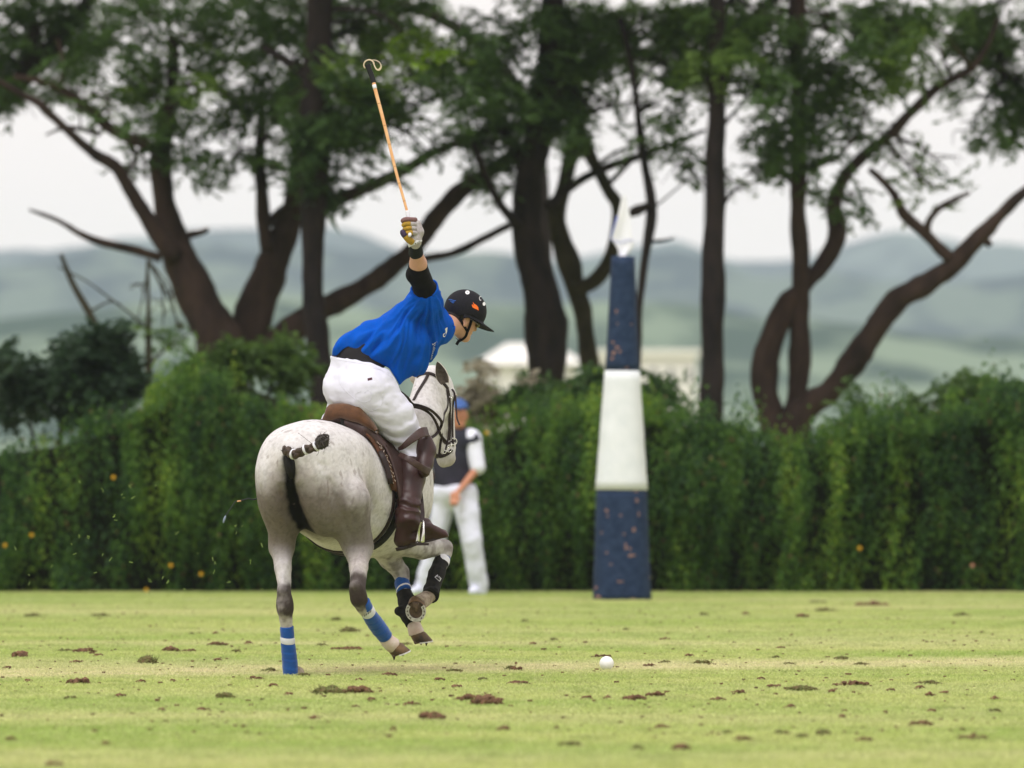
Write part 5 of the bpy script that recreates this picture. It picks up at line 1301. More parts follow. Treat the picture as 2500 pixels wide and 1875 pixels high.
# trousers
f = Field((-.56, .48, 1.16), (.66, 1.42, 2.05), .008)
torso(f, .006); legs(f, .006)
f.chain([J['rkn'], J['rkn']+(J['rank']-J['rkn'])*.40], [.078, .068], k=.04)
G = f.grid(); GW = toW(G); px_x = GW[..., 0]/GW[..., 1]*FPX+1250; px_y = HOR-(GW[..., 2]-CAMZ)/GW[..., 1]*FPX
wl = np.interp(px_x, [780, 822, 850, 905, 955, 990], [862, 873, 876, 886, 905, 930])        # waistline
f.D = np.maximum(f.D, ((wl-px_y)/420).astype(np.float32))
for kn, an in (('rkn', 'rank'), ('lkn', 'lank')):
    d = unit(J[an]-J[kn]); near = ((G-J[kn])@(d))-(.12 if kn == 'rkn' else .03); m = (np.linalg.norm(G-J[kn], axis=-1) < .30) if kn == 'rkn' else (G[..., 0] < -.2)
    f.D = np.where(m, np.maximum(f.D, near), f.D)
f.ell(HY(862, 830, 50.1), (.115, .115, .10), k=.01, sub=True)
del G, GW, px_x, px_y
V, F = f.mesh(2); N = vnormals(V, F)
# creases: diagonal pulls down the thigh, small ones at the seat
Vw = toW(V); ax = unit(J['rkn']-J['rhip']); t = (V-J['rhip'])@ax; q = (V[:, 2]*.6+V[:, 0]*1.0)
cre = np.sin((t*38+fbm(V, 5, 21, 3)*11+V[:, 2]*9)); cre = np.sign(cre)*np.abs(cre)**.6
w = .35+.9*sstep(.15, .45, t)
def ridge0(x): x = x-np.floor(x); return np.where(x < .3, sstep(0, .3, x), 1-sstep(.3, 1, x))-.45
lat_ = (V-J['rhip'])@unit(np.cross(ax, wd(0, -1, 0))); rr_ = ridge0(t*11+lat_*7+fbm(V, 5, 61, 3)*3.0)*.0105*(.25+sstep(.08, .4, t))*sstep(.3, .62, fbm(V, 6, 77, 2)+.1)
r2 = ridge0(t*5-lat_*13+fbm(V, 6, 67, 3)*2.5)*.004*sstep(.3, .0, t)
V = V+N*(((fbm(V*[1, 1, 2.2], 7, 4, 3)-.5)*.014)+rr_+r2+((fbm(V, 34, 8, 2)-.5)*.0025))[:, None]
pants = mesh_np('trousers', V, F, m_white, rider, origin=RO)
PBV = BVHTree.FromPolygons([tuple(v) for v in V], [tuple(map(int, q)) for q in F])

# dark undershirt showing between hem and waistband
f = Field((-.3, .55, 1.65), (.5, 1.35, 2.25), .012); torso(f, -.002); upper(f, -.004)
G = f.grid(); f.D = np.maximum(f.D, (1.70-G[..., 2]).astype(np.float32)); del G
V, F = f.mesh(1); mesh_np('undershirt', V, F, m_under, rider, origin=RO)

# shirt
f = Field((-.30, .50, 1.66), (.92, 1.62, 2.42), .0062)
f.cone(J['waist']+wd(-.02, 0, .025), J['sp1'], .108, .128, k=.04); upper(f, .016)
f.chain([HY(824, 850, 50.02), HY(860, 845, 50.08), HY(905, 848, 50.12)], [.036, .078, .115], k=.04)       # hem lifting at the back
f.chain([HY(965, 905, 50.12), HY(998, 872, 50.14), HY(1032, 843, 50.2)], [.075, .112, .085], k=.05)       # loose front hanging
f.cone(HY(972, 925, 50.1), HY(955, 870, 50.12), .03, .09, k=.04)
f.cone(HY(1080, 808, 50.22), HY(1055, 800, 50.2), .068, .10, k=.04)
f.chain([J['rsh'], HY(1038, 718, 49.98)], [.088, .082], k=.05)                                              # sleeve
f.chain([J['lsh'], J['lelb']+(J['lsh']-J['lelb'])*.3], [.072, .068], k=.05)
f.cone(HY(985, 765, 50.05), HY(1030, 745, 50.02), .05, .07, k=.06)
f.cone(HY(905, 812, 50.08), HY(985, 780, 50.08), .035, .05, k=.05)
G = f.grid(); GW = toW(G); px_x = GW[..., 0]/GW[..., 1]*FPX+1250; px_y = HOR-(GW[..., 2]-CAMZ)/GW[..., 1]*FPX
hem = np.interp(px_x, [800, 812, 822, 838, 851, 875, 902, 930, 950, 965, 978, 995], [870, 869, 868, 852, 846, 859, 877, 889, 899, 922, 945, 960])
f.D = np.maximum(f.D, ((px_y-hem)/420).astype(np.float32))
f.D = np.maximum(f.D, ((811-px_x)/420).astype(np.float32))
# sleeve end and neck opening
ad = unit(J['relb']-J['rsh']); f.D = np.maximum(f.D, ((G-HY(1037, 706, 49.96))@ad).astype(np.float32))
nd = unit(H(-.02, 0, -.06)-J['nk']); f.D = np.maximum(f.D, ((G-HY(1097, 797, 50.24))@unit(nd+np.array([0, 0, -.2]))).astype(np.float32))
del GW, px_x, px_y, G
f.cone(HY(1042, 722, 50.0), HY(1030, 685, 49.92), .066, .080, k=.008, sub=True)
f.cone(J['nk']+(0, 0, 0), H(-.02, 0, -.06), .060, .072, k=.01, sub=True)
f.cone(HY(880, 905, 50.10), HY(940, 925, 50.12), .09, .06, k=.02, sub=True)
V, F = f.mesh(2); N = vnormals(V, F)
Vw = toW(V); px = Vw[:, 0]/Vw[:, 1]*FPX+1250; py = HOR-(Vw[:, 2]-CAMZ)/Vw[:, 1]*FPX
A0 = toH(W(1030, 690, 50.0)); Q = V-A0; dist = np.linalg.norm(Q, axis=1)
ang = np.arctan2(Q[:, 2], Q@unit(wd(1, .3, 0))); dep = Q@wd(0, 1, 0)
def ridge(x): x = x-np.floor(x); return np.where(x < .32, sstep(0, .32, x), 1-sstep(.32, 1, x))-.45
Pp = np.stack([ang*1.1, dist*.9, dep*.8], 1); n5 = fbm(Pp, 2.2, 31, 3); n6 = fbm(Pp, 4.5, 33, 2); nk_ = sstep(1100, 1060, px)
s1 = ridge(ang*3.3+n5*3.2+dep*1.2); s2 = ridge(ang*7.5+n6*3.5+dep*2); env = sstep(.06, .24, dist)
q2 = np.sin(px*.035+py*.05+n5*9)
up_ = sstep(.22, .06, dist)
disp = s1*.024*env*nk_*(.25+1.0*sstep(.4, .6, n6))+s2*.0090*env*nk_+(n5-.5)*.016+ridge(dist*19+n6*3)*.010*up_+q2*.003*env+(fbm(V, 28, 3, 2)-.5)*.004
for _ in range(1):
    acc = np.zeros(len(V)); c_ = np.zeros(len(V))
    for i in range(4):
        a_, b_ = F[:, i], F[:, (i+1) % 4]; acc += np.bincount(a_, disp[b_], len(V))+np.bincount(b_, disp[a_], len(V)); c_ += np.bincount(a_, minlength=len(V))+np.bincount(b_, minlength=len(V))
    disp = .5*disp+.5*acc/c_
hm = np.interp(px, [800, 812, 822, 838, 851, 875, 902, 930, 950, 965, 978, 995], [870, 869, 868, 852, 846, 859, 877, 889, 899, 922, 945, 960])
disp = disp*sstep(0, 26, hm-py)
V = V+N*disp[:, None]
shirt = mesh_np('shirt', V, F, m_shirt, rider, origin=RO)
SBV = BVHTree.FromPolygons([tuple(v) for v in V], [tuple(map(int, q)) for q in F])
# collar
cp = [J['nk']+unit(H(-.02, 0, -.06)-J['nk'])*.030+(rt*math.cos(a)*.074+np.cross(unit(H(-.02, 0, -.06)-J['nk']), rt)*math.sin(a)*.078) for a in np.linspace(0, 2*math.pi, 25)]
V, F = loft(cp, [.004]*25, [.017]*25, 8, up=unit(cp[0]-J['nk'])); MB().add(V, F).build('collar', m_shirt, rider, origin=RO)

# sleeve hem ring
sc = HY(1037, 706, 49.965); su = unit(np.cross(ad, (0, 0, 1))); sv_ = np.cross(ad, su); V = []; F = []
for i, (h_, r_) in enumerate(((-.020, .084), (-.004, .083), (.010, .081), (.012, .077), (.002, .073), (-.016, .072))):
    for j in range(36):
        a = 2*math.pi*j/36; w_ = 1+.03*math.sin(a*5+i*.4)+.015*math.sin(a*11); V.append(sc+ad*(h_+.006*math.sin(a*2+1))+(su*math.cos(a)+sv_*math.sin(a))*r_*w_)
for i in range(5):
    for j in range(36): F.append((i*36+j, i*36+(j+1) % 36, (i+1)*36+(j+1) % 36, (i+1)*36+j))
MB().add(V, F).build('sleeve_hem', m_shirt, shirt, origin=RO)
# sleeve, wristband
f = Field(HY(1024, 668, 49.85)-.16, HY(1024, 668, 49.85)+.16, .006)
f.chain([J['rsh'], HY(1041, 714, 49.97), HY(1022, 672, 49.87), HY(1021, 648, 49.79)], [.068, .067, .0645, .057], k=.0, kk=.02)
f.ell(HY(1006, 672, 49.84), (.035, .035, .04), k=.02)
d = unit(HY(1021, 648, 49.79)-HY(1022, 672, 49.87)); G = f.grid(); f.D = np.maximum(f.D, ((G-HY(1022, 649, 49.79))@unit(d+[0, 0, .5])).astype(np.float32)); del G
V, F = largest(*f.mesh(2)); N = vnormals(V, F); V = V+N*((fbm(V, 18, 3, 3)-.5)*.008)[:, None]; mesh_np('elbow_sleeve', V, F, m_sleeve, rider, origin=RO)
V, F = loft(spline([HY(1015.5, 622, 49.72), HY(1015, 606, 49.675), HY(1013, 588, 49.63)], 10), [.038, .0430, .0425, .0415, .0405, .0395, .0388, .0380, .0375, .034], seg=20)
MB().add(V, F).build('wristband', m_wrist, rider, origin=RO)

# glove: palm block with four wrapped fingers and a thumb
m_glove = material('grey_glove', (.48, .45, .46), rough=.8, var=(.33, .29, .30), var_scale=45, bump=.35, bump_scale=160)
m_gyel = material('glove_yellow_pads', (.46, .27, .02), rough=.8, var=(.30, .19, .03), var_scale=60, bump=.3, bump_scale=160)
m_gdark = material('glove_dark_thumb', (.035, .02, .06), rough=.7, bump=.3, bump_scale=140)
m_gred = material('glove_red_finger', (.18, .09, .09), rough=.75, bump=.3, bump_scale=140)
YH = 49.60
f = Field(HY(1004, 562, YH)-.13, HY(1004, 562, YH)+.13, .0042)
f.chain([HY(1016, 547, YH+.030), HY(1017, 566, YH+.034), HY(1014, 588, YH+.03)], [.026, .036, .030], k=.02, flat=1.15, side=wd(1, 0, 0))
f.cone(HY(1013, 585, YH+.02), HY(1003, 588, YH+.0), .030, .022, k=.02)
f.cone(HY(1014, 592, YH+.03), HY(1014, 596, 49.64), .033, .033, k=.01)
V, F = f.mesh(1); glove = mesh_np('glove', V, F, m_glove, rider, origin=RO)
for i, (y, mt) in enumerate(((538, m_gred), (548.5, m_gyel), (559, m_gyel), (570, m_gyel))):
    x0 = 979+i*2.4; k_ = HY(1014+i*1.0, y-1+i*.8, YH+.022); p1 = HY(x0+12, y-2, YH-.022); p2 = HY(x0+5, y+1, YH-.010); p3 = HY(x0+8, y+4, YH+.018)
    P = spline([k_, HY(x0+25, y-1.5, YH-.010), p1, p2, p3], 18); R = np.interp(np.arange(18), [0, 6, 9, 13, 17], [.0155, .0148, .0152, .0145, .010])
    V, F = loft(P, R, seg=12); fo = MB().add(V, F).build('glove_finger', m_glove if i else m_gred, glove, origin=RO)
    if i:
        V, F = loft(P[6:15], R[6:15]*1.06, seg=12); MB().add(V, F).build('finger_pad', mt, fo, origin=RO)
th = [HY(1006, 590, YH+.0), HY(996, 584, YH-.02), HY(986, 572, YH-.026), HY(981, 562, YH-.018)]
V, F = loft(spline(th, 14), np.interp(np.arange(14), [0, 4, 10, 13], [.022, .019, .0155, .009]), seg=12); tho = MB().add(V, F).build('glove_thumb', m_gyel, glove, origin=RO)
V, F = loft(spline(th, 14)[7:], [.0175, .0178, .0176, .0172, .0165, .0145, .009], seg=12); MB().add(V, F).build('thumb_cap', m_gdark, tho, origin=RO)
# white cuff strap, tilted
cc = HY(1013, 592, YH+.030); cu = unit(wd(-.30, 0, 1)); ca = unit(wd(1, 0, .30)); cb = np.cross(cu, ca); V = []; F = []
for i, z_ in enumerate((-.012, -.010, .010, .012)):
    for j in range(24):
        a = 2*math.pi*j/24; rr = .0435 if i in (1, 2) else .041
        V.append(cc+cu*(z_+.006*math.cos(a))+ca*math.cos(a)*rr+cb*math.sin(a)*rr*.95)
for i in range(3):
    for j in range(24): F.append((i*24+j, i*24+(j+1) % 24, (i+1)*24+(j+1) % 24, (i+1)*24+j))
cuff = MB().add(V, F).build('glove_cuff', m_tape, glove, origin=RO)
CBV = BVHTree.FromPolygons([tuple(map(float, v)) for v in V], F)
CUFF = cuff

# ---- print decals: real flat print laid on the surface by projecting outlines on to it
def text_pts(txt, size=1.0):
    c = bpy.data.curves.new('t', 'FONT'); c.body = txt; c.size = size; c.resolution_u = 3; c.align_x = 'LEFT'
    o = bpy.data.objects.new('t', c); COL.objects.link(o); dg = bpy.context.evaluated_depsgraph_get(); me = bpy.data.meshes.new_from_object(o.evaluated_get(dg))
    bm = bmesh.new(); bm.from_mesh(me); bmesh.ops.triangulate(bm, faces=bm.faces[:]); bmesh.ops.subdivide_edges(bm, edges=[e for e in bm.edges if e.calc_length() > .12*size], cuts=1, use_grid_fill=False)
    bmesh.ops.triangulate(bm, faces=bm.faces[:]); V = [tuple(v.co) for v in bm.verts]; F = [tuple(v.index for v in f_.verts) for f_ in bm.faces]
    bm.free(); bpy.data.objects.remove(o); bpy.data.curves.remove(c); bpy.data.meshes.remove(me)
    return V, F
def project(V2, F, o, ex, ey, bvh, mat, name, parent, off=.0012, origin=None, warp=None):
    V = []; ok = []
    for v in V2:
        x, y = v[0], v[1]
        qx, qy = (o[0]+ex[0]*x+ey[0]*y, o[1]+ex[1]*x+ey[1]*y) if warp is None else warp(x, y)
        p, n = cam_hit(qx, qy, bvh, off); ok.append(p is not None); V.append(p if p is not None else np.zeros(3))
    F = [f_ for f_ in F if all(ok[i] for i in f_)]
    if not F: return None
    return MB().add(V, F).build(name, mat, parent, smooth=False, origin=origin)
def poly(L): return [(a, b, 0) for a, b in L], [tuple(range(len(L)))]
V2, F2 = text_pts('VTR'); project(V2, F2, (1064.6, 1410.2), (4.6, 2.9), (2.6, -5.4), RBV, m_tape, 'boot_lettering', rb, off=.0085)
V2, F2 = text_pts('OL'); project(V2, F2, (1017.5, 594.5), (6.5, -3.6), (3.4, -6.5), CBV, m_ink, 'cuff_lettering', CUFF, origin=RO, off=.0008)
for q, mt in (([(1009, 596), (1014.5, 593), (1016.5, 597), (1011, 600.5)], m_org), ([(1013, 594), (1015, 593), (1016, 595), (1014, 596)], m_ink), ([(1011, 598), (1013, 597), (1014, 599), (1012, 600)], m_ink)):
    project(*poly(q), (0, 0), (1, 0), (0, 1), CBV, mt, 'cuff_mark', CUFF, origin=RO, off=.0008 if mt is m_org else .0012)
V2, F2 = text_pts('Julius')
_w = max(v[0] for v in V2)
def wj(x, y):
    t = x/_w; px_ = 1058+(1062-1058)*t+(-11)*max(0, t-.15)/.85; py_ = 838+ (879-838)*t
    h = 15*(1-.42*t); return px_+h*y*.80+ (1-t)*0, py_-h*y*.62
project(V2, F2, None, None, None, SBV, m_wht, 'shirt_lettering', shirt, origin=RO, warp=wj)
V2, F2 = poly([(1092, 799), (1091, 810), (1088, 819), (1086, 822), (1083, 823), (1081, 820), (1082, 815), (1085, 813), (1087, 814), (1088, 808), (1086, 804), (1088, 801)])
project(V2, F2, (0, 0), (1, 0), (0, 1), SBV, m_wht, 'shirt_crest', shirt, origin=RO)
V2, F2 = poly([(897, 924), (908, 921.5), (909, 927), (898, 930)])
m_lab = material('maroon_label', (.07, .015, .03), rough=.8)
project(V2, F2, (0, 0), (1, 0), (0, 1), PBV, m_lab, 'pocket_label', pants, origin=RO)
# trouser seams and pocket stitching
m_seam = material('seam_thread', (.66, .66, .75), rough=.9)
def seam(L, w, par=None, bvh=None, mat=None, n=24):
    P = []; N = []
    for q in spline(np.array(L, float), n):
        p, nn = cam_hit(q[0], q[1], bvh or PBV, .0003)
        if p is not None: P.append(p); N.append(nn)
    if len(P) > 2: return MB().add(*ribbon(P, N, w, .0012)).build('seam', mat or m_seam, par or pants, origin=RO)
seam([(905, 897), (930, 905), (958, 922)], .003)
seam([(828, 900), (832, 940), (880, 985), (905, 1003), (930, 990), (935, 962)], .0035)
seam([(822, 878), (860, 884), (905, 893), (950, 912)], .003)
seam([(880, 955), (868, 962), (872, 975), (890, 982), (905, 975), (908, 962), (898, 952), (890, 960)], .003)

# helmet
f = Field(Hc-.22, Hc+.25, .006)
hcn = H(.004, 0, .030)
f.ell(hcn, (.132, .112, .122), RM, k=.0)
G = f.grid(); L = (G-Hc)@RM      # fwd, right, up coordinates
cut = .000-.050*sstep(.0, -.10, L[..., 0])
f.D = np.maximum(f.D, (cut-L[..., 2]).astype(np.float32))
inner = Field(Hc-.22, Hc+.25, .006); inner.ell(hcn, (.120, .100, .110), RM, k=0)
f.D = np.maximum(f.D, -inner.D); del inner, G, L
V, F = f.mesh(2); shell = mesh_np('helmet', V, F, m_helmet, rider, origin=RO)
HV_ = [tuple(v) for v in V]; HF_ = [tuple(map(int, q)) for q in F]; HELB = BVHTree.FromPolygons(HV_, HF_)
# peak
V = []; F = []; na, nr = 41, 6
for L in (0, 1):
    for i in range(na):
        a = math.radians(-112+224*i/(na-1)); c_ = max(0.0, math.cos(a))
        e = .006+.004*max(0, math.cos(a*.8))+.088*c_**1.5
        for j in range(nr):
            t = j/(nr-1); x = math.cos(a)*(.126+e*t)+.004; y = math.sin(a)*(.106+e*t*.55); z = .004-.050*sstep(0, -.10, x)-t*(.004+.004*c_)-.030*c_*t*t*0-.012*abs(math.sin(a))*t-.004*L*(1 if t > .1 else -3)
            V.append(H(x, y, z+.0))
M = na*nr
for i in range(na-1):
    for j in range(nr-1):
        a = i*nr+j; F += [(a, a+1, a+nr+1, a+nr), (M+a, M+a+nr, M+a+nr+1, M+a+1)]
for i in range(na-1):
    for j in (0, nr-1):
        a = i*nr+j; F.append((a, a+nr, M+a+nr, M+a))
for i in (0, na-1):
    for j in range(nr-1):
        a = i*nr+j; F.append((a, a+1, M+a+1, M+a))
MB().add(V, F).build('helmet_peak', m_helmet, shell, origin=RO)
# vent eyelets, C lettering, orange and blue marks
def disc(px_, py_, r_, n=14, sq=1.0, name='vent_eyelet', mat=None):
    pts = [(px_+r_*math.cos(a), py_+r_*sq*math.sin(a)) for a in np.linspace(0, 2*math.pi, n, endpoint=False)]
    o = project(*poly(pts), (0, 0), (1, 0), (0, 1), HELB, mat or m_wht, name, shell, origin=RO, off=.0022)
    return o
disc(1141, 714.5, 5.2, sq=.9); disc(1141, 714.5, 1.0, name='vent_hole', mat=m_blk)
disc(1181, 742, 3.4, sq=1.4); disc(1114.5, 705.5, 4.2, sq=.55)
V, F = box(H(.128, -.01, .045), (.004, .016, .016), RM); MB().add(V, F).build('vent_eyelet', m_wht, shell, origin=RO)
V2, F2 = text_pts('C'); project(V2, F2, (1168, 732.5), (9.0, 3.0), (2.6, -15), HELB, m_wht, 'helmet_lettering', shell, origin=RO, off=.002)
pl = [(1154, 737), (1157, 741.5), (1163, 745), (1167, 750), (1168.2, 758), (1160, 754), (1154, 751), (1151.5, 746), (1152.3, 742.8), (1156.5, 746.3)]
project(*poly(pl), (0, 0), (1, 0), (0, 1), HELB, m_org, 'orange_emblem', shell, origin=RO, off=.0022)
for q in ([(1096, 731.5), (1101, 731.5), (1108, 734), (1113, 734.5)], [(1099, 735), (1104, 736), (1110, 737.5)], [(1103, 738.5), (1108, 740)]):
    P = [cam_hit(a, b, HELB, .0015) for a, b in q]; P = [p for p in P if p[0] is not None]
    if len(P) > 1: MB().add(*ribbon([p[0] for p in P], [p[1] for p in P], .0045, .001)).build('blue_emblem', m_bpr, shell, origin=RO)
# hair at the nape, under the shell
f = Field(Hc-.2, Hc+.2, .006)
f.ell(H(-.030, 0, -.028), (.083, .083, .062), RM, k=0)
f.ell(H(.012, 0, .0), (.080, .084, .040), RM, k=.02)
f.ell(H(.045, .09, -.045), (.055, .03, .05), RM, k=.01, sub=True); f.ell(H(.045, -.09, -.045), (.055, .03, .05), RM, k=.01, sub=True)
f.ell(H(-.005, .09, -.050), (.030, .03, .036), RM, k=.01, sub=True)
V, F = f.mesh(1); N = vnormals(V, F); V = V+N*((fbm(V, 50, 3, 2)-.5)*.006)[:, None]; mesh_np('hair', V, F, m_hairr, rider, origin=RO)
# harness straps
def fl(pts, w, nrm, t=.003, name='chin_strap'):
    return MB().add(*strap(pts, w, t, n=16, snap_it=False, nrm=nrm)).build(name, m_sleeve, shell, origin=RO)
nr_ = rt
junc = H(.036, .070, -.088)
fl([H(.020, .088, -.018), H(.028, .082, -.05), junc], .017, rt)
fl([H(-.055, .078, -.035), H(-.02, .080, -.062), junc], .015, rt)
fl([junc, H(.048, .050, -.118), H(.045, .015, -.146), H(.040, -.03, -.14)], .016, unit(rt-uh*.6))
fl([H(.046, .022, -.142), H(.030, .030, -.158), H(.026, .030, -.182)], .017, wd(0, -1, 0))
# spectacles
sp = MB(); sp.add(*loft([H(.015, .083, -.016), H(.06, .074, -.018), H(.098, .058, -.02)], [.0022]*3, seg=6))
spo = sp.build('spectacles', m_org if False else m_glove, rider, origin=RO)
for s_ in (-1, 1):
    V, F = loft([H(.101, s_*.034, -.020), H(.1035, s_*.034, -.020)], [.016, .016], [.023, .023], seg=16, up=uh); MB().add(V, F).build('lens', m_glass, spo, origin=RO)

# boots and knee guards
def rider_boot(kn, an, heel, toe, side, vis):
    f = Field(np.minimum(np.minimum(kn, toe), heel)-.13, np.maximum(np.maximum(kn, toe), heel)+.13, .0065)
    mid = (kn+an)/2
    f.chain([kn+(an-kn)*.16, kn+(an-kn)*.42, kn+(an-kn)*.80, an], [.084, .083, .071, .066], k=.0, kk=.02)
    f.chain([an, heel+(0, 0, .038)], [.060, .042], k=.03)
    f.chain([an+(0, 0, -.02), (an+toe)/2+(0, 0, .004), toe+(0, 0, .022)], [.056, .046, .027], k=.03, flat=.9, side=(0, 0, 1))
    f.cone(heel+(0, 0, .035), toe+(0, 0, .018), .036, .026, k=.02)
    d = unit(an-kn); G = f.grid(); f.D = np.maximum(f.D, (((kn+(an-kn)*.20)-G)@unit(d+np.array([-.1, 0, 0]))).astype(np.float32))
    so = heel+(0, 0, -.002); sn = unit(np.cross(toe-heel, np.cross([0, 0, 1], toe-heel))); f.D = np.maximum(f.D, ((so-G)@sn).astype(np.float32)); del G
    V, F = f.mesh(2); N = vnormals(V, F); t = (V-kn)@d/np.linalg.norm(an-kn)
    wr = sstep(.62, .85, t)*sstep(1.25, 1.02, t)
    s_ = np.sin(t*42+fbm(V, 9, 3, 3)*9); V = V+N*(wr*s_*.0052+(fbm(V, 8, 6, 3)-.5)*.010+wr*(fbm(V, 22, 6, 2)-.5)*.008)[:, None]
    bt = mesh_np('boot', V, F, m_boot, rider, origin=RO)
    fw_ = unit(toe-heel); lat = unit(np.cross(sn, fw_)); V = []; F = []; n = 26
    for L, z_ in ((0, .006), (1, -.006)):
        for i in range(n):
            a = 2*math.pi*i/n; c_, s2 = math.cos(a), math.sin(a); w_ = .029*(1 if c_ > -.1 else .95)*(1-.25*max(0, c_)**3)
            V.append((heel+toe)/2+fw_*.008+fw_*c_*(np.linalg.norm(toe-heel)/2+.016)+lat*s2*w_+sn*(z_+.014*max(0, c_)**3)+(sn*(-.012) if (L and c_ < -.45) else 0))
    for i in range(n): F.append((i, (i+1) % n, n+(i+1) % n, n+i))
    F += [tuple(range(n))[::-1], tuple(range(n, 2*n))]
    MB().add(V, F).build('boot_sole', m_bsole, bt, origin=RO, smooth=False)
    # heel block
    V, F = loft([heel+fw_*.0-sn*.002, heel+fw_*.0-sn*.022], [.030, .028], [.037, .035], seg=18, up=lat); MB().add(V, F).build('boot_heel', m_bsole, bt, origin=RO)
    # knee guard
    g = Field(kn-.2, kn+.2, .0065); A = 'R' if vis else 'L'
    if vis: pts = [HY(1036, 1078, 50.06), HY(1040, 1100, 50.06), HY(1036, 1130, 50.02), HY(1034, 1150, 49.98)]
    else: pts = [kn+[-.02, .055, .06], kn+[-.02, .055, .0], kn+[-.02, .03, -.08], kn+[-.02, .02, -.12]]
    g.chain(pts, [.050, .056, .048, .040], k=0, kk=.03); V, F = g.mesh(2); kg = mesh_np('knee_guard', V, F, m_boot, rider, origin=RO)
    if vis:
        c0 = HY(1040, 1104, 49.95)
        V, F = loft([HY(1040, 1104, 50.03), HY(1040, 1104, 49.998), HY(1040, 1104, 49.985)], [.040, .036, .028], seg=20, up=(0, 0, 1)); MB().add(np.array(V)+[0, .030, 0], F).build('guard_boss', m_saddle, kg, origin=RO)
        fl2 = lambda L, w, Y, nm: MB().add(*strap([HY(a, b, y) for (a, b), y in zip(L, Y)], w, .006, n=20, snap_it=False, nrm=wd(.0, -1, .15))).build(nm, m_saddle, kg, origin=RO)
        fl2([(972, 1097), (985, 1090), (1005, 1073), (1030, 1056), (1046, 1054)], np.interp(np.arange(20), [0, 6, 14, 19], [.018, .034, .056, .058]), (49.99, 49.955, 49.945, 49.965, 50.02), 'guard_strap')
        fl2([(974, 1109), (990, 1117), (1012, 1131), (1035, 1145), (1050, 1152)], np.interp(np.arange(20), [0, 6, 14, 19], [.030, .036, .040, .046]), (49.96, 49.88, 49.87, 49.91, 49.965), 'guard_strap')
    return bt
rider_boot(J['rkn']+np.array([0, 0, 0]), J['rank'], HY(980, 1334, 49.93), HY(1082, 1313, 49.98), 1, True)
rider_boot(J['lkn'], J['lank'], J['lank']+[0, -.05, -.14], J['lank']+[-.05, .22, -.12], -1, False)

# ================================================================ MALLET AND WHIP
m_cane = material('bamboo', (.72, .36, .15), rough=.45, var=(.78, .46, .23), var_scale=12, bump=.1, bump_scale=80, spec=.4)
m_node = material('bamboo_node', (.42, .20, .08), rough=.6)
m_grip = material('black_grip', (.012, .012, .014), rough=.85, bump=.8, bump_scale=170)
m_sling = material('cotton_sling', (.62, .52, .36), rough=.9, bump=.3, bump_scale=120)
mp = [HY(999, 548, YH+.0), HY(995, 521, YH+.01), HY(981, 470, YH+.03), HY(966, 416, YH+.06), HY(950, 350, YH+.09), HY(934, 286, YH+.12), HY(917, 222, YH+.15), HY(909, 190, YH+.17), HY(897, 158, YH+.18)]
MO = HY(999, 560, YH)
mallet = empty('polo_mallet', toW(MO), -TH); tag(mallet, 'bamboo polo mallet with black grip and sling raised in gloved hand', 'mallet')
ps = spline(mp, 90); T, U, B = frames(ps, (1, 0, 0))
rr = np.interp(np.arange(90), [0, 20, 45, 70, 89], [.0075, .0082, .0095, .0112, .0112])
cane = MB().add(*loft(ps[:76], rr[:76], seg=12)).build('shaft', m_cane, mallet, origin=MO)
for i in (18, 27, 35, 44, 52, 61):
    MB().add(*loft([ps[i]-T[i]*.002, ps[i], ps[i]+T[i]*.002], [rr[i]*1.02, rr[i]*1.12, rr[i]*1.02], seg=12)).build('cane_node', m_node, cane, origin=MO)
MB().add(*loft(ps[68:72], rr[68:72]*1.10, seg=12)).build('white_tape_band', m_tape, cane, origin=MO)
MB().add(*loft(spline([HY(998, 536, YH), HY(995, 521, YH+.01), HY(993.5, 514, YH+.012)], 6), [.0115, .012, .0125, .012, .0115, .009], seg=14)).build('white_collar', m_tape, cane, origin=MO)
gr = MB(); P = ps[73:]; R = []
for i in range(len(P)): R.append(.0125+.0016*(i % 2)+.003*sstep(12, 17, i)); 
gr.add(*loft(P, R, np.array(R)*1.25, seg=12)); gr.build('grip', m_grip, mallet, origin=MO)
sl = MB(); sl.add(*ribbon(spline([HY(891, 167, YH+.17), HY(888, 158, YH+.17), HY(893, 149, YH+.17), HY(903, 146, YH+.17), HY(911, 151, YH+.16), HY(914, 156, YH+.16)], 20), np.tile(wd(0, -1, .0), (20, 1)), .008, .005))
sl.add(*ribbon(spline([HY(905, 147, YH+.17), HY(916, 147, YH+.15), HY(926, 152, YH+.14), HY(930.5, 162, YH+.14), HY(926, 170, YH+.14), HY(919, 169, YH+.14), HY(914, 160, YH+.15), HY(911, 152, YH+.16)], 30), np.tile(wd(0, -1, 0), (30, 1)), np.interp(np.arange(30), [0, 10, 16, 22, 29], [.004, .005, .013, .007, .005]), .003))
sl.build('sling', m_sling, mallet, origin=MO)
MB().add(*loft([HY(1001, 570, YH-.02), HY(1000.5, 573, YH-.045), HY(1000, 576, YH-.062)], [.009, .0105, .008], seg=12)).build('shaft_end', m_tape, mallet, origin=MO)

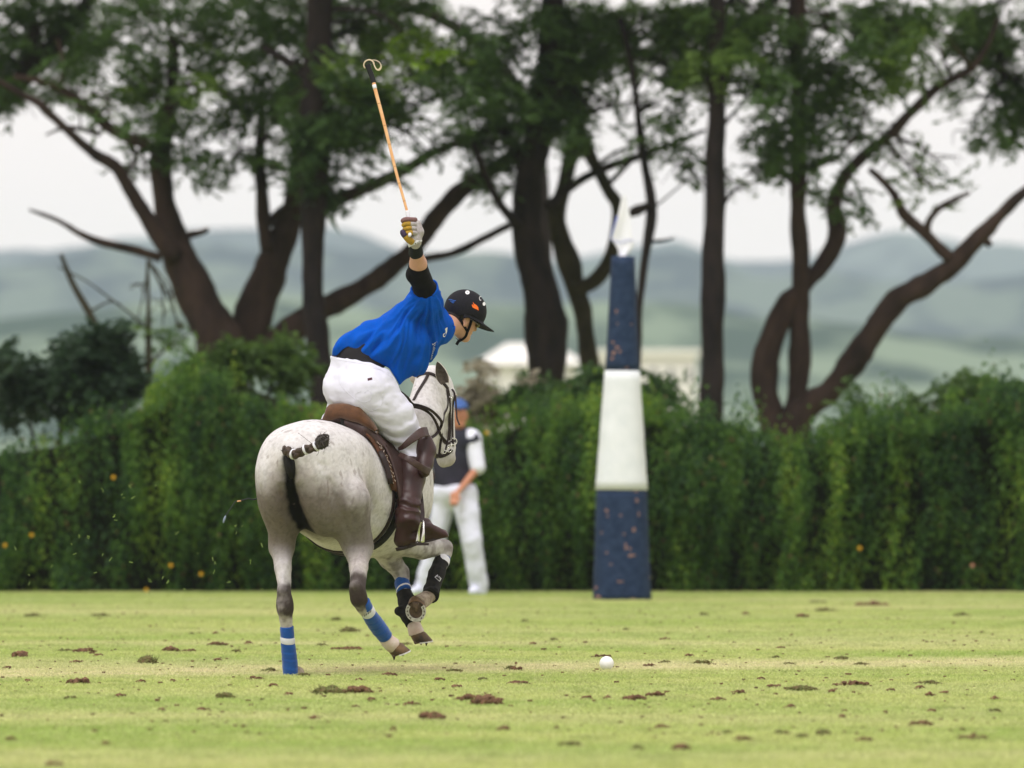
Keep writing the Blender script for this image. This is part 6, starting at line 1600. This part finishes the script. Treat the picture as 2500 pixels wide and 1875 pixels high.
m_whip = material('whip', (.020, .022, .028), rough=.6); m_tass = material('whip_tassel', (.22, .27, .36), rough=.8)
wp = [J['lwr']+[-.02, 0, 0], np.array([-.30, 1.15, 1.42]), np.array([-.43, .75, 1.22]), HY(632, 1212, 49.60), HY(604, 1218, 49.5), HY(586, 1223, 49.45)]
WO = np.array(J['lwr']); whip = empty('whip', toW(WO), -TH); tag(whip, 'thin black whip sticking out behind the horse on the left', 'whip')
MB().add(*loft(spline(wp, 50), np.linspace(.006, .0028, 50), seg=6)).build('whip_shaft', m_whip, whip, origin=WO)
MB().add(*loft(spline([HY(586, 1223, 49.45), HY(575, 1224, 49.44), HY(564, 1240, 49.44), HY(554, 1254, 49.44), HY(549, 1262, 49.44)], 20), [.0024]*20, seg=6)).build('lash', m_whip, whip, origin=WO)
MB().add(*loft(spline([HY(551, 1259, 49.44), HY(547, 1270, 49.44), HY(545, 1277, 49.44)], 6), [.003, .0065, .007, .006, .005, .003], seg=6)).build('tassel', m_tass, whip, origin=WO)
MB().add(*loft([HY(588, 1223, 49.45), HY(579, 1224, 49.44)], [.005, .004], seg=6)).build('keeper_knot', m_cane, whip, origin=WO)
# ================================================================ GOAL POST, BALL, UMPIRE, DIVOTS
m_navy = material('navy_canvas', (.005, .018, .054), rough=.75, var=(.020, .040, .090), var_scale=16, bump=.35, bump_scale=90, bstretch=(1, 1, 4), spec=.25)
m_cream = material('white_canvas', (.77, .80, .83), rough=.8, var=(.70, .74, .77), var_scale=8, bump=.3, bump_scale=90, bstretch=(1, 1, 4))
m_worn = material('bare_tan_patch', (.30, .17, .14), rough=.9, var=(.20, .12, .11), var_scale=60)
YP = 76.15; gb = W(1519, 1467, YP); GO = (gb[0], YP, 0)
post = empty('goal_post', GO); tag(post, 'tall tapering goal post in navy and white bands with a furled white flag on top', 'goal post')
def pseg(y0, y1, x0l, x0r, x1l, x1r, mat, name, n=14):
    P = []; R = []
    for i in range(n):
        t = i/(n-1); py = y0+(y1-y0)*t; xl = x0l+(x1l-x0l)*t; xr = x0r+(x1r-x0r)*t; p = W((xl+xr)/2, py, YP); p[2] = max(p[2], 0); P.append(p); R.append((xr-xl)/2*YP/FPX*(1+.006*math.sin(i*2.3)))
    V, F = loft(P, R, seg=40, up=(1, 0, 0), power=.82); V = np.array(V); C = np.repeat(np.array(P), 40, 0); V = V+(V-C)*((fbm(V, 9, 4, 3)-.5)*.05)[:, None]
    return MB().add(V, F).build(name, mat, post, origin=GO), V, F
b1, V1, F1 = pseg(1470, 1195, 1447, 1591, 1455.5, 1579, m_navy, 'lower_band')
b2, V2_, F2_ = pseg(1196, 905, 1453, 1580.5, 1476.5, 1562, m_cream, 'middle_band')
b3, V3, F3 = pseg(906, 626, 1477.5, 1560.5, 1492.5, 1550, m_navy, 'upper_band')
def wbvh(V, F): return BVHTree.FromPolygons([tuple(v) for v in V], [tuple(f) for f in F])
def wpatch(bv, L, name, mat, parent, off=.003, origin=GO):
    for (px, py, rx, ry, seed) in L:
        r = random.Random(seed); n = 11; P = []; o = Vector((0, 0, CAMZ))
        ring = [(px+math.cos(a)*rx*r.uniform(.3, 1.05), py+math.sin(a)*ry*r.uniform(.3, 1.05)) for a in np.linspace(0, 6.283, n, endpoint=False)]
        for q in ring+[(px, py)]:
            h = bv.ray_cast(o, Vector(unit(W(q[0], q[1], 1.0)-np.array([0, 0, CAMZ]))))
            if h[0] is None: break
            P.append(np.array(h[0])+np.array(h[1])*off)
        if len(P) == n+1: MB().add(P, [(i, (i+1) % n, n) for i in range(n)]).build(name, mat, parent, smooth=False, origin=origin)
wpatch(wbvh(V3, F3), [(1497, 836, 7, 4, 1), (1508, 848, 10, 5, 2), (1499, 862, 8, 7, 3), (1495, 875, 9, 4, 4), (1513, 858, 5, 4, 5), (1505, 760, 4, 7, 6), (1541, 792, 4, 3, 7), (1530, 898, 8, 3, 8), (1507, 790, 3, 4, 9)], 'worn_patch', m_worn, b3)
wpatch(wbvh(V1, F1), [(1554, 1222, 7, 6, 11), (1559, 1255, 3, 9, 12), (1547, 1294, 6, 9, 13), (1528, 1335, 5, 12, 14), (1541, 1356, 12, 5, 15), (1538, 1340, 5, 4, 16), (1481, 1247, 6, 5, 17), (1484, 1260, 4, 4, 18), (1515, 1258, 5, 4, 19), (1469, 1300, 3, 4, 20),
    (1481, 1349, 5, 4, 21), (1492, 1378, 5, 3, 22), (1512, 1420, 12, 4, 23), (1456, 1435, 5, 5, 24), (1460, 1456, 12, 5, 25), (1524, 1304, 4, 4, 26), (1552, 1200, 6, 3, 27), (1545, 1462, 10, 3, 28), (1583, 1300, 2, 6, 29), (1585, 1350, 2, 8, 30), (1586, 1410, 2, 6, 31)], 'worn_patch', m_worn, b1)
# flag: a furled cloth hanging from a short staff
m_flag = material('flag_cloth', (.84, .85, .92), rough=.8, bump=.2, bump_scale=60); m_trim = material('flag_trim', (.10, .14, .50), rough=.8)
MB().add(*loft([W(1520, 640, YP), W(1526, 476, YP)], [.012, .009], seg=8)).build('staff', m_cream, post, origin=GO)
rows = [(478, 1519, 1529), (500, 1514, 1533), (525, 1508, 1538), (550, 1501, 1541), (575, 1494, 1543), (588, 1492, 1546), (594, 1500, 1547), (605, 1508, 1544), (618, 1510, 1534), (632, 1511, 1517)]
V = []; F = []; nu = 15
for L in (0, 1):
    for i, (y, a, b) in enumerate(rows):
        for j in range(nu):
            t = j/(nu-1); V.append(W(a+(b-a)*t, y+3*math.sin(t*7+i), YP-.03-.016*math.sin(t*math.pi*2.0+i*.35)*min(1, i/3)+.006*L))
M = len(rows)*nu
for i in range(len(rows)-1):
    for j in range(nu-1):
        a = i*nu+j; F += [(a, a+nu, a+nu+1, a+1), (M+a, M+a+1, M+a+nu+1, M+a+nu)]
fl_ = MB().add(V, F).build('flag', m_flag, post, origin=GO)
MB().add(*ribbon([np.array(V[i*nu])+[-.004, -.008, 0] for i in range(2, 6)], [(0, -1, 0)]*4, .012, .004)).build('flag_trim', m_trim, fl_, origin=GO)
MB().add(*ribbon([np.array(V[5*nu+j])+[0, -.012, -.005] for j in range(0, nu)], [(0, -1, 0)]*nu, .006, .003)).build('flag_trim', m_trim, fl_, origin=GO)

# ball
m_ball = material('white_ball', (.85, .85, .85), rough=.45, bump=.15, bump_scale=60)
bp_ = W(1481, 1640, 50.6); V = []; bm = bmesh.new(); bmesh.ops.create_icosphere(bm, subdivisions=4, radius=.0425); me = bpy.data.meshes.new('polo_ball'); bm.to_mesh(me); bm.free()
me.polygons.foreach_set('use_smooth', [True]*len(me.polygons)); me.materials.append(m_ball); ball = bpy.data.objects.new('polo_ball', me); link(ball); ball.location = (bp_[0], 50.6, .049)
tag(ball, 'white polo ball lying on the grass to the right of the horse', 'ball')

# umpire walking in the background
YU = 79.2; UO = np.array([W(1105, 1450, YU)[0], YU, 0]); um = empty('person', UO); tag(um, 'man in blue cap, navy vest and white trousers by the hedge', 'person')
m_skb = material('tanned_skin', (.50, .22, .13), rough=.6); m_tr = material('white_trousers', (.72, .74, .88), rough=.85, bump=.2, bump_scale=60); m_vest = material('navy_vest', (.012, .015, .026), rough=.85, var=(.026, .022, .042), var_scale=5)
m_cap = material('blue_cap', (.04, .10, .30), rough=.8); m_ws = material('white_shirt', (.78, .80, .93), rough=.85)
U = lambda px, py, d=0.0: W(px, py, YU+d)
def ubody(g, which, lo, hi, h=.012):
    f = Field(lo, hi, h)
    if 'legs' in which:
        f.chain([U(1088, 1205, .06), U(1066, 1310, .10), U(1030, 1436, .20)], [.105+g, .078+g, .060+g], k=.05)
        f.chain([U(1132, 1205, -.02), U(1152, 1320, -.08), U(1170, 1440, .02)], [.115+g, .085+g, .072+g], k=.05)
        f.ell(U(1108, 1200, .02), (.19+g, .13+g, .13+g), k=.06)
    if 'torso' in which:
        f.chain([U(1106, 1185, .02), U(1102, 1120, .02), U(1108, 1080, .02)], [.165+g, .18+g, .165+g], k=.04, flat=.75, side=(0, 1, 0)); f.cone(U(1078, 1075, .06), U(1150, 1075, -.02), .085+g, .085+g, k=.05)
    if 'arms' in which:
        f.chain([U(1160, 1085, -.02), U(1168, 1140, -.06), U(1115, 1205, -.22)], [.07+g, .052+g, .036+g], k=.03)
        f.chain([U(1070, 1080, .10), U(1052, 1140, .16), U(1045, 1200, .10)], [.07+g, .05+g, .036+g], k=.03)
    if 'sleeves' in which:
        f.chain([U(1154, 1078, -.02), U(1166, 1140, -.06)], [.078+g, .066+g], k=.03); f.chain([U(1074, 1080, .10), U(1054, 1135, .16)], [.085+g, .08+g], k=.03); f.cone(U(1090, 1070, .06), U(1148, 1070, -.02), .07+g, .085+g, k=.05)
    if 'head' in which:
        f.cone(U(1112, 1070, .02), U(1116, 1035, .0), .062, .058, k=.03); f.ell(U(1118, 1012, -.01), (.085, .098, .12), k=.03); f.cone(U(1126, 1012, -.10), U(1127, 1020, -.115), .010, .014, k=.015); f.ell(U(1122, 1036, -.05), (.05, .05, .04), k=.03)
        for s_ in (-1, 1): f.ell(U(1118+s_*22, 1016, 0), (.012, .02, .032), k=.01)
    return f
lo, hi = UO+[-.62, -.5, -.02], UO+[.55, .5, 2.0]
f = ubody(-.012, ('legs', 'torso', 'arms', 'head'), lo, hi); 
hc = U(1110, 1212, -.24); f.ell(hc, (.045, .035, .05), k=.02)
for i in range(4): f.chain([hc+[-.03+.02*i, -.02, -.02], hc+[-.035+.02*i, -.045, -.06], hc+[-.03+.02*i, -.02, -.085]], [.011, .010, .008], k=.008)
f.chain([hc+[.03, -.02, .01], hc+[.05, -.04, -.03]], [.013, .010], k=.01)
hc2 = U(1045, 1210, .10); f.ell(hc2, (.03, .045, .05), k=.02)
for i in range(4): f.chain([hc2+[0, -.03+.02*i, -.03], hc2+[.012, -.03+.02*i, -.09]], [.011, .008], k=.008)
V, F = f.mesh(1); mesh_np('body', V, F, m_skb, um, origin=UO)
f = ubody(.010, ('legs',), lo, hi); G = f.grid(); f.D = np.maximum(f.D, (G[..., 2]-U(0, 1182)[2]).astype(np.float32)); del G; V, F = f.mesh(1); N = vnormals(V, F); mesh_np('trousers', V+N*((fbm(V, 9, 3, 3)-.5)*.03)[:, None], F, m_tr, um, origin=UO)
f = ubody(.012, ('torso',), lo, hi); G = f.grid(); f.D = np.maximum(f.D, (U(0, 1195)[2]-G[..., 2]).astype(np.float32)); del G; V, F = f.mesh(1); N = vnormals(V, F); mesh_np('vest', V+N*((fbm(V, 9, 3, 3)-.5)*.02)[:, None], F, m_vest, um, origin=UO)
f = ubody(.006, ('sleeves',), lo, hi); V, F = f.mesh(1); mesh_np('shirt_sleeves', V, F, m_ws, um, origin=UO)
for q, d in (((1024, 1443), .22), ((1168, 1446), .02)):
    c = U(*q, d); c[2] = max(c[2]*0, 0)+.045; f = Field(c-.2, c+.2, .01); f.chain([c+[.02, .05, 0], c+[-.05, -.11, -.005]], [.052, .042], k=.01); f.D = np.maximum(f.D, (.004-f.grid()[..., 2]).astype(np.float32)); V, F = f.mesh(1); mesh_np('shoe', V, F, m_tr, um, origin=UO)
f = Field(U(1118, 995)-.25, U(1118, 995)+.25, .01); f.ell(U(1118, 998, 0), (.098, .11, .10), k=0); f.chain([U(1120, 992, -.09), U(1122, 996, -.17)], [.05, .03], k=.03, flat=.25, side=(0, 0, 1)); f.D = np.maximum(f.D, (U(0, 1000)[2]-f.grid()[..., 2]).astype(np.float32)); V, F = f.mesh(1); mesh_np('cap', V, F, m_cap, um, origin=UO)

# ---------------------------------------------------------------- divots kicked out of the turf
m_soil = material('torn_soil', (.21, .12, .07), rough=1.0, var=(.075, .045, .03), var_scale=30, spec=.05)
m_tuft = material('torn_grass', (.14, .20, .05), rough=.8, var=(.25, .22, .09), var_scale=25, trans=.25)
m_root = material('dry_roots', (.34, .25, .12), rough=.9)
LFT = [(140,182,62,26,'g'),(435,183,80,20,'g'),(85,350,50,40,'b'),(365,335,85,28,'b'),(280,335,70,18,'g'),(425,355,45,20,'b'),(740,328,60,36,'b'),(812,335,50,20,'b'),(940,305,75,30,'b'),(1077,302,30,22,'b'),(645,375,60,50,'G'),(332,385,50,16,'b'),(340,465,80,42,'B'),(125,468,40,18,'b'),(608,468,34,24,'b'),(747,470,24,12,'b'),(515,532,50,20,'b'),(305,545,50,14,'g'),(972,530,65,38,'g'),(880,592,55,22,'b'),(1160,420,50,24,'g'),(1105,455,70,22,'b'),(1180,488,36,18,'b'),(1315,440,45,20,'g'),(1685,440,75,20,'b'),(1420,505,100,50,'g'),(1545,505,110,48,'B'),(1510,245,75,34,'g'),(1450,200,36,22,'g'),(1500,325,130,26,'b'),(1390,310,40,20,'g'),(1755,308,44,20,'g'),(2010,540,60,40,'b'),(2100,550,110,56,'B'),(1865,615,90,50,'B'),(1900,463,44,16,'b'),(1960,422,60,22,'g'),(2085,462,30,12,'g'),(2175,675,50,30,'b'),(1555,465,30,12,'b'),(43,720,44,26,'b'),(460,738,36,26,'b'),(1535,582,30,16,'b'),(1360,628,40,20,'b'),(1605,548,34,20,'b'),(1780,568,70,20,'b'),(1975,495,40,14,'b'),(828,265,26,14,'g'),(930,262,24,14,'b'),(1017,340,40,14,'g'),(940,378,34,16,'b'),(30,415,26,8,'b'),(700,595,30,16,'b'),(1245,528,26,14,'b'),(230,830,80,24,'b'),(2200,410,30,26,'g')]
RGT = [(58,207,30,18,'g'),(830,178,36,18,'g'),(1010,175,30,18,'b'),(1255,185,50,26,'b'),(1320,125,70,16,'g'),(1553,132,128,28,'B'),(1350,160,80,22,'g'),(1943,180,60,20,'g'),(495,247,30,10,'g'),(660,287,40,12,'b'),(182,290,30,12,'g'),(92,308,30,14,'b'),(385,360,80,22,'b'),(765,358,34,18,'b'),(825,385,66,30,'G'),(662,388,40,14,'g'),(597,400,50,20,'b'),(1140,366,36,18,'g'),(1160,327,34,10,'b'),(1420,368,50,26,'g'),(1200,393,44,16,'g'),(1510,398,60,12,'g'),(20,415,60,26,'b'),(25,475,90,22,'b'),(1077,462,28,12,'b'),(1130,488,50,26,'b'),(1255,500,115,34,'G'),(1465,478,140,32,'B'),(1382,515,26,16,'b'),(1795,475,110,24,'g'),(1635,510,40,16,'b'),(1760,498,40,18,'b'),(1807,530,44,18,'b'),(1870,522,34,14,'b'),(2083,543,30,24,'b'),(525,540,90,36,'B'),(620,525,66,36,'b'),(890,545,60,26,'b'),(975,517,70,20,'b'),(325,543,50,16,'b'),(412,540,24,22,'b'),(1200,578,46,24,'b'),(1812,597,28,22,'b'),(1768,650,90,34,'b'),(735,752,60,44,'b'),(540,758,40,26,'g'),(1165,690,50,26,'g'),(1000,718,80,26,'b'),(250,740,80,30,'g'),(650,668,60,24,'b'),(1345,690,40,40,'g'),(1250,708,40,20,'g'),(930,692,30,20,'g'),(1430,628,24,14,'b'),(2085,600,50,16,'g'),(1520,722,70,24,'b'),(1990,715,120,20,'b')]
OWN = {(340,465): 'brown turf clod left of the standing hind leg, largest at the left', (645,375): 'upright dark green tuft of torn grass standing left of the horse', (1545,505): 'widest heap of brown soil just right of the standing hoof', (2100,550): 'spread-out brown clod in the centre of the pitch, right of the horse',
 (1865,615): 'dark brown clod nearest the camera below the raised hooves', ('R',1465,478): 'long dark brown clod on the right half of the pitch, before the pale strip', ('R',1553,132): 'long brown scar of soil on the far turf right of the goal post',
 ('R',1255,500): 'long grassy clod left of the longest brown one on the right half', ('R',525,540): 'brown clod below the ball, leftmost of a close pair', ('R',620,525): 'brown clod below the ball, rightmost of a close pair', ('R',385,360): 'flat dark clod lying just behind the ball', ('R',825,385): 'green grassy clod on the pale strip right of the ball',
 ('R',1768,650): 'blurred brown clod near the camera on the right', ('R',735,752): 'blurred brown clod close to the camera below the ball', (2010,540): 'dark clod left of the spread-out one in the centre', (1420,505): 'grassy brown heap just behind the standing hoof, left of the widest one'}
m_sod = material('grassy_sod', (.12, .15, .05), rough=1.0, var=(.13, .085, .045), var_scale=40, spec=.05)
def divot(px, py, w, h, tone, label, group, seed):
    r = random.Random(seed); base = py+h*.42; Y = CAMZ*FPX/(base-HOR); s = FPX/Y; W_ = w/s*1.05; Hh = max(.022, h/s*.72); c = ((px-1250)/s, Y, 0)
    t = empty('turf_clod', c); tag(t, label, 'clod', group); t.empty_display_size = .05
    ck = 'soil'; mb = MB(); n = 12+int(w/2)
    for i in range(n):
        x = r.uniform(-.5, .5); e = math.sqrt(max(0, 1-4*x*x)); cx = x*W_; cy = r.uniform(-.35, .35)*W_*e; sz = r.uniform(.10, .36)*Hh*(.45+.8*e)
        bm = bmesh.new(); bmesh.ops.create_icosphere(bm, subdivisions=1, radius=1.0); sx = r.uniform(1.0, 2.2)
        V = np.array([v.co[:] for v in bm.verts]); V = V*(1+1.1*(fbm(V*1.5+seed+i, 2.6, i, 2)-.5))[:, None]; F = [tuple(v.index for v in f.verts) for f in bm.faces]; bm.free()
        mb.add(V*[sz*sx, sz*sx, sz]+[cx, cy, sz*.55+.008+r.uniform(0, .5)*Hh*e], F)
    mb.build('soil', m_sod if tone in 'gG' else m_soil, t, smooth=False)['kind'] = 'stuff'
    tb_ = MB(); k = int((w*1.8 if tone in 'gG' else w*.9)+14)
    for i in range(k):
        x = r.uniform(-.52, .52); e = math.sqrt(max(0.05, 1-3.2*x*x)); p = np.array([x*W_, r.uniform(-.4, .4)*W_*e, Hh*r.uniform(.1, .7)*e]); L = Hh*r.uniform(.4, 1.1)*(1.25 if tone in 'gG' else .8); a = r.uniform(0, 6.28)
        d = unit(np.array([math.cos(a)*r.uniform(.2, 1.3), math.sin(a), r.uniform(.1, 1.2)])); sd = unit(np.cross(d, (0, -1, .2)))*max(.0022, Hh*.05)
        tb_.add([p-sd, p+sd, p+d*L*.6+sd*.6, p+d*L], [(0, 1, 2, 3)])
    tb_.build('grass_tuft', m_tuft if tone in 'gG' or seed % 2 else m_root, t, smooth=False)['kind'] = 'stuff'
zones = {}; ZL = {}
for side, L in (('L', LFT), ('R', RGT)):
    for (x, y, w, h, tn) in L:
        if ((x, y) if side == 'L' else ('R', x, y)) in OWN: continue
        px = x/1.7696+(1250 if side == 'R' else 0); py = 1400+y/1.7696
        row = 'on the far turf' if py < 1512 else 'a little behind the pale strip' if py < 1592 else 'about level with the ball' if py < 1655 else 'just this side of the ball' if py < 1735 else 'in the blurred foreground'
        colm = 'left of the horse' if px < 640 else 'under the horse' if px < 1080 else 'between horse and post' if px < 1440 else 'right of the ball' if px < 1850 else 'near the right edge'
        zones.setdefault(('green tuft' if tn in 'gG' else 'brown clod', row, colm), []).append((px, side, x, y))
for (kd, row, colm), v in zones.items():
    v.sort()
    for i, q in enumerate(v):
        n_ = len(v); pos_ = '' if n_ == 1 else ', leftmost' if i == 0 else ', rightmost' if i == n_-1 else ', middle one' if n_ == 3 else ', second from left' if i == 1 else ', second from right' if i == n_-2 else ', '+['third', 'fourth', 'fifth', 'sixth', 'seventh', 'eighth'][i-2]+' from left'
        ZL[q[1:]] = 'small '+kd+' '+row+' '+colm+pos_
sd_ = 0
for side, L in (('L', LFT), ('R', RGT)):
    for (x, y, w, h, tn) in L:
        px = x/1.7696+(1250 if side == 'R' else 0); py = 1400+y/1.7696; sd_ += 1
        own = OWN.get((x, y) if side == 'L' else ('R', x, y))
        divot(px, py, w/1.7696*1.08, h/1.7696*1.1, tn, own or ZL[(side, x, y)], 'loose green grass tufts' if tn in 'gG' and not own else ('loose turf clods' if not own else 'larger turf clods'), sd_)
# crumbs of soil nobody could count
r = random.Random(12); mb = MB(); tb_ = MB()
for i in range(900):
    Y = 1250*0+random.Random(i).uniform(38, 74); x = r.uniform(-.5, .5)*Y*.125; s_ = r.uniform(.003, .008)*(1.4 if i % 7 == 0 else 1)
    mb.add(*box((x, Y, s_*.6+.012), (s_*r.uniform(1, 3.2), s_*2, s_*1.2), Matrix.Rotation(r.uniform(0, 3), 3, 'Z')))
tag(mb.build('soil_crumbs', m_soil, smooth=False), 'scattered crumbs of brown soil over the pitch', 'soil', kind='stuff')
m_fly = material('flying_grass', (.20, .30, .07), rough=.7, trans=.3)
mb = MB(); r = random.Random(77)
spots = [(193, 1178), (251, 1192), (250, 1199), (317, 1187), (298, 1206), (298, 1214), (378, 1187), (324, 1217), (276, 1255), (281, 1263), (284, 1270), (592, 1283), (576, 1283), (577, 1300), (35, 1336), (193, 1307), (177, 1327), (182, 1352), (250, 1352), (268, 1368), (522, 1368), (524, 1372), (521, 1397), (396, 1411), (411, 1421), (367, 1421), (366, 1417), (448, 1438), (102, 1441), (68, 1403), (215, 1312), (233, 1400), (365, 1452), (214, 1309), (74, 1424), (717, 1310), (640, 1330), (480, 1350), (700, 1405), (560, 1420), (640, 1440), (320, 1375), (430, 1300), (125, 1380), (300, 1440), (610, 1370)]
for i, (px, py) in enumerate(spots):
    for k in range(1+(i % 3 == 0)):
        p = W(px+r.uniform(-3, 3), py+r.uniform(-3, 3), r.uniform(49.2, 50.3)); a = r.uniform(0, 6.28); d = np.array([math.cos(a), r.uniform(-.5, .5), math.sin(a)])*r.uniform(.005, .014); s_ = unit(np.cross(d, (0, 1, .1)))*r.uniform(.0012, .0028)
        mb.add([p-d-s_, p-d+s_, p+d+s_*.5+[0, 0, .002], p+d-s_*.5], [(0, 1, 2, 3)])
tag(mb.build('flying_grass_bits', m_fly, smooth=False), 'bits of cut grass flying up behind the horse', 'grass bits', kind='stuff')
